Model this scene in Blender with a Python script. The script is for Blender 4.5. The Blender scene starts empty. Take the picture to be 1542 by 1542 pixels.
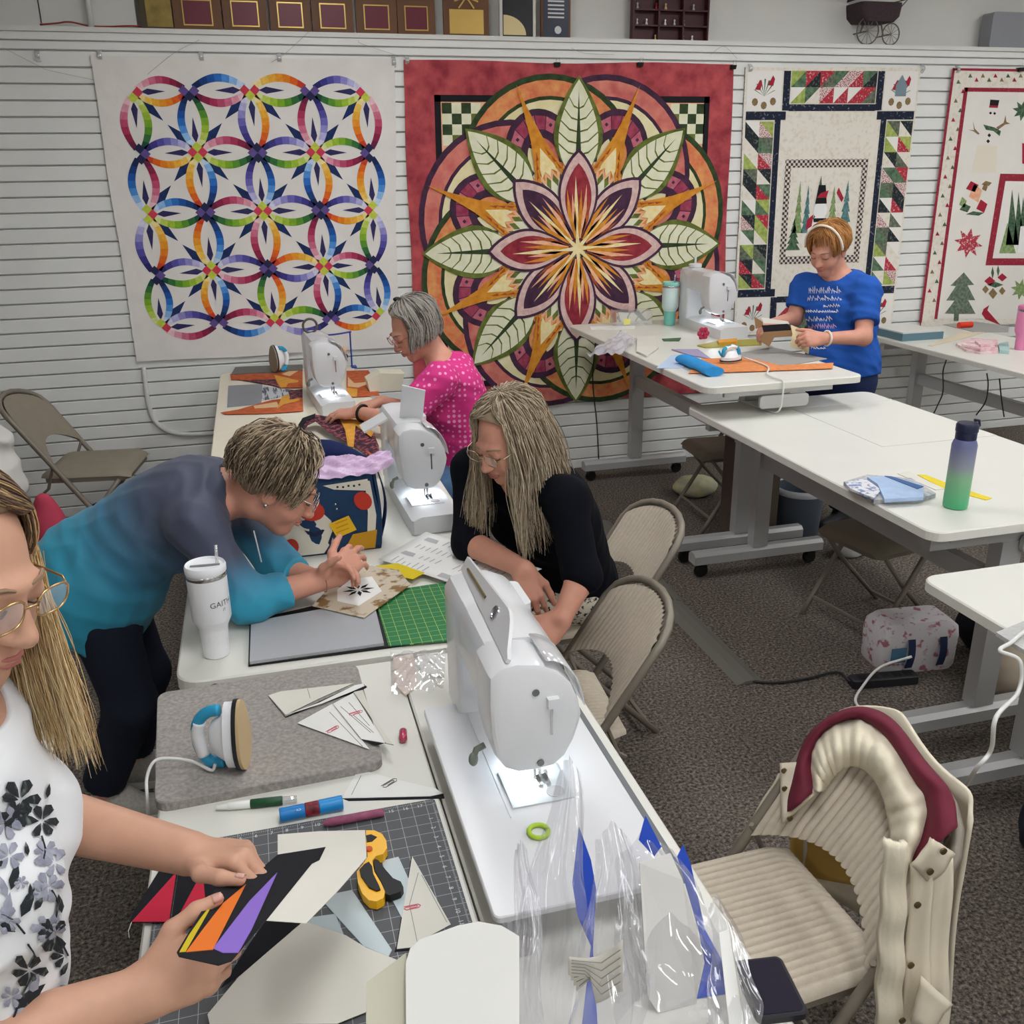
import bpy, math, random
import numpy as np
from mathutils import Vector, Matrix
from mathutils.bvhtree import BVHTree

SC = bpy.context.scene
COL = SC.collection
RND = random.Random(7)
# ------------------------------------------------------------------ camera
CH = 1.82                                   # camera height, metres
FPX = 1397.0                                # focal length in pixels of the 1542 px frame
PIT, YAW, ROL = math.radians(20.06), math.radians(14.97), math.radians(-0.844)
FW = np.array([math.sin(YAW)*math.cos(PIT), math.cos(YAW)*math.cos(PIT), -math.sin(PIT)])
_r = np.array([math.cos(YAW), -math.sin(YAW), 0.0]); _u = np.cross(_r, FW)
RT = math.cos(ROL)*_r + math.sin(ROL)*_u
UP = -math.sin(ROL)*_r + math.cos(ROL)*_u
CP = np.array([0, 0, CH])
cam_d = bpy.data.cameras.new('camera'); cam = bpy.data.objects.new('camera', cam_d); COL.objects.link(cam)
cam_d.sensor_width = 36.0; cam_d.lens = 36.0*FPX/1542.0; cam_d.clip_start = 0.02
_m = Matrix.Identity(4)
for i in range(3):
    _m[i][0] = RT[i]; _m[i][1] = UP[i]; _m[i][2] = -FW[i]; _m[i][3] = CP[i]
cam.matrix_world = _m
SC.camera = cam
# ------------------------------------------------------------------ world, exposure
wd = bpy.data.worlds.new('world'); SC.world = wd; wd.use_nodes = True
wd.node_tree.nodes['Background'].inputs[0].default_value = (0.8, 0.85, 0.9, 1)
wd.node_tree.nodes['Background'].inputs[1].default_value = 0.0      # closed room: no sky light
SC.view_settings.view_transform = 'Standard'; SC.view_settings.look = 'None'
SC.view_settings.exposure = 0.56; SC.view_settings.gamma = 1.0; SC.view_settings.use_curve_mapping = False
LAMP = 9.0                                  # strength of every ceiling diffuser
WY = 5.497                                  # face of the slat wall
# a pixel gives a direction; the surface it lies on gives the distance
def _ray(x, y): return FW*FPX + RT*(x-771) + UP*(771-y)
def onz(x, y, z): d = _ray(x, y); return Vector(CP + d*((z-CH)/d[2]))
def ony(x, y, Y): d = _ray(x, y); return Vector(CP + d*(Y/d[1]))
def onx(x, y, X): d = _ray(x, y); return Vector(CP + d*(X/d[0]))
def atd(x, y, dist): d = _ray(x, y); return Vector(CP + d*(dist/FPX))
V = Vector
# ------------------------------------------------------------------ tags
def tag(o, label=None, cat=None, group=None, kind=None):
    if label: o['label'] = label
    if cat: o['category'] = cat
    if group: o['group'] = group
    if kind: o['kind'] = kind
    return o
def empty(name, loc=(0, 0, 0), rz=0.0, label=None, cat=None, group=None):
    o = bpy.data.objects.new(name, None); COL.objects.link(o)
    o.location = loc; o.rotation_euler = (0, 0, rz); o.empty_display_size = 0.05
    return tag(o, label, cat, group)
def kids(o): return [c for c in bpy.data.objects if c.parent == o]
# ------------------------------------------------------------------ materials
def lin(c):
    if isinstance(c, str):
        c = c.lstrip('#'); c = [int(c[i:i+2], 16) for i in (0, 2, 4)]
    return tuple(((v/255)/12.92 if v/255 <= 0.04045 else ((v/255+0.055)/1.055)**2.4) for v in c[:3])
_MC = {}
def mat(name, col, rough=0.6, var=0.0, vs=20.0, col2=None, bump=0.0, bs=60.0, metal=0.0, spec=0.4, trans=0.0, emit=0.0, sheen=0.0, alpha=1.0, ior=1.45, stretch=(1,1,1), coat=0.0, attr=None, thr=None):
    if name in _MC: return _MC[name]
    m = bpy.data.materials.new(name); m.use_nodes = True; _MC[name] = m
    nt = m.node_tree; N = nt.nodes; L = nt.links; b = N['Principled BSDF']
    c = lin(col)
    b.inputs['Base Color'].default_value = (*c, 1); b.inputs['Roughness'].default_value = rough
    b.inputs['Metallic'].default_value = metal; b.inputs['Specular IOR Level'].default_value = spec
    b.inputs['Transmission Weight'].default_value = trans; b.inputs['IOR'].default_value = ior
    b.inputs['Alpha'].default_value = alpha; b.inputs['Coat Weight'].default_value = coat
    if sheen: b.inputs['Sheen Weight'].default_value = sheen
    if emit:
        b.inputs['Emission Color'].default_value = (*c, 1); b.inputs['Emission Strength'].default_value = emit
    m.diffuse_color = (*c, 1)
    tc = None
    if var or col2 or bump:
        tc = N.new('ShaderNodeTexCoord'); mp = N.new('ShaderNodeMapping'); mp.inputs['Scale'].default_value = stretch
        L.new(tc.outputs['Object'], mp.inputs['Vector'])
    if attr:
        a = N.new('ShaderNodeAttribute'); a.attribute_name = attr
        L.new(a.outputs['Color'], b.inputs['Base Color'])
    elif var or col2:
        n = N.new('ShaderNodeTexNoise'); n.inputs['Scale'].default_value = vs; n.inputs['Detail'].default_value = 4
        L.new(mp.outputs[0], n.inputs['Vector'])
        r = N.new('ShaderNodeValToRGB')
        if thr: r.color_ramp.elements[0].position, r.color_ramp.elements[1].position = thr
        else: r.color_ramp.elements[0].position, r.color_ramp.elements[1].position = 0.32, 0.68
        d = lin(col2) if col2 else tuple(min(1, v*(1+var)) for v in c)
        e = c if col2 else tuple(v*(1-var) for v in c)
        r.color_ramp.elements[0].color = (*e, 1); r.color_ramp.elements[1].color = (*d, 1)
        L.new(n.outputs['Fac'], r.inputs[0]); L.new(r.outputs[0], b.inputs['Base Color'])
    if bump:
        n2 = N.new('ShaderNodeTexNoise'); n2.inputs['Scale'].default_value = bs; n2.inputs['Detail'].default_value = 3
        L.new(mp.outputs[0], n2.inputs['Vector'])
        bp = N.new('ShaderNodeBump'); bp.inputs['Strength'].default_value = bump; bp.inputs['Distance'].default_value = 0.004
        L.new(n2.outputs['Fac'], bp.inputs['Height']); L.new(bp.outputs[0], b.inputs['Normal'])
    return m
def film(name, col='#ffffff', gloss=0.12, tint=0.04, rough=0.08):
    """thin clear plastic sheet: see-through, a little milky, with sharp gloss"""
    if name in _MC: return _MC[name]
    m = bpy.data.materials.new(name); m.use_nodes = True; _MC[name] = m
    nt = m.node_tree; N = nt.nodes; L = nt.links
    for n in list(N): N.remove(n)
    out = N.new('ShaderNodeOutputMaterial'); t = N.new('ShaderNodeBsdfTransparent'); g = N.new('ShaderNodeBsdfGlossy'); d = N.new('ShaderNodeBsdfDiffuse')
    g.inputs['Roughness'].default_value = rough; d.inputs['Color'].default_value = (*lin(col), 1); t.inputs['Color'].default_value = (0.97, 0.97, 0.98, 1)
    lw = N.new('ShaderNodeLayerWeight'); lw.inputs['Blend'].default_value = 0.35
    ad = N.new('ShaderNodeMath'); ad.operation = 'MULTIPLY_ADD'; ad.inputs[1].default_value = 0.35; ad.inputs[2].default_value = gloss
    L.new(lw.outputs['Facing'], ad.inputs[0])
    m1 = N.new('ShaderNodeMixShader'); m1.inputs[0].default_value = tint
    L.new(t.outputs[0], m1.inputs[1]); L.new(d.outputs[0], m1.inputs[2])
    m2 = N.new('ShaderNodeMixShader'); L.new(ad.outputs[0], m2.inputs[0]); L.new(m1.outputs[0], m2.inputs[1]); L.new(g.outputs[0], m2.inputs[2])
    L.new(m2.outputs[0], out.inputs[0])
    return m
# ------------------------------------------------------------------ mesh builder
class MB:
    def __init__(s): s.v = []; s.f = []; s.mi = []; s.m = 0; s.T = None
    def _p(s, p):
        if s.T is not None: p = s.T @ Vector(p)
        s.v.append((p[0], p[1], p[2])); return len(s.v)-1
    def face(s, ids, m=None): s.f.append(tuple(ids)); s.mi.append(s.m if m is None else m)
    def pts(s, ps): return [s._p(p) for p in ps]
    def poly(s, ps, m=None): s.face(s.pts(ps), m)
    def box(s, a, b, M=None):
        x0, y0, z0 = a; x1, y1, z1 = b
        c = [(x0,y0,z0),(x1,y0,z0),(x1,y1,z0),(x0,y1,z0),(x0,y0,z1),(x1,y0,z1),(x1,y1,z1),(x0,y1,z1)]
        if M is not None: c = [M @ Vector(q) for q in c]
        i = s.pts(c)
        for q in ((3,2,1,0),(4,5,6,7),(0,1,5,4),(1,2,6,5),(2,3,7,6),(3,0,4,7)): s.face([i[k] for k in q])
    def prism(s, poly, z0, z1, M=None, inset=0.0):
        """poly: CCW list of (x, y); optional small bevel on the top edge"""
        n = len(poly); f = (lambda p: M @ Vector(p)) if M is not None else (lambda p: p)
        a = s.pts([f((p[0], p[1], z0)) for p in poly])
        if inset:
            cx = sum(p[0] for p in poly)/n; cy = sum(p[1] for p in poly)/n
            rows = [a, s.pts([f((p[0], p[1], z1-inset)) for p in poly])]
            q = []
            for k in range(n):
                p0, p1, p2 = Vector(poly[k-1][:2]), Vector(poly[k][:2]), Vector(poly[(k+1) % n][:2])
                e1 = (p1-p0).normalized() if (p1-p0).length > 1e-9 else Vector((0,0)); e2 = (p2-p1).normalized() if (p2-p1).length > 1e-9 else e1
                nn = Vector((-(e1+e2).y, (e1+e2).x)); nn = nn.normalized() if nn.length > 1e-9 else Vector((0,0))
                w = p1 + nn*inset; q.append(f((w.x, w.y, z1)))
            rows.append(s.pts(q))
        else: rows = [a, s.pts([f((p[0], p[1], z1)) for p in poly])]
        for r0, r1 in zip(rows, rows[1:]):
            for k in range(n): j = (k+1) % n; s.face((r0[k], r0[j], r1[j], r1[k]))
        s.face(rows[-1]); s.face(a[::-1])
    def loft(s, rings, close=True, cap=True, loop=True):
        ids = [s.pts(r) for r in rings]; n = len(rings[0])
        for a, b in zip(ids, ids[1:]):
            for k in range(n if loop else n-1): j = (k+1) % n; s.face((a[k], a[j], b[j], b[k]))
        if cap and loop: s.face(ids[0][::-1]); s.face(ids[-1])
        return ids
    def tube(s, path, r, seg=8, cap=True, r1=None):
        P = [Vector(p) for p in path]; n = len(P); rings = []; up = None
        for i in range(n):
            t = (P[min(i+1, n-1)]-P[max(i-1, 0)]); t = t.normalized() if t.length > 1e-9 else Vector((0,0,1))
            if up is None: up = t.orthogonal().normalized()
            else:
                up = up - t*up.dot(t); up = up.normalized() if up.length > 1e-6 else t.orthogonal().normalized()
            w = t.cross(up)
            rr = r if r1 is None else r + (r1-r)*i/(n-1)
            if isinstance(r, (list, tuple)): rr = r[i]
            rings.append([P[i] + (up*math.cos(a) + w*math.sin(a))*rr for a in [2*math.pi*k/seg for k in range(seg)]])
        s.loft(rings, cap=cap)
    def lathe(s, prof, c=(0,0,0), seg=24, M=None, cap=True):
        rings = []
        for r, z in prof:
            ring = [(c[0]+r*math.cos(2*math.pi*k/seg), c[1]+r*math.sin(2*math.pi*k/seg), c[2]+z) for k in range(seg)]
            if M is not None: ring = [M @ Vector(q) for q in ring]
            rings.append(ring)
        s.loft(rings, cap=cap)
    def ball(s, c, r, seg=12, rings=7, M=None):
        rr = (r, r, r) if not isinstance(r, (tuple, list)) else r
        R = []
        for i in range(rings+1):
            t = math.pi*(i+0.02)/(rings+0.04)
            ring = [(c[0]+rr[0]*math.sin(t)*math.cos(2*math.pi*k/seg), c[1]+rr[1]*math.sin(t)*math.sin(2*math.pi*k/seg), c[2]-rr[2]*math.cos(t)) for k in range(seg)]
            if M is not None: ring = [M @ Vector(q) for q in ring]
            R.append(ring)
        s.loft(R)
    def grid(s, fn, nu, nv, m=None):
        ids = [[s._p(fn(i/nu, j/nv)) for i in range(nu+1)] for j in range(nv+1)]
        for j in range(nv):
            for i in range(nu): s.face((ids[j][i], ids[j][i+1], ids[j+1][i+1], ids[j+1][i]), m)
    def sheet(s, fn, nu, nv, th=0.001, m=None):
        """cloth/paper sheet of real thickness from a surface function"""
        P = [[Vector(fn(i/nu, j/nv)) for i in range(nu+1)] for j in range(nv+1)]
        top = []; bot = []
        for j in range(nv+1):
            ra = []; rb = []
            for i in range(nu+1):
                du = P[j][min(i+1,nu)]-P[j][max(i-1,0)]; dv = P[min(j+1,nv)][i]-P[max(j-1,0)][i]
                n = du.cross(dv); n = n.normalized() if n.length > 1e-9 else Vector((0,0,1))
                ra.append(s._p(P[j][i]+n*th*0.5)); rb.append(s._p(P[j][i]-n*th*0.5))
            top.append(ra); bot.append(rb)
        for j in range(nv):
            for i in range(nu):
                s.face((top[j][i], top[j][i+1], top[j+1][i+1], top[j+1][i]), m)
                s.face((bot[j+1][i], bot[j+1][i+1], bot[j][i+1], bot[j][i]), m)
        for i in range(nu):
            s.face((bot[0][i], bot[0][i+1], top[0][i+1], top[0][i]), m); s.face((top[nv][i], top[nv][i+1], bot[nv][i+1], bot[nv][i]), m)
        for j in range(nv):
            s.face((top[j][0], top[j+1][0], bot[j+1][0], bot[j][0]), m); s.face((bot[j][nu], bot[j+1][nu], top[j+1][nu], top[j][nu]), m)
    def build(s, name, mats, parent=None, smooth=False, label=None, cat=None, group=None, kind=None, world=False):
        me = bpy.data.meshes.new(name); me.from_pydata(s.v, [], s.f)
        if not isinstance(mats, (list, tuple)): mats = [mats]
        for q in mats: me.materials.append(q)
        me.polygons.foreach_set('material_index', s.mi)
        if smooth:
            me.polygons.foreach_set('use_smooth', [True]*len(s.f))
            if smooth is not True: me.set_sharp_from_angle(angle=math.radians(smooth))
        me.update()
        o = bpy.data.objects.new(name, me); COL.objects.link(o)
        if parent is not None:
            o.parent = parent
            if world:                       # vertices were given in world space
                o.matrix_parent_inverse = (Matrix.Translation(parent.location) @ parent.rotation_euler.to_matrix().to_4x4()).inverted()
        return tag(o, label, cat, group, kind)
def rrect(x0, y0, x1, y1, r, n=5):
    P = []
    for cx, cy, a in ((x1-r, y0+r, -90), (x1-r, y1-r, 0), (x0+r, y1-r, 90), (x0+r, y0+r, 180)):
        for k in range(n+1):
            t = math.radians(a+90*k/n); P.append((cx+r*math.cos(t), cy+r*math.sin(t)))
    return P
def smoothpath(ps, n=6):
    """Catmull-Rom through points"""
    P = [Vector(p) for p in ps]; P = [P[0]*2-P[1]] + P + [P[-1]*2-P[-2]]; out = []
    for i in range(1, len(P)-2):
        for k in range(n):
            t = k/n; a, b, c, d = P[i-1], P[i], P[i+1], P[i+2]
            out.append(0.5*((2*b)+(c-a)*t+(2*a-5*b+4*c-d)*t*t+(3*b-a-3*c+d)*t**3))
    out.append(P[-2]); return out
def frame(o, x, y=None, z=None):
    """matrix with given origin and axes (orthonormalised, x first)"""
    x = Vector(x).normalized()
    if y is not None: y = Vector(y); y = (y-x*y.dot(x)).normalized(); z = x.cross(y)
    else: z = Vector(z); z = (z-x*z.dot(x)).normalized(); y = z.cross(x)
    M = Matrix.Identity(4)
    for i in range(3): M[i][0] = x[i]; M[i][1] = y[i]; M[i][2] = z[i]; M[i][3] = o[i]
    return M
def rz(a): return Matrix.Rotation(a, 4, 'Z')
def T(x, y, z): return Matrix.Translation((x, y, z))
def text_polys(txt, size, res=2, shear=0.0, bold=0.0):
    """letters as a flat mesh in XY, centred"""
    c = bpy.data.curves.new('lettering', 'FONT'); c.body = txt; c.size = size; c.align_x = 'CENTER'; c.align_y = 'CENTER'; c.resolution_u = res; c.shear = shear; c.offset = bold
    o = bpy.data.objects.new('lettering', c); COL.objects.link(o)
    dg = bpy.context.evaluated_depsgraph_get(); me = bpy.data.meshes.new_from_object(o.evaluated_get(dg))
    vs = [v.co.copy() for v in me.vertices]; fs = [tuple(p.vertices) for p in me.polygons]
    bpy.data.objects.remove(o); bpy.data.curves.remove(c); bpy.data.meshes.remove(me)
    return vs, fs
def add_text(mb, txt, size, M, m=None, **k):
    vs, fs = text_polys(txt, size, **k); ids = [mb._p(M @ v) for v in vs]
    for f in fs: mb.face([ids[i] for i in f], m)
def copy_tree(o, parent=None):
    c = o.copy(); COL.objects.link(c)
    if parent is not None: c.parent = parent
    for ch in kids(o): copy_tree(ch, c)
    return c
# ------------------------------------------------------------------ the room
ROOM = (-3.2, 6.6, -3.4, 5.67, 3.25)
M_wall = mat('wall paint', '#d9d8d3', 0.7, var=0.03, vs=3)
M_slat = mat('slat paint', '#e8e9e5', 0.45, var=0.035, vs=2.5, bump=0.03, bs=8)
M_groove = M_slat                            # grooves are the same paint; their darkness is real shade
M_carp = None
def carpet():
    m = bpy.data.materials.new('carpet'); m.use_nodes = True; N = m.node_tree.nodes; L = m.node_tree.links; b = N['Principled BSDF']
    tc = N.new('ShaderNodeTexCoord')
    n = N.new('ShaderNodeTexNoise'); n.inputs['Scale'].default_value = 95; n.inputs['Detail'].default_value = 2.5; n.inputs['Roughness'].default_value = 0.75
    n2 = N.new('ShaderNodeTexNoise'); n2.inputs['Scale'].default_value = 3.0; n2.inputs['Detail'].default_value = 3
    r = N.new('ShaderNodeValToRGB'); E = r.color_ramp.elements
    E[0].position = 0.36; E[0].color = (*lin('#3d3835'), 1); E[1].position = 0.72; E[1].color = (*lin('#a89c8c'), 1)
    e = E.new(0.5); e.color = (*lin('#6b645d'), 1); e = E.new(0.58); e.color = (*lin('#82766c'), 1)
    mx = N.new('ShaderNodeMix'); mx.data_type = 'RGBA'; mx.blend_type = 'MULTIPLY'; mx.inputs[0].default_value = 0.3
    L.new(tc.outputs['Object'], n.inputs['Vector']); L.new(tc.outputs['Object'], n2.inputs['Vector'])
    L.new(n.outputs['Fac'], r.inputs[0]); L.new(r.outputs[0], mx.inputs[6]); L.new(n2.outputs['Fac'], mx.inputs[7]); L.new(mx.outputs[2], b.inputs['Base Color'])
    b.inputs['Roughness'].default_value = 0.95; b.inputs['Specular IOR Level'].default_value = 0.1
    bp = N.new('ShaderNodeBump'); bp.inputs['Strength'].default_value = 0.6; bp.inputs['Distance'].default_value = 0.006
    L.new(n.outputs['Fac'], bp.inputs['Height']); L.new(bp.outputs[0], b.inputs['Normal'])
    return m
M_carp = carpet()
x0, x1, y0, y1, zc = ROOM
mb = MB(); mb.box((x0-.1, y0-.1, -0.08), (x1+.1, y1+.1, 0)); mb.build('floor', M_carp, kind='structure', label='dark grey brown speckled office carpet')
mb = MB(); mb.box((x0-.1, y0-.1, zc), (x1+.1, y1+.1, zc+.08)); mb.build('ceiling', mat('ceiling tile', '#e6e5e0', .9, var=.03, vs=30), kind='structure')
for nm, a, b in (('wall_left', (x0-.1, y0, 0), (x0, y1, zc)), ('wall_right', (x1, y0, 0), (x1+.1, y1, zc)), ('wall_front', (x0, y0-.1, 0), (x1, y0, zc)), ('wall_back_upper', (x0, y1, 0), (x1, y1+.1, zc))):
    mb = MB(); mb.box(a, b); mb.build(nm, M_wall, kind='structure')
# slat wall: backing board with one separate slat per course
LINE0 = CH + 0.602; PITCH = 0.0762
mb = MB(); mb.box((x0, WY+.026, 0), (x1, WY+.07, LINE0+.083))
slatwall = mb.build('wall_back', M_groove, kind='structure', label='white painted slat wall with horizontal grooves')
def slat(za, zb):
    mb = MB(); y = WY; e = .003
    ring = [(y+.026, za), (y+e, za), (y, za+e), (y, zb-e), (y+e, zb), (y+.026, zb)]
    mb.loft([[(x0, p[0], p[1]) for p in ring], [(x1, p[0], p[1]) for p in ring]])
    mb.build('slat', M_slat, slatwall)
G = .0037
for i in range(31): slat(LINE0-(i+1)*PITCH+G, LINE0-i*PITCH-G)
slat(0.0, LINE0-31*PITCH-G); slat(LINE0+G, LINE0+.043-G*.8); slat(LINE0+.043+G*.8, LINE0+.083)
LZ = LINE0+.105
mb = MB(); mb.prism([(WY-.012, LINE0+.083), (5.67, LINE0+.083), (5.67, LZ), (WY-.012, LZ)], x0, x1, M=Matrix(((0,0,1,0),(1,0,0,0),(0,1,0,0),(0,0,0,1))))
mb.build('trim_1', mat('ledge paint', '#dcdcd6', .4), kind='structure', label='white ledge capping the slat wall')
# ceiling troffers
M_diff = mat('lamp diffuser', '#fbfcff', .5, emit=LAMP); M_lf = mat('lamp frame', '#e8e8e4', .4)
for X in (-1.9, 0.5, 2.9, 5.3):
    for Yc in (-2.2, 0.6, 3.5):
        if X < -1 and Yc > 0: continue            # the left bay has no lit panel overhead
        nm_ = {-1.9: 'left', .5: 'centre', 2.9: 'right', 5.3: 'far_right'}[X]+'_'+{-2.2: 'rear', .6: 'middle', 3.5: 'back'}[Yc]
        t = empty('ceiling_light_'+nm_+'_offscreen', (X, Yc, zc), label='white recessed fluorescent ceiling light panel', cat='ceiling light', group='fluorescent ceiling lights')
        mb = MB()
        for a, b in (((-.34,-.64,-.03), (.34,-.60,0)), ((-.34,.60,-.03), (.34,.64,0)), ((-.34,-.60,-.03), (-.30,.60,0)), ((.30,-.60,-.03), (.34,.60,0))): mb.box(a, b)
        mb.build('frame', M_lf, t)
        mb = MB(); mb.box((-.30,-.60,-.02), (.30,.60,-.005)); mb.build('diffuser_'+nm_+'_offscreen', M_diff, t)
# ------------------------------------------------------------------ tables
M_top = mat('white laminate', '#dddcd3', .35, var=.012, vs=6, spec=.35)
M_edge = mat('laminate edge', '#d8d6cd', .5)
M_stl = mat('grey steel', '#bdbdbc', .4, metal=.3)
M_stlL = M_stl
M_blk = mat('black plastic', '#161616', .5)
M_cream = mat('cream plastic top', '#e3dcc8', .5, var=.02, vs=40)
def table_top(t, x0, x1, y0, y1, z, th=.03, r=.05, m=None, notch=None, radii=None):
    def outline(i):
        if radii:                            # separate corner radii: near right, far right, far left, near left
            P = []
            for (cx, cy, sx, sy, a), q in zip(((x1, y0, -1, 1, -90), (x1, y1, -1, -1, 0), (x0, y1, 1, -1, 90), (x0, y0, 1, 1, 180)), radii):
                cx += sx*(q+i); cy += sy*(q+i)
                for k in range(7): w = math.radians(a+15*k); P.append((cx+q*math.cos(w), cy+q*math.sin(w)))
            return P
        P = rrect(x0+i, y0+i, x1-i, y1-i, r-i, 6)
        if notch: e = i*.3; P = P[:7]+[(x1-i, notch[2]-e), (notch[0]-e, notch[2]-e), (notch[0]-e, notch[3]+e), (x1-i, notch[3]+e)]+P[7:]
        return P
    mb = MB(); P = outline(0.0); n = len(P)
    a = mb.pts([(p[0], p[1], z-th) for p in P]); b = mb.pts([(p[0], p[1], z-.004) for p in P])
    cx, cy = (x0+x1)/2, (y0+y1)/2
    Q = outline(.004); c = mb.pts([(p[0], p[1], z) for p in Q])
    for k in range(n):
        j = (k+1) % n; mb.face((a[k], a[j], b[j], b[k]), 1); mb.face((b[k], b[j], c[j], c[k]), 0)
    mb.face(c, 0); mb.face(a[::-1], 1)
    return mb.build('table_top', m or [M_top, M_edge], t, world=True)
def caster(t, x, y):
    mb = MB(); mb.lathe([(.012,.05),(.012,.09)], (x, y, 0), 8)
    mb.lathe([(.030,-.012),(.034,-.006),(.034,.006),(.030,.012)], (0,0,0), 14, M=T(x, y, .034) @ Matrix.Rotation(math.pi/2, 4, 'X'))
    mb.box((x-.022, y-.02, .045), (x+.022, y+.02, .062))
    mb.build('caster', M_blk, t, smooth=40, world=True)
def quilting_table(label, x0, x1, y0, y1, z, xp, fys, bz, foot=.34, panel=None, rail=True, name='sewing_table'):
    t = empty(name, ((x0+x1)/2, (y0+y1)/2, 0), 0, label, 'table')
    table_top(t, x0, x1, y0, y1, z, notch=panel)
    for fy in fys:
        mb = MB()
        ring = [(-.035,.075),(.035,.075),(.035,.115),(.018,.13),(-.018,.13),(-.035,.115)]
        mb.loft([[(xp+sx, fy+p[0], p[1]) for p in ring] for sx in (-foot, foot)])
        mb.build('foot_bar', M_stlL, t, world=True)
        for sx in (-foot+.05, foot-.05): caster(t, xp+sx, fy)
        mb = MB(); mb.box((xp-.038, fy-.028, .13), (xp+.038, fy+.028, z-.09)); mb.build('post', M_stl, t, world=True)
        mb = MB(); mb.box((xp-.3, fy-.02, z-.09), (xp+.3, fy+.02, z-.031)); mb.build('top_bracket', M_stl, t, world=True)
    mb = MB(); mb.box((xp-.02, min(fys)+.028, bz-.035), (xp+.02, max(fys)-.028, bz+.035)); mb.build('cross_beam', M_stl, t, world=True)
    if rail:                                 # light rail and folded hinge at the near end
        yn = y0+.06
        mb = MB(); mb.box((x0+.12, yn, z-.065), (x1-.12, yn+.02, z-.031)); mb.build('end_rail', M_stlL, t, world=True)
        xm = (x0+x1)/2+.02
        mb = MB(); mb.prism(rrect(xm-.12, z-.125, xm+.12, z-.068, .018), 0, .015, M=Matrix(((1,0,0,0),(0,0,-1,yn),(0,1,0,0),(0,0,0,1)))); mb.box((xm-.012, yn-.02, z-.115), (xm+.012, yn-.015, z-.085))
        mb.build('hinge_plate', M_stlL, t, world=True)
    if panel:
        (a, b, c, d) = panel; g = .0025; mb = MB(); mb.box((a+g, c+g, z-.03), (b, d-g, z)); mb.build('insert_panel', M_top, t, world=True)
    return t
def fold_table(label, x0, x1, y0, y1, z, m=None, th=.035, split=None):
    t = empty('folding_table', ((x0+x1)/2, (y0+y1)/2, 0), 0, label, 'table')
    if split:                                # two leaves with an open joint between them
        table_top(t, x0, split-.0018, y0, y1, z, th, .06, m, radii=(.006, .006, .06, .06)); table_top(t, split+.0018, x1, y0, y1, z, th, .06, m, radii=(.06, .06, .006, .006))
    else: table_top(t, x0, x1, y0, y1, z, th, .06, m)
    for yy in (y0+.18, y1-.18):
        for xx in (x0+.1, x1-.30):
            mb = MB(); mb.tube([(xx, yy, 0), (xx, yy, z-th)], .0125, 8); mb.build('leg', M_stl, t, world=True)
        mb = MB(); mb.tube([(x0+.11, yy, .15), (x1-.31, yy, .15)], .01, 6); mb.build('stretcher', M_stl, t, world=True)
    return t
TZ = .74
XL, XR = -.268, .60
t_front = fold_table('white sewing table strewn with cutting mat, pressing mat and clear bags', XL, XR, .42, 1.955, TZ, split=.234)
t_mid = fold_table('white table under the green cutting mat and white tumbler', XL, XR, 1.985, 3.60, TZ)
for px in (447, 322):
    p = ony(px, 1003 if px > 350 else 1020, 1.985); mb = MB(); mb.ball((p.x, 1.985, TZ-.019), (.010, .004, .007), 8, 5); mb.build('latch_hole', M_blk, t_mid, world=True)
PZ = .79
t_pink = fold_table('cream plastic folding table with orange patchwork strips by the wall', -.236, .50, 3.63, 5.40, PZ, [M_cream, M_edge])
AZ = .96
t_A = quilting_table('tall white table with teal tumbler before the red flower quilt', 1.79, 2.56, 3.50, 5.33, AZ, 2.2, (3.86, 5.22), .62)
BZ = .81
t_B = quilting_table('bare white sewing table holding the green and purple bottle', 1.845, 2.80, 2.12, 3.80, BZ, 2.2, (3.68, 2.21), .56, panel=(2.27, 2.80, 2.95, 3.60))
CZ = .74
t_C = quilting_table('white table corner with a grey board and white cable', 1.715, 2.5, .35, 2.005, CZ, 2.14, (1.93, .70), .48, rail=False, foot=.33)
DZ = .80
t_D = quilting_table('white table with pink tumbler and pink folded fabric by the wall', 3.83, 4.60, 3.4, 5.40, DZ, 4.2, (5.2, 3.7), .5, foot=.3, rail=False)
# ------------------------------------------------------------------ quilts on the wall (pieces are separate patches, each a little proud)
QY = WY-.016
def ccw(P):
    a = sum(P[i-1][0]*P[i][1]-P[i][0]*P[i-1][1] for i in range(len(P)))
    return P if a > 0 else P[::-1]
def patch(parent, name, P, m, layer, th=.0008, kind=None):
    """P: outline in wall metres (x, z)"""
    P = ccw([(p[0], p[1]) for p in P]); yb = QY-layer*.0006; yf = yb-th; n = len(P); mb = MB()
    a = mb.pts([(p[0], yb, p[1]) for p in P]); b = mb.pts([(p[0], yf, p[1]) for p in P])
    mb.face(b)
    for k in range(n): j = (k+1) % n; mb.face((a[k], a[j], b[j], b[k]))
    return mb.build(name, m, parent, world=True, kind=kind)
def wpx(x, y): p = ony(x, y, QY); return (p.x, p.z)
def quilt_base(label, P, m, binding=None, group=None):
    mb = MB(); P = ccw(P); n = len(P)
    a = mb.pts([(p[0], WY-.004, p[1]) for p in P]); b = mb.pts([(p[0], QY, p[1]) for p in P])
    mb.face(b, 0); mb.face(a[::-1], 0)
    for k in range(n): j = (k+1) % n; mb.face((a[k], a[j], b[j], b[k]), 1)
    return mb.build('hanging_quilt', [m, binding or m], None, label=label, cat='quilt')
def wavy(p, q, n, amp, seed):
    r = random.Random(seed); out = []
    ph = r.uniform(0, 6)
    for k in range(n):
        t = k/n; w = amp*math.sin(t*9+ph)*math.sin(math.pi*t)
        d = (q[0]-p[0], q[1]-p[1]); L = math.hypot(*d); out.append((p[0]+d[0]*t-d[1]/L*w, p[1]+d[1]*t+d[0]/L*w))
    return out
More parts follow.
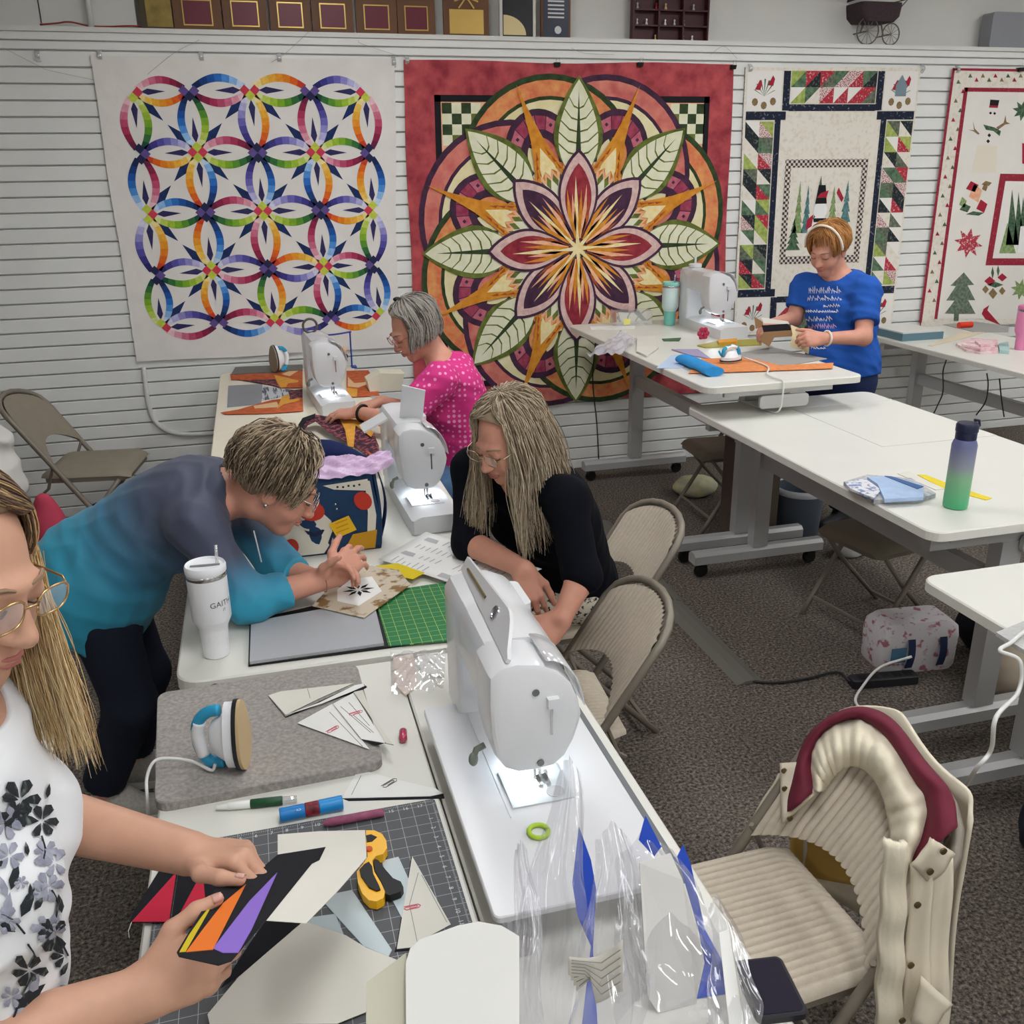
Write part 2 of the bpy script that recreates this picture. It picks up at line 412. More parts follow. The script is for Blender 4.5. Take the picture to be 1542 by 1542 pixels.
def edges4(c, amp=.006, seed=1, n=12):
    P = []
    for k in range(4): P += wavy(c[k], c[(k+1) % 4], n, amp, seed+k)
    return P
# ---- rainbow ring quilt
M_q1 = mat('white quilted cotton', '#e6e2dc', .9, var=.03, vs=9, bump=.55, bs=26)
q1 = quilt_base('white quilt of interlocking rainbow rings and navy diamonds', edges4([wpx(136, 84), wpx(206, 545), wpx(600, 523), wpx(594, 88)], .005, 3), M_q1)
N1 = [[(495,345),(707,340),(935,337),(1160,340),(1368,345)], [(525,577),(740,570),(965,572),(1182,570),(1383,573)], [(553,803),(770,795),(985,790),(1200,787),(1397,787)], [(583,1032),(793,1012),(1005,1006),(1213,997),(1400,991)], [(606,1228),(820,1210),(1030,1207),(1240,1195),(1425,1183)]]
N1 = [[Vector(wpx(x/2.487, y/2.487)) for x, y in r] for r in N1]
RAMP = {'p': ['#f0c3cc','#e09aac','#cf6f8a','#c04f70','#ac3458','#8d2348','#6b2244'], 'o': ['#f7e09a','#f2c65c','#eeb03c','#ec9a2a','#e8831f','#e0641f','#c9422a'],
        'g': ['#dbe39a','#bfd25c','#a0c23a','#7fae2c','#5b9430','#35703a','#1d4a3c'], 'b': ['#c3d8f0','#8fbbe8','#4f90d8','#2a6fc0','#1f56a4','#1a3f7c','#162a55'], 'v': ['#d8d6ec','#b7b4de','#918ecb','#6f6ab8','#5450a0','#403a86','#2c2a66']}
RM = {h: [mat(f'ring cotton {h}{i}', c, .85, var=.10, vs=60, bump=.25, bs=70) for i, c in enumerate(v)] for h, v in RAMP.items()}
M_navy = mat('navy cotton', '#1c3160', .85, var=.25, vs=40); M_ind = mat('indigo cotton', '#33305e', .85, var=.25, vs=40)
M_rsq = mat('red square cotton', '#cf3f55', .85, var=.1, vs=60); M_lsq = mat('lime square cotton', '#c3cf4c', .85, var=.1, vs=60); M_vsq = mat('violet square cotton', '#62508f', .85, var=.1, vs=60); M_dsq = mat('midnight square cotton', '#26294f', .85)
def arc(A, B, side, hue, light_at_A):
    d = B-A; L = d.length; t = d/L; n = Vector((-t.y, t.x))*side; mb = MB(); K = 28
    def pt(s, off):
        h = (.27*off[0]-off[1])*4*s*(1-s); x = s
        return A + t*(L*x) + n*(L*(h*1.0))
    rows = []
    for k in range(K+1):
        s = k/K; s0 = .055+s*.89
        o = A + t*(L*s0) + n*(L*(.262*math.sin(math.pi*(.10+.80*s))**.9+.0)); i = A + t*(L*(.5+(s0-.5)*.90)) + n*(L*(.135*math.sin(math.pi*(.03+.94*s))**.9))
        rows.append((o, i))
    y = QY-.0016
    ids = [(mb._p((o.x, y, o.y)), mb._p((i.x, y, i.y)), mb._p((o.x, QY, o.y)), mb._p((i.x, QY, i.y))) for o, i in rows]
    for k in range(K):
        c = min(6, int((k if light_at_A else K-1-k)/K*7)); a, b = ids[k], ids[k+1]
        f = (a[0], b[0], b[1], a[1]) if side > 0 else (a[0], a[1], b[1], b[0])
        mb.face(f, c); mb.face((a[0], b[0], b[2], a[2]), c); mb.face((a[1], b[1], b[3], a[3]), c)
    mb.build('ring_arc', RM[hue], q1, world=True)
HOR = ['po bp og vg', 'vo pg vg gp', 'bg pg vg vo', 'vg vp ov pg', 'vp pb gv bo']; VER = ['pg bg vo pv op', 'bp ob vb bo ob', 'vo ob po pb gv', 'gb ob go pb vb']
def lens(A, B, even, pr, flip):
    arc(A, B, 1 if flip else -1, pr[0], even); arc(A, B, -1 if flip else 1, pr[1], even)
    E, O = (A, B) if even else (B, A); d = O-E; n = Vector((-d.y, d.x))
    patch(q1, 'lens_diamond', [E+d*.15, E+d*.27+n*.055, E+d*.58, E+d*.27-n*.055], M_ind, 1)
for j in range(5):
    for i in range(5):
        ev = (i+j) % 2 == 0; P = N1[j][i]
        if i < 4: lens(P, N1[j][i+1], ev, HOR[j].split()[i], True)
        if j < 4: lens(P, N1[j+1][i], ev, VER[j].split()[i], False)
        for a in range(4):                       # small joining squares
            dx, dz = ((1,0),(0,1),(-1,0),(0,-1))[a]
            if (i == 0 and dx < 0) or (i == 4 and dx > 0) or (j == 0 and dz > 0) or (j == 4 and dz < 0): continue
            c = P + Vector((dx, dz))*.026; s = .026
            patch(q1, 'joining_square', [c+Vector((s,0)), c+Vector((0,s)), c-Vector((s,0)), c-Vector((0,s))], (M_rsq if a % 2 == 0 else M_lsq) if ev else (M_vsq if a % 2 == 0 else M_dsq), 3)
        if ev:
            for a, b in ((1,1),(1,-1),(-1,1),(-1,-1)):
                ii, jj = i+a, j+b
                if not (0 <= ii <= 4 and 0 <= jj <= 4): continue
                d = N1[jj][ii]-P; n = Vector((-d.y, d.x))
                patch(q1, 'star_diamond', [P+d*.08, P+d*.245+n*.062, P+d*.47, P+d*.245-n*.062], M_navy, 1)
# ---- red flower quilt
def bat(n, a, b, vs=14, thr=None): return mat(n, a, .85, col2=b, vs=vs, bump=.3, bs=50, thr=thr)
M_bred = bat('red batik', '#8f2f3c', '#c4585a', 12); M_bor = bat('orange batik', '#d8704e', '#e6a262', 22); M_bpk = bat('pink batik', '#c4605c', '#dd8a78', 14)
M_cry = bat('cream batik', '#e6d9a0', '#efe6bd', 16); M_crg = bat('leaf cream batik', '#dfe0bb', '#ecead0', 20); M_oliv = bat('olive batik', '#4f5a20', '#75823a', 20)
M_dgrn = bat('dark green batik', '#26361f', '#3c4f2c', 25); M_plum = bat('plum batik', '#3a2136', '#4f2f49', 20); M_black = mat('black cotton', '#17161c', .85)
M_gold = bat('gold batik', '#c97e1e', '#e09a34', 25); M_mar = bat('maroon batik', '#7c1f30', '#a83b45', 20); M_ppk = bat('pale pink batik', '#cfa9a4', '#e2c6bd', 40)
M_pch = bat('peach batik', '#e9a07c', '#f3c39c', 30); M_yel = bat('butter batik', '#ecd488', '#f5e8bd', 30); M_mag = bat('magenta batik', '#8e2c4a', '#a84a60', 25); M_ros = bat('rose batik', '#b5566a', '#c97783', 25); M_rust = bat('rust batik', '#9a4324', '#b8602e', 30)
q2 = quilt_base('dark red quilt with a huge eight petal flower and green leaves', edges4([wpx(608, 90), (wpx(626, 622)[0], wpx(626, 622)[1]), wpx(1085, 588), wpx(1105, 97)], .008, 9), M_bred, mat('quilt binding', '#b98a6a', .85))
c2 = Vector((1.893, 1.390))
def pol(a, r, s=0.0):
    u = Vector((math.cos(a), math.sin(a))); return c2+u*r+Vector((-u.y, u.x))*s
def disc(a, rad, cd, n=40): c = pol(a, cd); return [c+Vector((math.cos(2*math.pi*k/n), math.sin(2*math.pi*k/n)))*rad for k in range(n)]
# black inner frame with corner checkerboards
fr = [(-.835, .84), (.822, .84), (.84, -.80), (-.85, -.80)]; w = .035
for k in range(4):
    a, b = Vector(fr[k]), Vector(fr[(k+1) % 4]); d = (b-a).normalized(); n = Vector((-d.y, d.x))*-1
    patch(q2, 'frame_strip', [c2+a, c2+b, c2+b+n*w, c2+a+n*w], M_black, 1)
patch(q2, 'frame_field', [c2+Vector((-.80,.805)), c2+Vector((.787,.805)), c2+Vector((.803,-.765)), c2+Vector((-.813,-.765))], M_pch, 0)
for sx, sz in ((-1,1),(1,1),(-1,-1),(1,-1)):
    o = c2+Vector((sx*.795, sz*.80 if sz > 0 else -.76)); s = .055
    for i in range(4):
        for j in range(4):
            if i+j > 5 or (i, j) == (3, 3): continue
            if i+j == 0: m = M_dgrn
            else: m = M_crg if (i+j) % 2 else (M_dgrn if max(i, j) < 3 else M_oliv)
            x = o.x-sx*s*i; z = o.y-sz*s*j
            patch(q2, 'check_square', [(x, z), (x-sx*s, z), (x-sx*s, z-sz*s), (x, z-sz*s)], m, 1)
D45 = math.pi/4
for k in range(8):                               # overlapping scalloped rings, each over the one before
    a = math.radians(-22.5)+k*D45; orange = k % 2 == 1; L0 = 2+k*4
    for nm, rad, m in (('ring_border', .547, M_dgrn if orange else M_plum), ('ring_band', .515, M_bor if orange else M_bpk), ('ring_inner_border', .432, M_dgrn if orange else M_plum), ('ring_field', .412, M_cry)):
        patch(q2, nm, disc(a, rad, .44), m, L0*.25); L0 += 1
LB = 10
for k in range(8):
    a = math.radians(22.5)+k*D45
    def loop(hw, ht, c0, t): return pol(a, c0+ht*math.cos(t), hw*math.sin(t))
    TT = [math.radians(-118+236*i/24) for i in range(25)]
    patch(q2, 'arch', [loop(.222, .27, .55, t) for t in TT]+[loop(.09, .115, .55, t) for t in TT[::-1]], M_plum, LB)
    for i in range(11):
        t0, t1 = math.radians(-112+224*i/11), math.radians(-112+224*(i+.92)/11)
        patch(q2, 'arch_check', [loop(.192, .235, .55, t0), loop(.192, .235, .55, t1), loop(.132, .16, .55, t1), loop(.132, .16, .55, t0)], M_ros if i % 2 else M_mag, LB+1)
        if i % 2:
            tm = (t0+t1)/2; c = loop(.162, .197, .55, tm); patch(q2, 'arch_dot', [c+Vector((.012,0)), c+Vector((0,.012)), c-Vector((.012,0)), c-Vector((0,.012))], M_plum, LB+2)
    zz = [pol(a, .33+.0*i, 0) for i in range(1)]
    fan = lambda r0, r1, hw, n: [pol(a, .28, -.05), *[pol(a, (r1 if i % 2 else r0)-abs(i-n/2)*.006, -hw+2*hw*i/n) for i in range(n+1)], pol(a, .28, .05)]
    patch(q2, 'fringe', fan(.47, .53, .125, 12), M_gold, LB+3); patch(q2, 'fringe', fan(.44, .50, .115, 12), M_pch, LB+4)
    patch(q2, 'fringe', fan(.41, .455, .122, 12), M_oliv, LB+5); patch(q2, 'fringe', fan(.38, .43, .112, 10), M_crg, LB+6)
for k in range(8):
    a = math.pi/2+k*D45
    def blade(r0, r1, hw, n=14, p=.75, sk=.55):
        L = [(r0+(r1-r0)*i/n, hw*math.sin(math.pi*min(1, (i/n)**p))**sk if 0 < i < n else 0) for i in range(n+1)]
        return [pol(a, r, s) for r, s in L]+[pol(a, r, -s) for r, s in L[-2:0:-1]]
    patch(q2, 'leaf', blade(.42, .945, .150, sk=.9), M_oliv, LB+7); patch(q2, 'leaf_field', blade(.40, .925, .122, sk=.85), M_crg, LB+8)
    patch(q2, 'leaf_rib', [pol(a, .50, .018), pol(a, .50, -.018), pol(a, .86, 0)], M_dgrn, LB+10)
    for i in range(5):
        for sg in (1, -1):
            r = .52+i*.062; hw = .122*math.sin(math.pi*min(1, ((r+.06-.40)/.525)**.75))**.85
            patch(q2, 'leaf_vein', [pol(a, r, 0), pol(a, r+.012, sg*hw*.5), pol(a, r+.062, sg*hw), pol(a, r+.070, sg*hw), pol(a, r+.022, sg*hw*.5), pol(a, r+.008, 0)], M_oliv, LB+9)
    b = math.radians(22.5)+k*D45
    sp = [(0,.968),(.012,.86),(.026,.77),(.045,.66),(.085,.53),(.120,.43),(.098,.40),(.055,.50),(0,.60),(-.055,.50),(-.098,.40),(-.120,.43),(-.085,.53),(-.045,.66),(-.026,.77),(-.012,.86)]
    patch(q2, 'gold_spike', [pol(b, r, s*.82) for s, r in sp], M_gold, LB+11)
    patch(q2, 'spike_heart', [pol(b, r, s) for s, r in ((0,.61),(.045,.50),(.05,.45),(.02,.48),(0,.44),(-.02,.48),(-.05,.45),(-.045,.50))], M_yel, LB+12)
    for sg in (1, -1):
        for i in range(4):
            r = .60-i*.047; s0 = sg*(.028+i*.017); patch(q2, 'spike_stripe', [pol(b, r, s0), pol(b, r-.045, s0+sg*.004), pol(b, r-.05, s0+sg*.022)], M_rust, LB+12)
for k in (1, 3, 5, 7, 0, 2, 4, 6):
    a = math.pi/2+k*D45; Lk = LB+14+(0 if k % 2 else 5)
    def pet(r0, r1, hw, pw=1.12, n=16):
        L = [(r0+(r1-r0)*i/n, hw*math.sin(math.pi*(i/n)**pw)**.8 if 0 < i < n else 0) for i in range(n+1)]
        return [pol(a, r, s) for r, s in L]+[pol(a, r, -s) for r, s in L[-2:0:-1]]
    core = M_plum if k % 2 else M_mar
    patch(q2, 'petal', pet(.03, .56, .124), M_plum, Lk); patch(q2, 'petal_rim', pet(.05, .538, .109), M_ppk, Lk+1); patch(q2, 'petal_core', pet(.07, .480, .082), core, Lk+2)
    for i, (an, ln, m) in enumerate(((-22,.29,M_rust),(-13,.36,M_pch),(-5,.33,M_gold),(4,.40,M_yel),(11,.31,M_pch),(19,.34,M_gold),(-17,.24,M_yel),(8,.24,M_gold))):
        b = a+math.radians(an)*.62; patch(q2, 'flame', [pol(b, .06, -.007), pol(a+math.radians(an)*.8, ln*.62, -.013), pol(b, ln*1.02, 0), pol(a+math.radians(an)*.8, ln*.62, .011), pol(b, .06, .007)], m, Lk+3+(i % 3)*.5)
st = []
for k in range(16): st.append(pol(math.pi/2+.06+k*math.pi/8,   .17 if k % 2 == 0 else .032))
patch(q2, 'centre_star', st, M_yel, LB+26)
# ---- winter quilt with navy sashing
M_cr3 = mat('ivory print cotton', '#e9e3d6', .9, col2='#d8cfbb', vs=45, bump=.3, bs=40, thr=(.5,.75)); M_nav3 = bat('navy snowflake cotton', '#1c2436', '#8c93a3', 70, (.60,.72)); M_wht3 = mat('white print cotton', '#eeebe4', .9, bump=.25, bs=40)
P3 = [mat('red print', '#b32f3f', .85, col2='#e3b8b5', vs=90, thr=(.55,.7)), bat('pine print', '#3f5b47', '#6f8a6b', 40), M_cr3, mat('check print', '#e6d8d2', .85, col2='#a04a55', vs=150, thr=(.48,.55)), bat('moss print', '#4b5344', '#7c8470', 60), bat('lime print', '#8da04a', '#b6c46f', 40), M_wht3, bat('black print', '#22282c', '#6d7570', 80, (.55,.7))]
tl, tr = Vector(wpx(1123, 101)), Vector(wpx(1387, 102)); br, bl = Vector(wpx(1342, 497)), Vector(wpx(1105, 505))
q3 = quilt_base('winter quilt with navy sashing and a framed snowman', edges4([tl, bl, br, tr], .004, 5), M_cr3, mat('dotted binding', '#4b4a4e', .85, col2='#d9d3cc', vs=120))
def uv(u, v): a = tl.lerp(tr, u); b = bl.lerp(br, u); return a.lerp(b, v)
def rect3(nm, u0, u1, v0, v1, m, l): return patch(q3, nm, [uv(u0,v0), uv(u1,v0), uv(u1,v1), uv(u0,v1)], m, l)
for u0, u1 in ((.012,.205), (.795,.988)):
    for v0, v1 in ((.012,.150), (.850,.988)):
        rect3('corner_block', u0, u1, v0, v1, M_wht3, 1)
for v0, v1 in ((.012,.125), (.875,.988)):
    n = 6
    for i in range(n):
        u0 = .255+.49*i/n; u1 = .255+.49*(i+1)/n
        for j in range(2):
            a, b = v0+(v1-v0)*j/2, v0+(v1-v0)*(j+1)/2; p, q = RND.sample(P3, 2)
            patch(q3, 'triangle', [uv(u0,a), uv(u1,a), uv(u0,b)], p, 1); patch(q3, 'triangle', [uv(u1,a), uv(u1,b), uv(u0,b)], q, 1)
for u0, u1 in ((.012,.170), (.830,.988)):
    for j in range(11):
        a = .188+.624*j/11; b = .188+.624*(j+1)/11
        for i in range(2):
            c, d = u0+(u1-u0)*i/2, u0+(u1-u0)*(i+1)/2; p, q = RND.sample(P3, 2)
            patch(q3, 'triangle', [uv(c,a), uv(d,a), uv(d,b)], p, 1); patch(q3, 'triangle', [uv(c,a), uv(d,b), uv(c,b)], q, 1)
for u0, u1 in ((.212,.250), (.750,.788)):
    rect3('sashing', u0, u1, .012, .150, M_nav3, 2); rect3('sashing', u0, u1, .850, .988, M_nav3, 2)
rect3('sashing', .250, .750, .128, .152, M_nav3, 2); rect3('sashing', .250, .750, .848, .872, M_nav3, 2)
for v0, v1 in ((.153,.183), (.817,.847)): rect3('sashing', .012, .235, v0, v1, M_nav3, 2); rect3('sashing', .765, .988, v0, v1, M_nav3, 2)
rect3('sashing', .175, .208, .183, .817, M_nav3, 2); rect3('sashing', .792, .825, .183, .817, M_nav3, 2)
M_chk = bpy.data.materials.new('black and cream check'); M_chk.use_nodes = True
_n = M_chk.node_tree.nodes; _c = _n.new('ShaderNodeTexChecker'); _c.inputs['Scale'].default_value = 62; _c.inputs['Color1'].default_value = (*lin('#3a2a2c'), 1); _c.inputs['Color2'].default_value = (*lin('#d9cfc2'), 1)
_t = _n.new('ShaderNodeTexCoord'); M_chk.node_tree.links.new(_t.outputs['Object'], _c.inputs['Vector']); M_chk.node_tree.links.new(_c.outputs[0], _n['Principled BSDF'].inputs['Base Color'])
for a in ((.25,.74,.325,.355), (.25,.74,.690,.720), (.25,.285,.355,.690), (.705,.74,.355,.690)): rect3('check_border', *a, M_chk, 2)
M_fir = bat('fir print', '#2f4a38', '#5f7a5c', 60); M_fir2 = bat('light fir print', '#6f8a4f', '#9db07c', 60); M_teal3 = bat('teal print', '#3b6a6c', '#6d9492', 60); M_crd = mat('cardinal red', '#a8243a', .85, var=.15, vs=60); M_brn = mat('cone brown', '#8a7350', .85, var=.2, vs=60); M_snow = mat('snow white', '#f2f1ee', .9)
def poly3(nm, P, m, l): patch(q3, nm, [uv(*p) for p in P], m, l)
def fir(fn, u, v0, v1, hw, m, nm='fir_tree', l=3):
    P = [(u, v0)]; n = 5
    for i in range(n): f = (i+1)/n; P += [(u+hw*f, v0+(v1-v0)*f), (u+hw*f*.55, v0+(v1-v0)*f)]
    P = P[:-1]; fn(nm, P+[(2*u-x, y) for x, y in P[:0:-1]], m, l)
for u, v0, v1, hw, m in ((.345,.405,.60,.032,M_fir2), (.395,.42,.60,.03,M_teal3), (.465,.385,.60,.045,M_fir), (.55,.425,.585,.035,M_fir2), (.63,.405,.60,.042,M_teal3), (.325,.545,.665,.045,M_fir)): fir(poly3, u, v0, v1, hw, m)
def ell(c, ru, rv, n=16): return [(c[0]+ru*math.cos(2*math.pi*k/n), c[1]+rv*math.sin(2*math.pi*k/n)) for k in range(n)]
poly3('snowman', ell((.475,.60), .07, .065), M_snow, 4); poly3('snowman_head', ell((.475,.515), .042, .032), M_snow, 5); poly3('hat', [(.44,.49),(.51,.49),(.495,.42),(.455,.42)], M_black, 6); poly3('hat_ribbon', [(.445,.468),(.505,.468),(.515,.44),(.47,.45)], M_crd, 7)
poly3('cardinal', [(.575,.43),(.61,.47),(.60,.485),(.565,.45)], M_crd, 5); poly3('cardinal', [(.40,.55),(.435,.53),(.43,.575),(.395,.59)], M_crd, 5); poly3('scarf', [(.435,.545),(.515,.545),(.51,.558),(.44,.56)], M_black, 6)
for (cu, cv) in ((.108,.08), (.892,.08), (.108,.92), (.892,.92)):
    for du, dv, m in ((-.035,-.015,M_crd), (.035,-.03,M_crd)): poly3('cardinal', [(cu+du-.018,cv+dv+.012), (cu+du+.008,cv+dv-.022), (cu+du+.02,cv+dv-.01), (cu+du+.012,cv+dv+.014)], m, 3)
    for du, dv in ((-.05,.04), (0,.052), (.05,.038)): poly3('pine_cone', ell((cu+du, cv+dv), .017, .014, 8), M_brn, 3)
    for an in range(7):
        t = math.radians(20+an*23); poly3('twig', [(cu,cv+.02), (cu+.06*math.cos(t)+.004,cv+.02-.06*math.sin(t)), (cu+.06*math.cos(t)-.004,cv+.02-.06*math.sin(t))], M_fir, 2)
poly3('bird_house', [(.86,.10),(.86,.06),(.892,.025),(.925,.06),(.925,.10)], mat('bird house blue', '#7d919a', .85), 4)
# ---- cream quilt with red borders at the right
q4 = quilt_base('cream applique quilt with thin dark red borders', edges4([wpx(1437, 102), wpx(1386, 495), wpx(1850, 470), wpx(1900, 120)], .004, 15), M_cr3, mat('cranberry binding', '#8d2a3a', .85))
M_cran = mat('cranberry cotton', '#98283a', .85, col2='#c76a72', vs=120, thr=(.62,.7)); M_iv = mat('ivory cotton', '#eae6dd', .9, var=.02, vs=8, bump=.3, bs=30)
def p4(nm, P, m, l): patch(q4, nm, [wpx(1380+x/3.586, 90+y/3.586) for x, y in P], m, l)
p4('border_strip', [(200,45),(1900,70),(1900,86),(200,58)], M_cran, 1); p4('border_strip', [(195,45),(208,45),(28,1420),(15,1420)], M_cran, 1)
p4('border_strip', [(262,150),(1900,168),(1900,190),(262,172)], M_cran, 2); p4('border_strip', [(258,150),(278,150),(112,1400),(96,1400)], M_cran, 2); p4('field', [(276,172),(1900,190),(1900,1400),(112,1400)], M_iv, 1)
p4('hat', [(398,215),(446,218),(440,248),(394,246)], M_black, 3); p4('hat_band', [(394,246),(440,248),(438,260),(391,258)], M_crd, 3)
for x, y in ((399,288),(421,290)): p4('eye', [(x-8,y),(x,y-8),(x+8,y),(x,y+8)], M_black, 3)
for x, y in ((392,408),(386,440)): p4('button', [(x-10,y),(x,y-11),(x+10,y),(x,y+11)], M_black, 3)
p4('scarf', [(360,350),(420,365),(455,385),(448,412),(415,385),(375,378)], M_fir, 3); p4('twig_arm', [(280,378),(310,380),(305,335),(314,372),(340,400),(333,404),(306,386)], M_brn, 3); p4('twig_arm', [(430,365),(470,340),(480,300),(484,335),(505,345),(478,350),(440,378)], M_brn, 3); p4('snow_body', [(330,460),(435,465),(430,610),(300,605)], mat('pale snow', '#e9e0cd', .9), 2)
def star4(cx, cy, r, m, n=8, nm='star'): p4(nm, [(cx+(r if k % 2 == 0 else r*.52)*math.cos(math.pi*k/n+.2), cy+(r if k % 2 == 0 else r*.52)*1.05*math.sin(math.pi*k/n+.2)) for k in range(2*n)], m, 3)
star4(572, 275, 55, M_fir); star4(280, 990, 78, mat('red dot cotton', '#b53a48', .85, col2='#f0d6d4', vs=110, thr=(.58,.64))); star4(562, 1240, 55, M_fir2)
p4('robin', [(570,450),(640,470),(640,580),(570,560)], M_crd, 3)
for x, y, w, h, m in ((300,685,34,30,M_crd), (352,790,30,36,M_crd), (262,800,30,24,M_fir), (378,668,28,14,M_brn), (318,720,36,50,M_pch), (315,830,50,12,M_fir), (368,690,16,20,M_brn), (250,770,20,30,M_fir2)): p4('bird_house_patch', [(x-w,y+h*.4),(x-w*.2,y-h),(x+w,y-h*.3),(x+w*.4,y+h)], m, 3)
for x, y, w, h, m in ((395,1195,30,26,M_crd), (462,1175,26,22,M_crd), (412,1262,24,30,M_brn), (372,1240,18,22,M_brn), (462,1248,18,22,M_brn), (425,1215,44,16,M_fir), (410,1150,8,34,M_fir), (440,1140,8,30,M_fir)): p4('spray_patch', [(x-w,y),(x,y-h),(x+w,y),(x,y+h)], m, 3)
p4('fir_tree', [(255,1148),(310,1215),(275,1218),(316,1298),(278,1298),(318,1372),(228,1372),(226,1410),(200,1410),(202,1372),(152,1370),(205,1300),(160,1300),(212,1222),(182,1220)], bat('grey fir print', '#4f5f50', '#7c8a78', 60), 3)
p4('cardinal', [(392,1325),(382,1352),(452,1432),(372,1400),(352,1372),(362,1345)], M_crd, 3)
p4('inner_frame', [(452,615),(1900,640),(1900,1110),(372,1110)], M_cran, 2); p4('inner_panel', [(480,655),(1900,680),(1900,1072),(410,1072)], M_wht3, 3)
for x, t, b, w in ((515,700,1000,34), (550,715,1000,30), (490,880,1045,45), (575,740,1000,30)):
    p4('fir_tree', [(x,t),(x+w,b),(x-w,b)], M_fir if x != 490 else M_fir2, 4)
p4('snowman', [(560,900),(700,880),(700,1050),(545,1040)], M_snow, 5)
for i in range(34):                              # little motifs in the outer border
    if i < 24: f = i/24; x = 240-170*f+(18 if i % 2 else -14); y = 120+1230*f
    else: x = 290+(i-24)*34; y = 95+(14 if i % 2 else -8)
    p4('border_motif', [(x-11,y+9),(x,y-13),(x+11,y+9)], (M_fir, M_crd, M_brn)[i % 3], 2)
# ---- clips, hooks and loose threads along the top groove
M_clr = film('clear acrylic', '#e9eef0', .25, .35); M_thr = mat('white thread', '#b7b6b0', .7)
for k, (x, y) in enumerate(((838,92), (963,92), (1103,96), (1536,100))):
    p = ony(x, y, QY); t = empty('binder_clip', (p.x, WY-.03, p.z-.03), label=('black binder clip above the top leaf of the red flower quilt', 'black binder clip on the red flower quilt between leaf and corner', 'black binder clip at the red flower quilt corner beside the winter quilt', 'black binder clip on the red bordered cream quilt')[k], cat='clip')
    mb = MB(); mb.loft([[(-.016,-.004,0), (.016,-.004,0), (.016,-.012,.022), (-.016,-.012,.022)], [(-.016,.022,0), (.016,.022,0), (.016,.029,.022), (-.016,.029,.022)]]); mb.build('clip_body', M_blk, t)
    mb = MB(); mb.tube([(-.008,-.012,.02), (-.010,-.016,.045), (.010,-.016,.045), (.008,-.012,.02)], .0016, 6); mb.build('clip_handle', M_stlL, t)
for k, (x, y) in enumerate(((57,80), (150,80), (303,82), (420,84), (592,90), (612,88), (1128,100), (1387,100), (1440,102))):
    p = ony(x, y, WY); t = empty('wall_hook', (p.x, WY, p.z), label='clear wall hook '+('on the bare slats beside the ring quilt', 'at the ring quilt corner by the conduit', 'over the blue ring of the ring quilt', 'over the orange ring of the ring quilt', 'at the ring quilt corner near the red quilt', 'at the red quilt corner facing the ring quilt', 'at the winter quilt corner by the red quilt', 'at the winter quilt corner by the cream quilt', 'at the corner of the red bordered cream quilt')[k], cat='hook')
    mb = MB(); mb.sheet(lambda u, v: ((u-.5)*.022, -.003-(.026*math.sin(v*3.1)), .012-v*.05), 2, 8, .003); mb.build('hook_strip', M_clr, t, smooth=True)
for k, ps in enumerate((((300,60),(262,80),(222,112)), ((465,48),(430,80),(408,94)), ((540,60),(545,66),(600,84)), ((5,72),(60,100),(75,106),(140,120)), ((860,72),(880,80),(925,82)), ((1070,82),(1090,70),(1110,88)))):
    pp = [ony(x, y, WY-.02) for x, y in ps]; mb = MB(); mb.tube(smoothpath(pp, 4), .0012, 5)
    mb.build('loose_thread', M_thr, None, label='fine loose thread '+('crossing the pink ring corner of the ring quilt', 'above the orange ring of the ring quilt', 'dropping toward the clear hooks between two quilts', 'drooping on the bare slats beside the ring quilt', 'above the top leaf of the red flower quilt', 'above the red flower quilt corner by the winter quilt')[k], cat='thread')
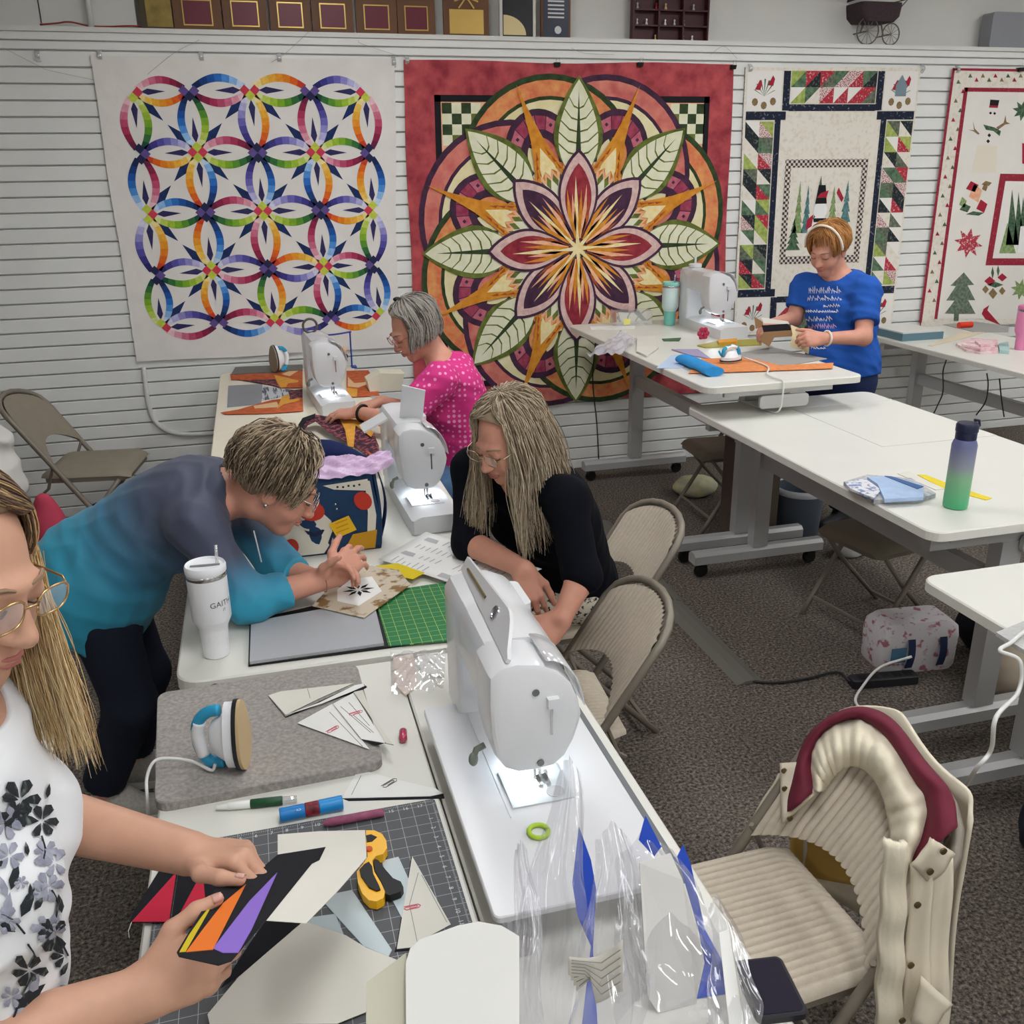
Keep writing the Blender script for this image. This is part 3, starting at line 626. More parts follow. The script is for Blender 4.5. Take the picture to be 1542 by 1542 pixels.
# ------------------------------------------------------------------ folding chairs
M_cfr = mat('taupe chair enamel', '#857d70', .45, metal=.2);  M_vin = mat('taupe vinyl', '#8f8676', .6, var=.04, vs=20)
M_rib = mat('beige corded fabric', '#c2b7a5', .9, var=.05, vs=70, bump=.15, bs=200)
def chair(label, x, y, a, fab=None, frm=None, ribs=True, sc=1.0, top=.81):
    fab = fab or M_rib; frm = frm or M_cfr
    t = empty('folding_chair', (x, y, 0), a, label, 'chair'); t.scale = (sc, sc, sc)
    W = .215
    # inverted-U back frame: side bars run down and forward to the front feet
    def side(s, tt): return Vector((s*W, -.245+.455*tt, top-.10-(top-.10)*tt))
    arcp = [side(-1, 1-k/8) for k in range(9)]+[Vector((-W*math.cos(math.pi*k/10), -.245-.105*math.sin(math.pi*k/10), top-.10+.10*math.sin(math.pi*k/10)**.8)) for k in range(1, 10)]+[side(1, k/8) for k in range(9)]
    mb = MB(); mb.tube(arcp, .0125, 8); mb.build('back_frame', frm, t, smooth=True)
    for s in (-1, 1):
        mb = MB(); mb.tube([(s*(W-.03), .15, .43), (s*(W-.03), .02, .27), (s*(W-.03), -.245, .0)], .011, 8); mb.build('rear_leg', frm, t, smooth=True)
        mb = MB(); mb.tube([(s*(W-.006), -.12, .515), (s*(W-.025), -.165, .40), (s*(W-.03), -.19, .38)], .007, 6); mb.build('hinge_arm', frm, t)
    for yy, zz, ww in ((.155, .085, W), (-.205, .045, W-.03)):
        mb = MB(); mb.tube([(-ww, yy, zz), (ww, yy, zz)], .009, 6); mb.build('stretcher', frm, t)
    # seat pad with cross ribs
    mb = MB(); nx, ny = 210 if ribs else 14, 16
    def seat(u, v):
        xx = (u-.5)*2; w = .200-.008*v; ed = min(1, (1-abs(xx))*6, v*9+.15, (1-v)*9+.15)
        z = .448+.030*math.sqrt(max(0, ed)) + (.0095*abs(math.sin(u*21*math.pi))**.55-.007 if ribs else 0)*ed
        if v < .12: w *= .93+.07*v/.12
        if v > .88: w *= .90+.10*(1-v)/.12
        return (xx*w, .205-.40*v, z-.012*max(0, .12-v)/.12)
    mb.grid(seat, nx, ny)
    mb.build('seat', fab, t, smooth=True)
    mb = MB(); mb.prism(rrect(-.19, -.185, .19, .198, .05), .425, .449); mb.build('seat_pan', frm, t)
    # back pad: ribs run up, lower edge arched
    def back(u, v, off):
        xx = (u-.5)*2; w = W-.012
        ztop = top-.10+.088*math.sqrt(max(0, 1-xx*xx)); zbot = top-.285+.075*(1-xx*xx)+.0
        z = zbot+(ztop-zbot)*v; tt = (top-.10-z)/(top-.10); yy = -.245+.455*tt - .045*(1-xx*xx)*min(1, max(0, 1-2.5*tt))
        ed = min(1, v*10, (1-v)*10, (1-abs(xx))*8)
        return (xx*w, yy+off*(.6+.4*ed)+((.0095*abs(math.sin(u*21*math.pi))**.55-.006)*(1 if off > 0 else -1) if ribs else 0), z)
    mb = MB(); nu = 210 if ribs else 20
    mb.grid(lambda u, v: back(1-u, v, .014), nu, 8); mb.grid(lambda u, v: back(u, v, -.012), nu, 8)
    mb.build('backrest', fab, t, smooth=True)
    return t
ch1 = chair('corded beige folding chair behind the woman in black', .955, 2.70, math.radians(90), sc=.93)
ch2 = chair('empty corded beige folding chair beside the big sewing machine', .665, 2.14, math.radians(86), sc=.92)
ch3 = chair('corded beige folding chair with a cream jacket over its back', .815, 1.26, math.radians(93), sc=.95, top=.775)
ch4 = chair('plain taupe vinyl folding chair standing against the slat wall', -.86, 4.86, math.radians(-98), M_vin, M_cfr, False, 1.05)
ch5 = chair('folding chair pushed under the bare white table', 2.37, 3.03, math.radians(100), M_vin, M_cfr, False, .90)
ch6 = chair('folding chair under the tall table with the teal tumbler', 2.36, 4.38, math.radians(88), M_vin, M_cfr, False, .90)
# ------------------------------------------------------------------ sewing machines
M_mch = mat('white machine plastic', '#d9dadb', .28, spec=.5, coat=.3); M_mch2 = mat('pale grey machine plastic', '#cfd2d4', .3, spec=.5); M_chr = mat('chrome', '#c9c9c9', .18, metal=1.0); M_slot = mat('bronze slot', '#6d5f3a', .5); M_acr = film('milky cover', '#ffffff', .2, .55)
M_led = mat('led strip', '#e3f0ff', .5, emit=3.5)
def rr3(x0, z0, x1, z1, r, n=5): return rrect(x0, z0, x1, z1, r, n)
def loft_y(mb, prof, ys, scales=None):
    cx = sum(p[0] for p in prof)/len(prof); cz = sum(p[1] for p in prof)/len(prof); R = []
    for k, y in enumerate(ys):
        s = scales[k] if scales else 1; R.append([(cx+(p[0]-cx)*s, y, cz+(p[1]-cz)*s) for p in prof][::-1])
    mb.loft(R)
HEAD = [(-.082,.300),(-.084,.25),(-.082,.19),(-.074,.145),(-.058,.118),(-.035,.106),(0,.104),(.03,.108),(.05,.124),(.066,.155),(.077,.19),(.080,.205),(.074,.235),(.060,.270),(.035,.298),(0,.314),(-.035,.320),(-.065,.316)]
ARM = [(-.080,.215),(-.06,.205),(.055,.205),(.072,.212),(.075,.24),(.068,.275),(.045,.302),(.01,.318),(-.035,.320),(-.068,.314),(-.080,.295)]
def machine(label, x, y, z, a=0.0, sc=1.0, lid='panel', ext=False, group=None):
    t = empty('sewing_machine', (x, y, z), a, label, 'sewing machine', group); t.scale = (sc,)*3
    mb = MB()
    if ext: mb.prism(rrect(-.075, -.06, .065, .36, .02), 0, .058)
    else:
        loft_y(mb, [(-.078,0),(.080,0),(.084,.01),(.084,.052),(.078,.062),(-.050,.062),(-.078,.050)], [-.165, -.155, .36, .37], [.94, 1, 1, .97])
    mb.build('bed', M_mch, t, smooth=40)
    mb = MB(); loft_y(mb, HEAD, [-.022, -.018, -.008, .075, .092], [.90, .97, 1, 1, .95]); mb.build('head', M_mch, t, smooth=35)
    mb = MB(); loft_y(mb, ARM, [.07, .20, .206, .25, .256, .365, .378], [1, 1, .985, .985, 1, 1, .96]); mb.build('arm', M_mch, t, smooth=35)
    mb = MB(); mb.prism(rrect(-.0805, .262, .074, .376, .012), .05, .285); mb.build('pillar', M_mch, t, smooth=40)
    # translucent cover on the front of the head
    mb = MB(); mb.sheet(lambda u, v: (.010+.070*math.sin(u*1.45)+.004, -.020+.10*v, .318-.110*(1-math.cos(u*1.45))), 8, 3, .002); mb.build('thread_cover', M_acr, t, smooth=True)
    # end face details
    for px, pz in ((-.004,.262), (.004,.122)):
        mb = MB(); mb.lathe([(.0065,0),(.0065,.002)], seg=10, M=T(px, -.0225, pz) @ Matrix.Rotation(math.pi/2, 4, 'X')); mb.build('screw', mat('screw steel', '#7d8480', .4, metal=.7), t)
    mb = MB(); mb.box((.015,-.034,.232), (.035,-.021,.250)); mb.build('thread_cutter', M_mch, t)
    mb = MB(); mb.box((.022,-.0235,.175), (.026,-.0215,.230)); mb.build('thread_slot', M_chr, t)
    mb = MB(); mb.tube([(-.082,.03,.14), (-.098,.028,.135), (-.104,.026,.118)], .006, 8); mb.ball((-.104,.026,.118), (.009,.007,.014)); mb.build('presser_lever', mat('lever grey', '#6f7468', .5), t, smooth=True)
    # needle area
    for px, py in ((0, 0), (.012, .012)): mb = MB(); mb.tube([(px, py, .12), (px, py, .075 if px == 0 else .078)], .0028 if px == 0 else .004, 8); mb.build('needle_bar' if px == 0 else 'presser_bar', M_chr, t)
    mb = MB(); mb.box((.004,-.012,.066), (.012,.022,.069)); mb.box((.018,-.012,.066), (.026,.022,.069)); mb.box((.004,.006,.067), (.026,.016,.078)); mb.build('presser_foot', M_chr, t)
    mb = MB(); mb.box((-.055,-.055,.062), (.055,.05,.0645)); mb.build('needle_plate', mat('satin steel', '#d4d8da', .45, metal=.5), t)
    mb = MB(); mb.lathe([(.016,.0645),(.016,.0655)], (.028,-.032,0), 16); mb.build('bobbin_cover', M_acr, t)
    mb = MB(); mb.box((-.03,.055,.1035), (.03,.085,.1045)); mb.build('work_lamp', M_led, t)
    ld = bpy.data.lights.new('machine lamp', 'AREA'); ld.energy = .09 if ext else .25; ld.size = .05; ld.color = (.82,.92,1); lo = bpy.data.objects.new('machine_lamp', ld); COL.objects.link(lo); lo.parent = t; lo.location = (0,.04,.102)
    # hand wheel at the far end
    mb = MB(); mb.lathe([(.012,0),(.032,.0),(.034,.006),(.034,.016),(.028,.020),(.012,.020)], seg=20, M=T(.0,.378,.25) @ Matrix.Rotation(-math.pi/2, 4, 'X')); mb.build('hand_wheel', M_mch2, t, smooth=35)
    for k in range(3): mb = MB(); mb.box((.0765,.10+.05*k,.228), (.0785,.125+.05*k,.243)); mb.build('button', M_mch2, t)
    if lid == 'panel':                       # long lid standing open on the arm
        def lidp(u, v):                      # u along arm (near to far), v up
            h = .058*(1-.55*u)*(1 if u > .25 else .12+.88*math.sin(u/.25*math.pi/2)**1.5)
            return Vector((-.050+.034*v*h/.06+.012*u, -.012+.40*u, .319+h*v))
        mb = MB(); mb.sheet(lidp, 24, 4, .007); ob = mb.build('lid', M_mch, t, smooth=40)
        def on(u, v, d=.006): p = lidp(u, v); n = (lidp(u, v+.05)-p).cross(lidp(min(1, u+.05), v)-p).normalized(); return p - n*d if n.x < 0 else p + n*d
        mb = MB(); mb.tube([lidp(u, .52)+Vector((-.0038,0,.0022)) for u in (.52,.6,.7,.8,.9)], .0028, 6); mb.build('lid_slot', M_slot, t)
        c = lidp(.34, .52); M = frame(c+Vector((-.0030,0,.0018)), (0,1,0), None, Vector((-.87,0,.5)))
        mb = MB(); mb.lathe([(.013,0),(.013,.0025),(.010,.003),(.010,.0015)], seg=20, M=M); mb.build('lid_badge', M_chr, t, smooth=30)
    elif lid == 'flap':                      # reference flap standing up
        mb = MB(); mb.sheet(lambda u, v: (-.045+.01*v+.075*u, .15-.03*v-.02*u, .318+.118*v-.02*u), 4, 4, .006); f = mb.build('lid', M_mch, t)
        mb = MB(); mb.sheet(lambda u, v: (-.085-.085*u, .15+.10*v, .315-.04*u), 3, 3, .006); mb.build('spool_flap', M_mch, t)
        mb = MB(); mb.box((.01,.20,.315), (.045,.26,.317)); mb.build('printed_chart', mat('chart pink', '#d98a94', .6), t)
    elif lid == 'spool':
        mb = MB(); R = []; 
        for k in range(25): a_ = 2*math.pi*k/24; R.append((-.04+.034*math.cos(a_), .30, .352+.034*math.sin(a_)))
        mb.tube(R, .006, 8); mb.build('spool_ring', mat('dark ring', '#55524f', .5), t, smooth=True)
    else:
        mb = MB(); mb.lathe([(.002,.30),(.03,.318),(.036,.322),(.036,.336),(.03,.34),(.006,.342),(.006,.38),(.003,.382)], (-.02,.31,0), 20); mb.build('spool_stand', M_mch, t, smooth=35)
    if ext:                                   # wide flat extension table round the bed
        mb = MB(); mb.prism(rrect(-.146, -.285, .150, .305, .012), .050, .061, inset=.002); mb.build('extension_table', M_mch, t)
        for xx, yy in ((-.12,-.26), (.12,-.26), (-.12,.28), (.12,.28)): mb = MB(); mb.lathe([(.010,0),(.008,.050)], (xx, yy, 0), 10); mb.build('extension_leg', M_mch2, t)
        mb = MB(); mb.box((.1502,-.285,.050), (.1606,.27,.0595)); mb.build('edge_strip', mat('strip grey', '#6d7072', .4), t)  # dark grey strip beside the extension table's long edge
        mb = MB(); mb.box((-.065,-.075,.0612), (-.0635,.30,.0618)); mb.build('insert_seam', M_mch2, t)
    return t
m_main = machine('large white sewing machine with open lid on a clear extension table', .388, 1.322, TZ+.001, 0, 1.0, 'panel', True)
m_main['label'] = 'large white sewing machine with long open lid beside the clear bags'
machine('white sewing machine with raised flap beside the navy print bag', .475, 2.90, TZ, math.radians(2), .98, 'flap')
machine('white sewing machine in front of the woman in pink', .30, 4.37, PZ, math.radians(4), .98, 'spool')
machine('white sewing machine on the tall table near the teal tumbler', 2.475, 4.72, AZ, math.radians(-2), 1.05, 'stand')
# ------------------------------------------------------------------ implicit surfaces for bodies and clothes
f32 = np.float32
def A3(p): return np.array([p[0], p[1], p[2]], f32)
def smin(a, b, k):
    h = np.clip(.5+.5*(b-a)/k, 0, 1); return b+(a-b)*h-k*h*(1-h)
class Cone:
    def __init__(s, a, b, ra, rb, cut=None): s.a, s.b, s.ra, s.rb, s.cut = A3(a), A3(b), ra, rb, cut
    def __call__(s, p):
        ab = s.b-s.a; q = p-s.a; t = np.clip(q@ab/(ab@ab), 0, 1)
        d = np.sqrt(((q-t[:,None]*ab)**2).sum(1))-(s.ra+(s.rb-s.ra)*t)
        if s.cut is not None: u = ab/np.linalg.norm(ab); d = np.maximum(d, (p-s.b)@u)
        return d
class Ell:
    def __init__(s, c, R, r): s.c, s.R, s.r = A3(c), np.array(R, f32), np.array(r, f32)
    def __call__(s, p):
        q = (p-s.c)@s.R.T; k0 = np.sqrt(((q/s.r)**2).sum(1))+1e-6; k1 = np.sqrt(((q/s.r**2)**2).sum(1))+1e-6
        return k0*(k0-1)/k1
def union(L):
    """L: list of (prim, k)"""
    def fn(p):
        d = None; big = len(p) % 729 == 0 and CULL[0] > 0
        for g, k in L:
            if big and g(p[364::729]).min() > CULL[0]+k: continue        # nowhere near these blocks
            e = g(p); d = e if d is None else smin(d, e, k)
        return np.full(len(p), .2, f32) if d is None else d
    return fn
CULL = [0.0]
def sdf_mesh(fn, lo, hi, h):
    CULL[0] = 0.0; B = 8; lo = np.array(lo, f32); nb = np.ceil((np.array(hi, f32)-lo)/h/B).astype(int); N = nb*B+1
    ctr = np.stack(np.meshgrid(*[np.arange(n) for n in nb], indexing='ij'), -1).reshape(-1, 3)
    cp = lo+(ctr*B+B/2).astype(f32)*h; dc = fn(cp); act = np.abs(dc) < B*h*1.25
    F = np.ones(N, f32); s = np.where(dc < 0, -1, 1).astype(f32).reshape(nb)
    F[:-1,:-1,:-1] = s.repeat(B,0).repeat(B,1).repeat(B,2)
    ba = ctr[act]*B; loc = np.stack(np.meshgrid(*[np.arange(B+1)]*3, indexing='ij'), -1).reshape(-1, 3)
    CULL[0] = B*h*.9+.004
    for k in range(0, len(ba), 40):
        g = (ba[k:k+40,None,:]+loc[None]).reshape(-1, 3); F[g[:,0], g[:,1], g[:,2]] = fn(lo+g.astype(f32)*h)
    CULL[0] = 0.0; S = F < 0; c = np.zeros(N-1, np.int8)
    for i in (0,1):
        for j in (0,1):
            for k in (0,1): c += S[i:N[0]-1+i, j:N[1]-1+j, k:N[2]-1+k]
    ci = np.argwhere((c > 0) & (c < 8)); ids = np.full(N-1, -1, np.int32); ids[ci[:,0], ci[:,1], ci[:,2]] = np.arange(len(ci))
    co = [(i,j,k) for i in (0,1) for j in (0,1) for k in (0,1)]; Vv = [F[ci[:,0]+a, ci[:,1]+b, ci[:,2]+d] for a, b, d in co]
    acc = np.zeros((len(ci), 3), f32); cnt = np.zeros(len(ci), f32)
    for a in range(8):
        for b in range(a+1, 8):
            pa, pb = np.array(co[a], f32), np.array(co[b], f32)
            if np.abs(pa-pb).sum() != 1: continue
            m = (Vv[a] < 0) != (Vv[b] < 0); t = np.where(m, Vv[a]/np.where(m, Vv[a]-Vv[b], 1), 0)
            acc += np.where(m[:,None], pa+(pb-pa)*t[:,None], 0); cnt += m
    verts = lo+(ci+acc/cnt[:,None])*h; Q = []
    for ax in range(3):
        e = [0,0,0]; e[ax] = 1; o = [a for a in range(3) if a != ax]
        Sa = S[tuple(slice(0, N[a]-1) for a in range(3))]; Sb = S[tuple(slice(e[a], N[a]-1+e[a]) for a in range(3))]
        P = np.argwhere(Sa != Sb); P = P[(P[:,o[0]] > 0) & (P[:,o[1]] > 0)]
        e1 = np.zeros(3, int); e1[o[0]] = 1; e2 = np.zeros(3, int); e2[o[1]] = 1
        q = np.stack([ids[tuple((P-d).T)] for d in (0*e1, e1, e1+e2, e2)], 1)
        fl = S[tuple(P.T)] ^ (ax == 1); q[~fl] = q[~fl][:, ::-1]; Q.append(q)
    Q = np.concatenate(Q); Q = Q[(Q >= 0).all(1)]
    return verts, Q
def np_mesh(name, verts, quads, mats, parent=None, cols=None, mi=None, smooth=True, **k):
    me = bpy.data.meshes.new(name); nv, nq = len(verts), len(quads); w = quads.shape[1]
    me.vertices.add(nv); me.vertices.foreach_set('co', np.ascontiguousarray(verts, f32).ravel())
    me.loops.add(nq*w); me.loops.foreach_set('vertex_index', np.ascontiguousarray(quads, np.int32).ravel())
    me.polygons.add(nq); me.polygons.foreach_set('loop_start', np.arange(nq, dtype=np.int32)*w); me.polygons.foreach_set('loop_total', np.full(nq, w, np.int32))
    for m in (mats if isinstance(mats, (list, tuple)) else [mats]): me.materials.append(m)
    if mi is not None: me.polygons.foreach_set('material_index', np.ascontiguousarray(mi, np.int32))
    if smooth: me.polygons.foreach_set('use_smooth', np.ones(nq, bool))
    if cols is not None:
        at = me.attributes.new('dye', 'FLOAT_COLOR', 'POINT'); at.data.foreach_set('color', np.concatenate([cols, np.ones((nv,1))], 1).astype(f32).ravel())
    me.update(); me.validate()
    o = bpy.data.objects.new(name, me); COL.objects.link(o)
    if parent is not None:
        o.parent = parent; o.matrix_parent_inverse = (Matrix.Translation(parent.location) @ parent.rotation_euler.to_matrix().to_4x4()).inverted()
    return tag(o, **k)
def strands(name, P, r, mats, parent, seed=0, taper=.35):
    """P: (N, M, 3) paths -> thin three-sided locks, joined as one head of hair"""
    P = np.asarray(P, f32); N, M, _ = P.shape
    t = np.gradient(P, axis=1); t /= np.linalg.norm(t, axis=2, keepdims=True)+1e-9
    up = np.tile(np.array([.31,.52,.79], f32), (N, M, 1)); u = np.cross(t, up); u /= np.linalg.norm(u, axis=2, keepdims=True)+1e-9; w = np.cross(t, u)
    rad = r*(1-(1-taper)*np.linspace(0, 1, M)**2)[None,:,None]*np.random.RandomState(seed).uniform(.6, 1.3, (N,1,1))
    R = np.stack([P+(u*math.cos(a)+w*math.sin(a))*rad for a in (0, 2.094, 4.189)], 2)
    V_ = R.reshape(-1, 3); base = (np.arange(N)[:,None]*M+np.arange(M-1)[None])*3; Q = []
    for k in range(3): j = (k+1) % 3; Q.append(np.stack([base+k, base+j, base+3+j, base+3+k], -1).reshape(-1, 4))
    mi = np.random.RandomState(seed+1).randint(0, len(mats), N).repeat(M-1); mi = np.concatenate([mi]*3)
    return np_mesh(name, V_, np.concatenate(Q), mats, parent, mi=mi, kind=None)
# ------------------------------------------------------------------ figure kit
def nrm(v): v = np.array(v, float); return v/np.linalg.norm(v)
def axes(fwd, up):
    f = nrm(fwd); u = np.array(up, float); u = nrm(u-f*(u@f)); return np.cross(f, u), f, u       # right, forward, up
def head_prims(c, fwd, up, s=1.0):
    r, f, u = axes(fwd, up); R = np.array([r, f, u]); c = np.array(c, float)
    def P(x, y, z): return c+(r*x+f*y+u*z)*s
    L = [(Ell(P(0,-.018,.035), R, np.array((.073,.092,.082))*s), .02), (Ell(P(0,.030,-.025), R, np.array((.057,.058,.082))*s), .03), (Ell(P(0,.058,-.092), R, np.array((.028,.024,.022))*s), .025),
         (Cone(P(0,.083,.012), P(0,.103,-.030), .007*s, .0125*s), .012), (Ell(P(0,.078,.022), R, np.array((.046,.014,.010))*s), .014), (Ell(P(0,.086,-.060), R, np.array((.021,.009,.009))*s), .008)]
    for sg in (-1, 1):
        L += [(Ell(P(sg*.036,.052,-.032), R, np.array((.026,.028,.032))*s), .02), (Ell(P(sg*.074,-.008,-.012), R, np.array((.009,.020,.030))*s), .006), (Ell(P(sg*.031,.076,.006), R, np.array((.017,.013,.011))*s), .006), (Ell(P(sg*.011,.094,-.033), R, np.array((.008,.010,.007))*s), .006)]
    return L, P, R
def hand_fn(W, d, n, side, curls, s=1.0, thumb=None, spread=.0, palm=.082):
    """W wrist, d finger direction, n dorsal normal, side +1 right / -1 left; curls: 4 x (mcp, pip, dip) degrees"""
    d = nrm(d); n = np.array(n, float); n = nrm(n-d*(n@d)); x = -np.cross(d, n)*side; W = np.array(W, float)
    def at(a, b, c): return W+(x*a+d*b+n*c)*s
    base = [(.030,palm,.002), (.010,palm+.005,.004), (-.010,palm,.003), (-.028,palm-.010,-.001)]; ln = (.072,.080,.074,.058); rr = (.0092,.0095,.009,.0078)
    pl = []
    for k, b in enumerate(base): pl.append((Cone(at(b[0]*.55, .006, 0), at(*b), .0135*s, .0108*s), .012))
    pl += [(Cone(at(.018,.012,-.006), at(.030,.045,-.010), .014*s, .013*s), .014), (Cone(at(-.018,.012,-.005), at(-.026,.05,-.006), .014*s, .012*s), .014)]
    palm_f = union(pl); F = []
    for k, b in enumerate(base):
        p = at(*b); a = 0.0; L = []; dx = x*math.sin((1.5-k)*spread)
        for sg, frac in enumerate((.45, .31, .24)):
            a += math.radians(curls[k][sg]); v = nrm(d*math.cos(a)-n*math.sin(a)+dx); q = p+v*ln[k]*frac*s
            L.append((Cone(p, q, rr[k]*(1-.10*sg)*s, rr[k]*(1-.10*(sg+1))*s), .004)); p = q
        F.append(union(L))
    th = thumb or ((.55,.75,-.25), (.25,.95,-.15), (.15,.98,-.10)); p = at(.022,.020,-.004); L = []
    for sg, (l, r0, r1) in enumerate(((.046,.0135,.0115), (.034,.0112,.0100), (.027,.0100,.0078))):
        v = nrm(x*th[sg][0]+d*th[sg][1]+n*th[sg][2]); q = p+v*l*s; L.append((Cone(p, q, r0*s, r1*s), .006)); p = q
    tip = (p, v)
    F.append(union(L))
    def fn(P):
        dp = palm_f(P); o = dp
        for g in F: o = np.minimum(o, smin(dp, g(P), .008*s))
        return o
    fn.thumb = tip; fn.at = at; fn.axes = (x, d, n); return fn
RELAX = [(20,30,18), (24,34,20), (28,36,22), (32,38,24)]
def torso_prims(pel, neck, right, w=1.0, fat=1.0, grow=0.0, bust=1.0, curve=0.0):
    pel, neck = np.array(pel, float), np.array(neck, float); u = nrm(neck-pel); r = np.array(right, float); r = nrm(r-u*(r@u)); f = np.cross(u, r); R = np.array([r, f, u]); L = np.linalg.norm(neck-pel); g = grow
    def at(t, x=0, y=0): return pel+u*L*t+r*x+f*(y-curve*math.sin(math.pi*t))
    out = [(Ell(at(.02), R, (.158*w+g, .118*fat+g, .125+g)), .05), (Ell(at(.30,0,.01), R, (.142*w+g, .112*fat+g, .14+g)), .06), (Ell(at(.58), R, (.143*w+g, .105*fat+g, .16+g)), .06), (Ell(at(.82,0,-.01), R, (.150*w+g, .085+g, .10+g)), .05)]
    for sg in (-1, 1): out.append((Ell(at(.62, sg*.068*w, .078), R, (.064*bust+g*.6, .058*bust+g*.6, .066*bust+g*.6)), .035))
    return out, at, (r, f, u)
def wrinkle(amp, fq, ax, seed=0):
    rs = np.random.RandomState(seed); D = [(nrm(np.array(ax)+rs.normal(0, .45, 3))*fq*rs.uniform(.6, 1.6), rs.uniform(0, 6), rs.normal(0, 1, 3)*fq*.25) for _ in range(4)]
    D = [(a.astype(f32), b, c.astype(f32)) for a, b, c in D]
    def fn(p):
        o = 0
        for a, b, c in D: o = o+np.abs(np.sin(p@a+b+1.3*np.sin(p@c)))
        return (o/4-.6)*amp*2
    return fn
def bounds(ps, m): ps = np.array([list(p) for p in ps]); return ps.min(0)-m, ps.max(0)+m
M_skin = mat('skin', '#c99a83', .5, var=.05, vs=25, spec=.35, bump=.04, bs=180); M_skinP = mat('pink skin', '#cf957f', .5, var=.05, vs=25, spec=.35); M_skinT = mat('tan skin', '#c5977e', .48, var=.06, vs=22, spec=.4, bump=.05, bs=160)
M_lip = mat('lips', '#b06a62', .5); M_lash = mat('lashes', '#4a3a33', .7); M_brow = mat('eyebrow', '#8d735c', .8); M_gls = mat('spectacle metal', '#b9a488', .25, metal=.8); M_lens = film('spectacle lens', '#ffffff', .06, .02)
def face_bits(root, P, R, s, M_fr=None, glasses=True, brow=None, lw=.024):
    r, f, u = [Vector(a) for a in R]; V3 = lambda *a: Vector(P(*a))
    mb = MB(); mb.tube([V3(-.022,.0835,-.0590), V3(-.010,.0925,-.0575), V3(0,.0940,-.0585), V3(.010,.0925,-.0575), V3(.022,.0835,-.0590)], [.0015*s,.0030*s,.0032*s,.0030*s,.0015*s], 8); mb.tube([V3(-.018,.0845,-.0655), V3(-.008,.0920,-.0665), V3(.008,.0920,-.0665), V3(.018,.0845,-.0655)], [.0015*s,.0036*s,.0036*s,.0015*s], 8)
    mb.build('lips', M_lip, root, smooth=True, world=True)
    for sg in (-1, 1):
        mb = MB(); mb.tube([V3(sg*.016,.0868,.0005), V3(sg*.024,.0890,-.0030), V3(sg*.033,.0885,-.0040), V3(sg*.042,.0840,-.0020), V3(sg*.047,.0790,.0010)], .0013*s, 6); mb.build('eyelash', M_lash, root, world=True)
        mb = MB(); mb.tube([V3(sg*.012,.0905,.0235), V3(sg*.026,.0905,.0290), V3(sg*.042,.0800,.0275), V3(sg*.050,.0700,.0230)], [.002*s,.003*s,.0025*s,.001*s], 6); mb.build('eyebrow', brow or M_brow, root, world=True)
    if glasses:
        g = MB(); 
        lensp = {}
        for sg in (-1, 1):
            ring = [V3(sg*.034+lw*math.copysign(abs(math.cos(t))**.7, math.cos(t)), .1035-.006*abs(.034+sg*0), .004+.0165*math.copysign(abs(math.sin(t))**.7, math.sin(t))) for t in [2*math.pi*k/20 for k in range(21)]]
            g.tube(ring, .0014*s, 6); lensp[sg] = ring[:-1]
            g.tube([V3(sg*(.034+lw),.102,.010), V3(sg*.072,.085,.012), V3(sg*.079,.02,.010), V3(sg*.079,-.015,.004)], .0015*s, 6)
        g.tube([V3(-.011,.1035,.008), V3(0,.1075,.010), V3(.011,.1035,.008)], .0014*s, 6)
        go = g.build('glasses', M_fr or M_gls, root, smooth=True, world=True)
        for sg in (-1, 1):
            l = MB(); l.poly(lensp[sg]); l.build('lens', M_lens, go)
def hair_paths(P, n, seed, part=0.0, th0=(.05,.9), th1=1.75, drop=0.0, vol=.010, front=.95, curl=.006, out=0.0, M=14, down=(0,0,-1), back=(0,0,0), ragged=.25, crown=-.02, frontlim=1.05):
    """locks laid over the scalp from a parting, then hanging by `drop` metres"""
    rs = np.random.RandomState(seed); L = []
    down = np.array(down, float); back = np.array(back, float)
    for i in range(n):
        ph = rs.uniform(-math.pi, math.pi); a0 = rs.uniform(*th0); nover = int(M*(.55 if drop else 1)); pts = []
        t1 = th1*(1+rs.uniform(-.06,.06)); v = vol*rs.uniform(.5,1.15)
        lim = frontlim if abs(ph) < front else t1                       # leave the face clear
        side = 1 if ph+part > 0 else -1
        w1, w2 = rs.uniform(0, 6, 2)
        for k in range(nover):
            q = k/(nover-1); th = a0+(max(a0+.35, t1)-a0)*q
            pp = ph
            if abs(ph) < front: pp = ph+(side*(front+.12)-ph)*min(1, max(0, (th-.35)/.8))**1.2
            x, y, z = math.sin(th)*math.sin(pp), math.sin(th)*math.cos(pp), math.cos(th)
            e = v*(.55+.45*math.sin(q*2.4))+curl*math.sin(q*7+w1)*.5
            pts.append(P(x*(.0755+e), crown+y*(.094+e), .038+z*(.086+e)+curl*.4*math.sin(q*9+w2)))
        if drop:
            p = np.array(pts[-1]); v0 = p-np.array(pts[-2]); v0 = v0/np.linalg.norm(v0); d = drop*(1-ragged*rs.uniform(0,1)); m = M-nover; ctr = np.array(P(0,-.02,0)); o = p-ctr; o[2] = 0; o = o/(np.linalg.norm(o)+1e-6)
            for k in range(m):
                f = (k+1)/m; dirv = v0*(1-f)**2*.6+down*(1-(1-f)**2*.6)+o*out*math.sin(math.pi*f*.6)+back*f
                dirv = dirv/np.linalg.norm(dirv); p = p+dirv*d/m+np.array([math.sin(f*6+w1), math.cos(f*5+w2), 0])*curl*.5; pts.append(p)
        L.append(pts)
    return np.array(L, f32)
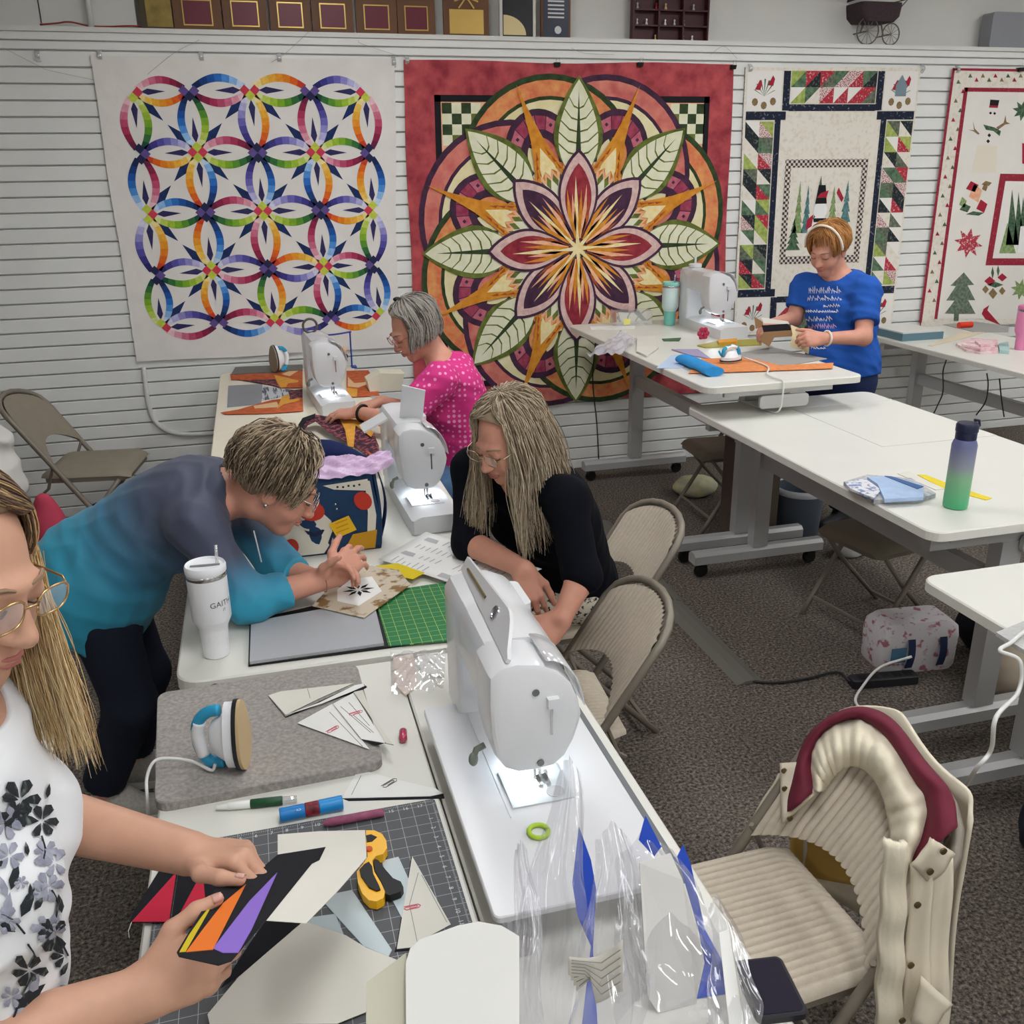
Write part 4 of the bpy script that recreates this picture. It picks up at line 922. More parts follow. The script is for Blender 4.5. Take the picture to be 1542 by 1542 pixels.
def hair_cap(root, P, R, s, m, grow=.008, low=-.03, face=-.012, name='hair_base'):
    c = P(0,-.020,.038); e = Ell(c, R, np.array((.0745+grow,.094+grow,.083+grow))*s); R32 = np.array(R, f32); c0 = A3(P(0,0,0))
    def fn(p):
        q = (p-c0)@R32.T/s; cut = np.maximum(q[:,1]*.80-q[:,2]*.60-face, low-q[:,2]-np.maximum(0, -q[:,1])*.35)
        return np.maximum(e(p), cut*s)
    v, q = sdf_mesh(fn, A3(c)-.13*s, A3(c)+.13*s, .0045*s); return np_mesh(name, v, q, m, root)
# ------------------------------------------------------------------ people
def limb(S, E, W, r=(.050,.041,.040,.027)): return [(Cone(S, E, r[0], r[1]), .03), (Cone(E, W, r[2], r[3]), .02)]
def mk(root, name, fn, pts, m, h, mat_, cols=None):
    lo, hi = bounds(pts, m); v, q = sdf_mesh(fn, lo, hi, h); c = cols(v) if cols else None
    return np_mesh(name, v, q, mat_, root, cols=c), v, q
def project(root, v, q, name, shapes, O, ux, uy, dr, m, off=.0012, n=1):
    """lay flat printed shapes (lists of (a, b) outlines) onto a surface along direction dr"""
    bv = BVHTree.FromPolygons([tuple(map(float, a)) for a in v], [tuple(map(int, a)) for a in q]); mb = MB(); O = Vector(O); ux = Vector(ux).normalized(); uy = Vector(uy).normalized(); dr = Vector(dr).normalized()
    for sh, mi in shapes:
        ring = []
        for a, b in sh:
            p = O+ux*a+uy*b; h = bv.ray_cast(Vector(CP), (p-Vector(CP)).normalized(), 8.0)
            if h[0] is None: ring = None; break
            ring.append(h[0]+h[1]*off)
        if ring is None: continue
        c = Vector((0,0,0))
        for p in ring: c += p
        c /= len(ring); h = bv.find_nearest(c); cc = h[0]+h[1]*off*1.4
        if (h[0]-c).length > .05: continue
        mid = []
        for p in ring:
            h = bv.find_nearest((p+cc)*.5); mid.append(h[0]+h[1]*off*1.2)
        ids = mb.pts(ring); im = mb.pts(mid); ic = mb._p(cc); n_ = len(ids)
        for k in range(n_): mb.face((ic, im[k], im[(k+1) % n_]), mi); mb.face((im[k], ids[k], ids[(k+1) % n_], im[(k+1) % n_]), mi)
    return mb.build(name, m, root, world=True) if mb.v else None
HB = [mat('dark blond hair', '#7d6750', .55, spec=.3), mat('blond hair', '#c2a173', .5, spec=.3), mat('light blond hair', '#e0c594', .5, spec=.3)]
HG = [mat('grey hair', '#9d968c', .55, spec=.3), mat('silver hair', '#aaa59d', .5, spec=.3), mat('dark grey hair', '#5f574f', .55, spec=.3)]
HBr = [mat('ash brown hair', '#85735d', .55, spec=.3), mat('light ash hair', '#b5a288', .5, spec=.3), mat('deep ash hair', '#4f4234', .55, spec=.3)]
HA = [mat('ash blond hair', '#a08d75', .55, spec=.3), mat('pale ash hair', '#c4b49c', .5, spec=.3), mat('dark ash hair', '#7a6a56', .55, spec=.3)]  # ash hair tones, picked at random per strand
HR = [mat('copper hair', '#a9743f', .55, spec=.3), mat('ginger hair', '#c48f57', .5, spec=.3), mat('deep copper hair', '#85552c', .55, spec=.3)]
PIN = [(35,55,35), (45,60,40), (55,65,40), (60,65,40)]
def person(label, loc): return empty('person', loc, 0, label, 'person')
# ---------- woman in the white floral top (holding the black strip)
def woman_floral():
    root = person('woman in white floral blouse holding a black flame patchwork piece', (-.52, .98, 0))
    pel, neck = (-.475,.985,.80), (-.385,1.005,1.285); hc = atd(-82, 872, .985)
    SL, SR = (-.40,1.165,1.225), (-.40,.835,1.215)
    EL, WL = atd(38, 1222, 1.31), atd(282, 1284, 1.285); ER, WR = atd(-70, 1600, .99), atd(212, 1497, 1.10)
    _ax = Vector(-FW); _q = Matrix.Rotation(math.radians(24), 3, _ax); fwd, up = _q @ Vector((.60,-.52,-.61)), _q @ Vector((.50,-.10,.80))
    hp, P, R = head_prims(hc, fwd, up, 1.0)
    tp, at, (r, f, u) = torso_prims(pel, neck, (0,-1,0), 1.02, 1.0)
    hdir = nrm(np.array(atd(400, 1290, 1.27))-np.array(WL))
    hl = hand_fn(WL, hdir, (-.05,.35,.93), -1, [(44,58,28), (48,64,32), (54,70,34), (60,70,34)], 1.0, thumb=((.80,.62,.05), (.30,.95,.0), (.0,.98,-.05)))
    hd2 = nrm(np.array(atd(368, 1420, 1.13))-np.array(WR))
    hr = hand_fn(WR, hd2, (-.15,-.80,.30), 1, [(24,22,12), (30,30,16), (36,40,22), (44,46,26)], 1.0, thumb=((.62,.78,-.10), (.22,.96,-.12), (.02,.98,-.12)))
    legs = []
    L = tp+[(Cone(neck, P(0,-.022,-.06), .058, .054), .03), (Cone(at(.93), SL, .05, .055), .05), (Cone(at(.93), SR, .05, .055), .05)]
    arm = union(L+limb(SL, EL, WL, (.055,.046,.045,.030))+limb(SR, ER, WR, (.055,.046,.046,.031))); hd = union(hp)
    def body(p):
        d = smin(arm(p), hd(p), .02); d = smin(d, hl(p), .012); return smin(d, hr(p), .012)
    tips = [hl.at(0,.2,0), hr.at(0,.2,0)]
    o, v, q = mk(root, 'body', body, [pel, neck, hc, SL, SR, EL, WL, ER, WR]+tips, .12, .0038, M_skinT)
    face_bits(root, P, R, 1.0, mat('gold spectacle metal', '#c9a877', .22, metal=.9))
    for fn, nm in ((hr, 'thumb_nail'), (hl, 'thumb_nail')):
        p, d = fn.thumb; x, dd, n = fn.axes; mb = MB(); w = nrm(np.cross(d, n)); up_ = nrm(np.cross(w, d)); up_ = up_ if up_@n > 0 else -up_
        if fn is hr: up_ = nrm(up_*.2+np.array((-.2,-.55,.8)))
        up_ = nrm(up_-d*(up_@d)); w = np.cross(d, up_)
        mb.sheet(lambda a, b: tuple(p+d*(-.006+.012*b)+w*(a-.5)*.0105*(1 if b < .8 else .8)+up_*(.0082-.006*(a-.5)**2*4*.5)), 4, 4, .0012); mb.build(nm, mat('finger nail', '#cfa193', .3), root, smooth=True, world=True)
    # blouse
    sp, at2, _ = torso_prims(pel, neck, (0,-1,0), 1.04, 1.03, .020)
    S2 = sp+[(Cone(at(.90), SL, .058, .066), .05), (Cone(at(.90), SR, .058, .066), .05), (Cone(SL, np.array(SL)*.45+np.array(EL)*.55, .068, .066, True), .03), (Cone(SR, np.array(SR)*.45+np.array(ER)*.55, .068, .066, True), .03)]
    base = union(S2); wr = wrinkle(.004, 38, (.2,.3,1), 3); nk = Ell(np.array(neck)+np.array((.03,0,.05)), np.eye(3), (.085,.085,.085))
    def shirt(p): return np.maximum(np.maximum(base(p)+wr(p), -nk(p)), np.float32(.70)-p[:,2])
    M_bl = mat('white silky cotton', '#e4e6e8', .55, sheen=.2)
    o, v, q = mk(root, 'blouse', shirt, [pel, neck, SL, SR, EL, ER], .14, .005, M_bl)
    rs = random.Random(5); M_pr = [mat('black print', '#1d1e28', .7, col2='#4a4c60', vs=60), mat('grey print', '#7f8192', .7, col2='#a5a7b5', vs=50)]
    shapes = []
    def flower(cx, cy, s, mi, n=6):
        for k in range(n):
            a = 2*math.pi*k/n+rs.uniform(-.2,.2); s_ = s*rs.uniform(.8,1.15)
            shapes.append(([(cx+math.cos(a+da)*s_*rr_, cy+math.sin(a+da)*s_*rr_) for da, rr_ in ((0,.12),(-.38,.55),(-.30,.95),(0,1.1),(.30,.95),(.38,.55))], mi))
    def leaf(cx, cy, a, l, mi):
        c, s = math.cos(a), math.sin(a); w = l*.17
        shapes.append(([(cx+c*x-s*y, cy+s*x+c*y) for x, y in ((0,0),(l*.3,w),(l*.65,w*.8),(l,0),(l*.65,-w*.8),(l*.3,-w))], mi))
    def stem(pts):
        for (a, b), (c, d) in zip(pts, pts[1:]): dx, dy = c-a, d-b; L_ = math.hypot(dx, dy)+1e-6; nx, ny = -dy/L_*.0012, dx/L_*.0012; shapes.append(([(a+nx,b+ny),(c+nx,d+ny),(c-nx,d-ny),(a-nx,b-ny)], 0))
    # print laid on in the plane facing the viewer side of the blouse
    O = Vector(atd(60, 1350, 1.05)); ux, uy = Vector(RT), Vector(UP); k_ = 1.05/FPX
    def px(x, y): return ((x-60)*k_, (1350-y)*k_)
    for x, y, s, mi in ((28,1205,27,0), (60,1238,27,0), (22,1225,22,0), (5,1240,24,1), (80,1300,24,1), (65,1285,18,1), (70,1335,20,1), (60,1345,14,1), (80,1405,26,0), (70,1395,22,1), (42,1460,24,0), (95,1440,22,0), (12,1290,20,1), (120,1470,16,1), (10,1385,18,1), (100,1500,18,1), (30,1330,10,1), (15,1500,18,1)): flower(*px(x, y), s*k_, mi)
    for x, y, a, l in ((15,1340,75,42),(10,1350,115,36),(30,1380,65,48),(45,1350,95,20),(22,1402,150,34),(50,1370,60,30),(8,1298,200,26),(68,1202,80,22),(20,1520,40,60),(45,1500,75,40),(20,1525,15,30),(55,1415,30,26),(90,1375,100,30),(110,1450,60,30),(5,1392,80,50),(40,1290,100,22),(88,1470,60,24)): leaf(*px(x, y), math.radians(a), l*k_, rs.choice((0,0,1)))
    for pp in (((0,1375),(20,1385),(36,1405)), ((60,1260),(66,1280),(62,1300)), ((40,1420),(52,1440),(42,1455)), ((75,1340),(85,1360),(80,1390)), ((90,1420),(100,1440),(112,1475)), ((15,1540),(30,1500),(45,1470)), ((110,1400),(118,1440),(122,1480))): stem([px(*a) for a in pp])
    po = project(root, v, q, 'flower_print', shapes, O, ux, uy, Vector(FW), M_pr, .0022)
    if po: po['kind'] = 'stuff'
    # trousers
    pr = [(Ell((-.52,.985,.78), np.eye(3), (.135,.175,.15)), .05)]
    for sg in (-1, 1): pr += [(Cone((-.52,.985+sg*.085,.74), (-.50,.985+sg*.09,.42), .088, .068), .04), (Cone((-.50,.985+sg*.09,.42), (-.54,.985+sg*.09,.10), .068, .055, True), .03)]
    mk(root, 'trousers', union(pr), [(-.62,.8,.06), (-.4,1.2,.86)], .1, .009, mat('grey denim', '#3a3f4a', .85, var=.08, vs=60))
    for sg in (-1, 1):
        fn = union([(Cone((-.56,.985+sg*.09,.05), (-.40,.985+sg*.095,.035), .042, .034), .03), (Cone((-.54,.985+sg*.09,.06), (-.54,.985+sg*.09,.12), .04, .042), .02)])
        mk(root, 'shoe', lambda p, g=fn: np.maximum(g(p), -p[:,2]+.001), [(-.6,.985+sg*.09,.02), (-.36,.985+sg*.09,.12)], .06, .008, mat('black shoe', '#222226', .6))
    # hair: swept back on top, long lighter ends falling past the face
    hair_cap(root, P, R, 1.0, HB[0], .006, -.05, -.016)
    hp1 = hair_paths(P, 2200, 11, part=-1.2, th0=(.05,1.1), th1=1.6, vol=.012, curl=.004, front=.80, frontlim=.95)
    hair1 = strands('hair', hp1, .0013, [HB[0], HB[0], mat('brown hair', '#59473a', .55, spec=.3), HB[1]], root, 3)
    r_, f_, u_ = [np.array(a) for a in R]; L2 = []; rs2 = np.random.RandomState(4)
    for i in range(2000):                     # the length that hangs beside her face and chest
        a = rs2.uniform(0, 1); st = np.array(P(-.080-.012*rs2.uniform(0,1), .035-.10*a, .02-.03*a))+rs2.normal(0, .004, 3)
        d = .27*rs2.uniform(.45, 1.05); pts = [st]; p = st.copy(); w = rs2.uniform(0, 6); sw = np.array((.13-.16*a, -.12+.10*a, 0))*rs2.uniform(-.2,2.4)
        for k in range(11):
            g = (k+1)/11; v_ = np.array((0,0,-1.))+sw*math.sin(g*2.6)*.9+(f_*.10+(-u_)*.30)*(1-g)
            v_ = v_/np.linalg.norm(v_); p = p+v_*d/11+np.array((math.sin(g*7+w), math.cos(g*6+w), 0))*.0016; pts.append(p.copy())
        L2.append(pts)
    strands('long_hair', np.array(L2, f32), .0010, [HB[1], HB[2], HB[2], mat('golden hair', '#efdcb2', .5, spec=.3), HB[1]], root, 8, .25)
    return root, hl, hr
p1root, HLf, HRf = woman_floral()
# ---------- woman leaning on the table in the ombre blue top
def woman_ombre():
    root = person('woman in ombre blue top leaning forward on the white table', (-.53, 2.62, 0))
    pel, neck = (-.505,2.585,.775), (-.125,2.505,1.015); hc = atd(418, 730, 2.46)
    SR, SL = (-.205,2.345,.985), (-.150,2.665,.985)
    ER, WR = onz(372, 905, .802), onz(462, 880, .81); EL, WL = onz(425, 858, .802), onz(474, 872, .81)
    WR = Vector(ER)+(Vector(WR)-Vector(ER)).normalized()*.235; 
    hp, P, R = head_prims(hc, (.80,-.10,-.52), (.55,.02,.83), 1.07)
    tp, at, (r, f, u) = torso_prims(pel, neck, (0,-1,0), 1.0, 1.0, 0, 1.0, .05)
    ha = hand_fn(WR, (.62,.55,.30), (-.1,-.62,.6), 1, [(28,24,12), (22,22,10), (32,30,14), (30,34,20)], 1.0, spread=.10, thumb=((.6,.7,.1),(.35,.9,.05),(.2,.95,0)))
    hb = hand_fn(WL, (.75,-.25,.35), (.15,.5,.75), -1, [(30,34,20), (36,38,20), (40,42,24), (42,44,24)], 1.0, thumb=((.6,.7,.1),(.35,.9,.05),(.2,.95,0)))
    arm = union(tp+[(Cone(neck, P(0,-.025,-.06), .056, .052), .03), (Cone(at(.93), SL, .05, .055), .05), (Cone(at(.93), SR, .05, .055), .05)]+limb(SL, EL, WL)+limb(SR, ER, WR)); hd = union(hp)
    def body(p): return smin(smin(smin(arm(p), hd(p), .02), ha(p), .012), hb(p), .012)
    mk(root, 'body', body, [at(.5), neck, hc, SL, SR, EL, ER, ha.at(0,.18,0), hb.at(0,.18,0)], .12, .0048, M_skinP)
    face_bits(root, P, R, 1.07, mat('silver spectacle metal', '#c3c3c0', .25, metal=.8))
    mb = MB(); c = Vector(P(.080,-.006,-.040)); mb.ball(c, .006, 10, 6); mb.build('earring', M_chr, root, smooth=True, world=True)
    sp, a2, _ = torso_prims(pel, neck, (0,-1,0), 1.03, 1.02, .018, 1.0, .05)
    er, wr_ = np.array(ER), np.array(WR); el, wl = np.array(EL), np.array(WL)
    S2 = sp+[(Cone(at(.90), SL, .056, .062), .05), (Cone(at(.90), SR, .056, .062), .05), (Cone(SL, EL, .062, .055), .04), (Cone(SR, ER, .064, .056), .04), (Cone(EL, el+(wl-el)*.50, .055, .047, True), .03), (Cone(ER, er+(wr_-er)*.46, .056, .050, True), .03), (Cone(at(.0), at(-.20), .182, .190), .06)]
    base = union(S2); wn = wrinkle(.005, 46, (.75,.1,.65), 8); nk = Ell(np.array(neck)+np.array((.055,0,.03)), np.eye(3), (.085,.075,.075)); uu = u.astype(f32); pl = A3(at(-.20))
    def shirt(p): return np.maximum(np.maximum(base(p)+wn(p), -nk(p)), (pl-p)@uu)
    c0, c1, c2_ = np.array(lin('#2f97b4')), np.array(lin('#3f7f9f')), np.array(lin('#474c60'))
    def cols(v):
        t = ((v-A3(pel))@uu)/np.linalg.norm(np.array(neck)-np.array(pel)); t = np.clip((t+.05)/.85, 0, 1)
        arms = (v[:,2] < .93) & (v[:,0] > -.24)
        ta = np.clip((v[:,2]-.80)/.14, 0, 1); t = np.where(arms, ta, t)[:,None]; t = t*t*(3-2*t)
        return np.where(t < .5, c0+(c1-c0)*t*2, c1+(c2_-c1)*(t*2-1))
    M_omb = mat('ombre jersey', '#3f7f9f', .6, attr='dye', sheen=.1)
    mk(root, 'top', shirt, [at(-.3), neck, SL, SR, EL, ER, WL, WR], .13, .0055, M_omb, cols)
    hipR, hipL = (-.50,2.50,.74), (-.50,2.67,.74); kR, kL = (-.46,2.49,.42), (-.44,2.68,.42); aR, aL = (-.585,2.57,.13), (-.52,2.74,.13)
    pr = [(Ell((-.51,2.585,.71), np.eye(3), (.140,.162,.12)), .05), (Cone(hipR, kR, .090, .070), .04), (Cone(hipL, kL, .090, .070), .04), (Cone(kR, aR, .070, .062, True), .03), (Cone(kL, aL, .070, .062, True), .03)]
    mk(root, 'trousers', union(pr), [(-.66,2.4,.10), (-.35,2.8,.84)], .1, .008, mat('navy cotton twill', '#151b2c', .85, var=.1, vs=60))
    for (ax, ay, _) in (aR, aL):
        fn = union([(Cone((ax,ay,.06), (ax,ay,.16), .030, .033), .02)]); mk(root, 'ankle', fn, [(ax,ay,.06), (ax,ay,.16)], .05, .006, M_skinP)
        sf = union([(Cone((ax-.03,ay,.045), (ax+.13,ay-.02,.035), .040, .036), .04), (Cone((ax,ay,.06), (ax+.05,ay,.07), .040, .034), .03)])
        mk(root, 'sneaker', lambda p, g=sf: np.maximum(g(p), .012-p[:,2]), [(ax-.06,ay-.02,.0), (ax+.17,ay,.1)], .05, .006, mat('grey mesh shoe', '#a7a39c', .8, var=.12, vs=120, bump=.2, bs=200))
        mb = MB(); mb.prism([(ax-.075,ay-.03),(ax-.03,ay-.042),(ax+.10,ay-.062),(ax+.165,ay-.05),(ax+.172,ay-.01),(ax+.14,ay+.022),(ax+.04,ay+.036),(ax-.04,ay+.036),(ax-.075,ay+.02)], 0, .022); mb.build('sole', mat('pale sole', '#c9c5bd', .7), root, world=True)
    hair_cap(root, P, R, 1.07, HBr[0], .012, -.045, -.010)
    hpz = hair_paths(P, 2000, 21, part=.2, th0=(.0,1.35), th1=2.0, vol=.026, curl=.020, front=.75, frontlim=1.1, M=10); strands('hair', hpz, .0021, HBr+[HBr[1]], root, 5, .3)
    # zip cord at the neck
    mb = MB(); p = onz(383, 800, .93); mb.tube(smoothpath([(p.x,p.y-.05,.95), (p.x+.006,p.y-.055,.90), (p.x+.01,p.y-.05,.86)], 4), .002, 5); mb.build('drawcord', mat('pale cord', '#cfd3d6', .7), root, world=True)
    c = er+(wr_-er)*.86; dirv = nrm(wr_-er); mb = MB(); M = frame(c, dirv, (0,0,1)); mb.tube([M @ Vector((0, .033*math.cos(a), .033*math.sin(a))) for a in [2*math.pi*k/16 for k in range(17)]], .0012, 5); mb.build('bracelet', M_gls, root, world=True)
woman_ombre()

# ---------- the three women further back
def figure(label, loc, pel, neck, right, hc, hf, hu, SR, ER, WR, SL, EL, WL, hr, hl, top, low, h=.006, hs=1.0, skin=None, w=1.0, fat=1.0, glasses=True, gm=None, neckhole=None, curve=0.0, hem=-.10, gap=.02):
    root = person(label, loc)
    hp, P, R = head_prims(hc, hf, hu, hs); tp, at, (r, f, u) = torso_prims(pel, neck, right, w, fat, 0, 1.0, curve)
    ha = hand_fn(WR, hr[0], hr[1], 1, hr[2], 1.0, **(hr[3] if len(hr) > 3 else {})); hb = hand_fn(WL, hl[0], hl[1], -1, hl[2], 1.0, **(hl[3] if len(hl) > 3 else {}))
    arm = union(tp+[(Cone(neck, P(0,-.022,-.06), .057, .052), .03), (Cone(at(.93), SL, .05, .054), .05), (Cone(at(.93), SR, .05, .054), .05)]+limb(SL, EL, WL)+limb(SR, ER, WR)); hd = union(hp)
    def body(p): return smin(smin(smin(arm(p), hd(p), .02), ha(p), .012), hb(p), .012)
    mk(root, 'body', body, [at(.4), neck, hc, SL, SR, EL, ER, WL, WR, ha.at(0,.18,0), hb.at(0,.18,0)], .11, h, skin or M_skinP)
    face_bits(root, P, R, hs, gm, glasses)
    sp, a2, _ = torso_prims(pel, neck, right, w*1.02, fat*1.02, gap, 1.0, curve)
    S2 = sp+[(Cone(at(.90), SL, .056, .062), .05), (Cone(at(.90), SR, .056, .062), .05)]
    for S, E, W_ in ((SL, EL, WL), (SR, ER, WR)):
        S, E, W_ = np.array(S), np.array(E), np.array(W_); fr, loose = top['sleeve']
        if fr <= 1: S2.append((Cone(S, S+(E-S)*fr, .062+loose, .058+loose, True), .035))
        else: S2 += [(Cone(S, E, .062+loose, .054+loose), .035), (Cone(E, E+(W_-E)*(fr-1), .054+loose, .048+loose, True), .03)]
    base = union(S2+[(Cone(at(0), at(hem-.03), .150*w+gap, .152*w+gap), .05)] if top.get('skirted') else S2); wn = wrinkle(top['wr'], 34, top.get('ax', (.3,.3,.9)), top.get('seed', 1)); nh = neckhole(at, r, f, u, np.array(neck)); uu = u.astype(f32); pl = A3(at(hem))
    def shirt(p): return np.maximum(np.maximum(base(p)+wn(p), -nh(p)), (pl-p)@uu)
    o, v, q = mk(root, top['name'], shirt, [at(hem), neck, SL, SR]+([EL, ER] if top['sleeve'][0] > .6 else [np.array(SL)*.4+np.array(EL)*.6, np.array(SR)*.4+np.array(ER)*.6])+([WL, WR] if top['sleeve'][0] > 1 else []), .12, h, top['mat'])
    prims, pts, nm, m = low; mk(root, nm, union(prims), pts, .11, .009, m)
    return root, P, R, (v, q), at, (r, f, u), (ha, hb)
def seated(pel, f, right, knee_d, w=.092, z=.50, foot=.34):
    pel = np.array(pel); f = nrm(f); r = nrm(right); L = [(Ell(pel+np.array((0,0,-.01)), np.array([r, f, (0,0,1)]), (.17,.135,.12)), .05)]; pts = [pel]
    for sg in (-1, 1):
        k = pel+f*knee_d+r*sg*.10; k[2] = z; a = k+f*(foot-.34)+np.array((0,0,-(z-.11))); L += [(Cone(pel+r*sg*.085, k, w, .070), .05), (Cone(k, a, .068, .052, True), .04)]; pts += [k, a]
    return L, pts
def shoes(root, pts, f, m, up=.04):
    f = nrm(f)
    for a in pts:
        a = np.array(a); fn = union([(Cone((a[0]-f[0]*.04,a[1]-f[1]*.04,.045), (a[0]+f[0]*.14,a[1]+f[1]*.14,.034), .040, .032), .04), (Cone((a[0],a[1],.05), (a[0],a[1],.13), .038, .040), .03)])
        mk(root, 'shoe', lambda p, g=fn: np.maximum(g(p), .001-p[:,2]), [(a[0]-.1,a[1]-.1,0), (a[0]+.1,a[1]+.1,.14)], .1, .009, m)
# woman in black, seated at the near table's right side
def woman_black():
    pel, neck = np.array((.905,2.675,.545)), np.array(atd(792, 712, 2.66)); hc = atd(766, 660, 2.58); right = (-.52,.85,0); f = (-.85,-.52,0)
    low = seated(pel, (-1,-.04,0), (-.04,1,0), .42, .10, .52)
    RE = onz(708, 818, .80); RW = Vector(RE)+(onz(800, 862, .80)-RE).normalized()*.245
    nh = lambda at, r, f, u, n: union([(Cone(n+f*.075+u*.03, n+f*.13-u*.13, .062, .018), .02), (Ell(n+f*.02+u*.03, np.eye(3), (.075,.075,.06)), .03)])
    M_blk3 = mat('black knit', '#0b0d15', .9, var=.15, vs=60, spec=.15)
    root, P, R, sv, at, ax, hands = figure('woman with long ash blond hair in a black top, seated', (.905,2.675,0), pel, neck, right, hc, (-.82,-.42,-.40), (-.30,-.20,.93), atd(712,706,2.78), RE, RW, atd(852,752,2.53), atd(876,868,2.50), atd(846,930,2.46),
        ((.10,-.35,-.80), (-.25,-.85,.30), RELAX, dict(spread=.06)), ((-.6,-.1,-.5), (-.2,-.8,.4), RELAX), dict(name='top', sleeve=(1.12,-.003), mat=M_blk3, wr=.0025, seed=4, ax=(.7,.6,.2)), (low[0], low[1], 'skirt', mat('white skirt with black print', '#d9d0bd', .85, col2='#2c2824', vs=75, thr=(.52,.60))), h=.0052, hs=1.03, w=1.06, fat=1.05, neckhole=nh, curve=.02, hem=-.02)
    hair_cap(root, P, R, 1.03, HA[0], .010, -.06, -.014)
    strands('hair', hair_paths(P, 2200, 31, part=.25, th0=(.02,.95), th1=1.55, drop=.34, vol=.017, curl=.010, front=.80, out=.20, M=18, ragged=.35, back=(.10,-.05,0)), .0016, HA+[HA[1]], root, 6, .3)
    strands('fringe', hair_paths(P, 90, 33, part=.9, th0=(.02,.5), th1=1.2, vol=.014, curl=.006, front=.75, M=9), .0018, HA+[HA[1]], root, 7, .4)
    shoes(root, low[1][2::2], f, mat('black shoe', '#222226', .6))
woman_black()
def woman_pink():
    pel, neck = np.array((.80,3.90,.56)), np.array(atd(664, 545, 3.95)); hc = atd(624, 496, 3.92); right = (-.12,.99,0); f = (-.99,-.12,0)
    low = seated(pel, f, right, .43, .10, .53)
    LE = atd(598, 636, 3.80); LW = Vector(LE)+(onz(530, 618, .88)-LE).normalized()*.235; RE = np.array(atd(650, 625, 4.15)); RW = Vector(RE)+(onz(578, 606, .88)-Vector(RE)).normalized()*.235
    nh = lambda at, r, f, u, n: Ell(n+f*.035+u*.04, np.eye(3), (.085,.085,.075))
    M_pk = bpy.data.materials.new('pink dotted jersey'); M_pk.use_nodes = True; N = M_pk.node_tree.nodes; L = M_pk.node_tree.links; b = N['Principled BSDF']; tc = N.new('ShaderNodeTexCoord'); vo = N.new('ShaderNodeTexVoronoi'); vo.inputs['Scale'].default_value = 44; vo.inputs['Randomness'].default_value = .12; rp = N.new('ShaderNodeValToRGB')
    rp.color_ramp.elements[0].position = .26; rp.color_ramp.elements[0].color = (*lin('#f29cc4'), 1); rp.color_ramp.elements[1].position = .34; rp.color_ramp.elements[1].color = (*lin('#d62f82'), 1); L.new(tc.outputs['Object'], vo.inputs['Vector']); L.new(vo.outputs['Distance'], rp.inputs[0]); L.new(rp.outputs[0], b.inputs['Base Color']); b.inputs['Roughness'].default_value = .8
    root, P, R, sv, at, ax, hands = figure('woman with grey bob and pink dotted shirt sewing at the cream table', (.80,3.90,0), pel, neck, right, hc, (-.86,-.16,-.46), (-.42,-.06,.90), atd(690,556,4.15), RE, RW, atd(662,573,3.80), LE, LW,
        ((-.95,.0,-.12), (-.1,.1,.98), [(15,20,10)]*4), ((-.92,.38,-.12), (-.1,-.1,.98), [(15,20,10)]*4), dict(name='shirt', sleeve=(.60,.012), mat=M_pk, wr=.0055, seed=6), (low[0], low[1], 'jeans', mat('blue denim', '#5b7fa8', .85, var=.12, vs=60)), h=.006, hs=1.06, w=1.0, fat=1.02, gm=mat('rose spectacle metal', '#b86a5c', .3, metal=.5), neckhole=nh, curve=.05, hem=.0, gap=.024)
    hair_cap(root, P, R, 1.06, HG[0], .010, -.06, -.014)
    strands('hair', hair_paths(P, 1500, 41, part=.0, th0=(.02,.9), th1=1.6, drop=.10, vol=.016, curl=.004, front=.95, M=14, ragged=.2, out=.15), .0021, HG+[HG[1]], root, 6, .4)
    mb = MB(); c = P(0,.0,.138); mb.ball(c, (.018,.012,.010), 10, 6); mb.build('hair_clip', M_blk, root, smooth=True, world=True)
    w_ = np.array(LW); e = np.array(LE); d = nrm(w_-e); M = frame(w_-d*.03, d, (0,0,1)); mb = MB(); mb.tube([M @ Vector((0,.034*math.cos(a),.034*math.sin(a))) for a in [2*math.pi*k/16 for k in range(17)]], .006, 6); wo = mb.build('watch_strap', M_blk, root, smooth=True, world=True)
    mb = MB(); Mw = M @ Matrix.Rotation(math.radians(40), 4, 'X'); mb.box((-.018,-.016,.034), (.018,.016,.044), Mw); mb.build('watch', mat('watch glass', '#2b2b33', .1), root, world=True)
    shoes(root, low[1][2::2], f, mat('white sneaker', '#d5d2cc', .7))
woman_pink()
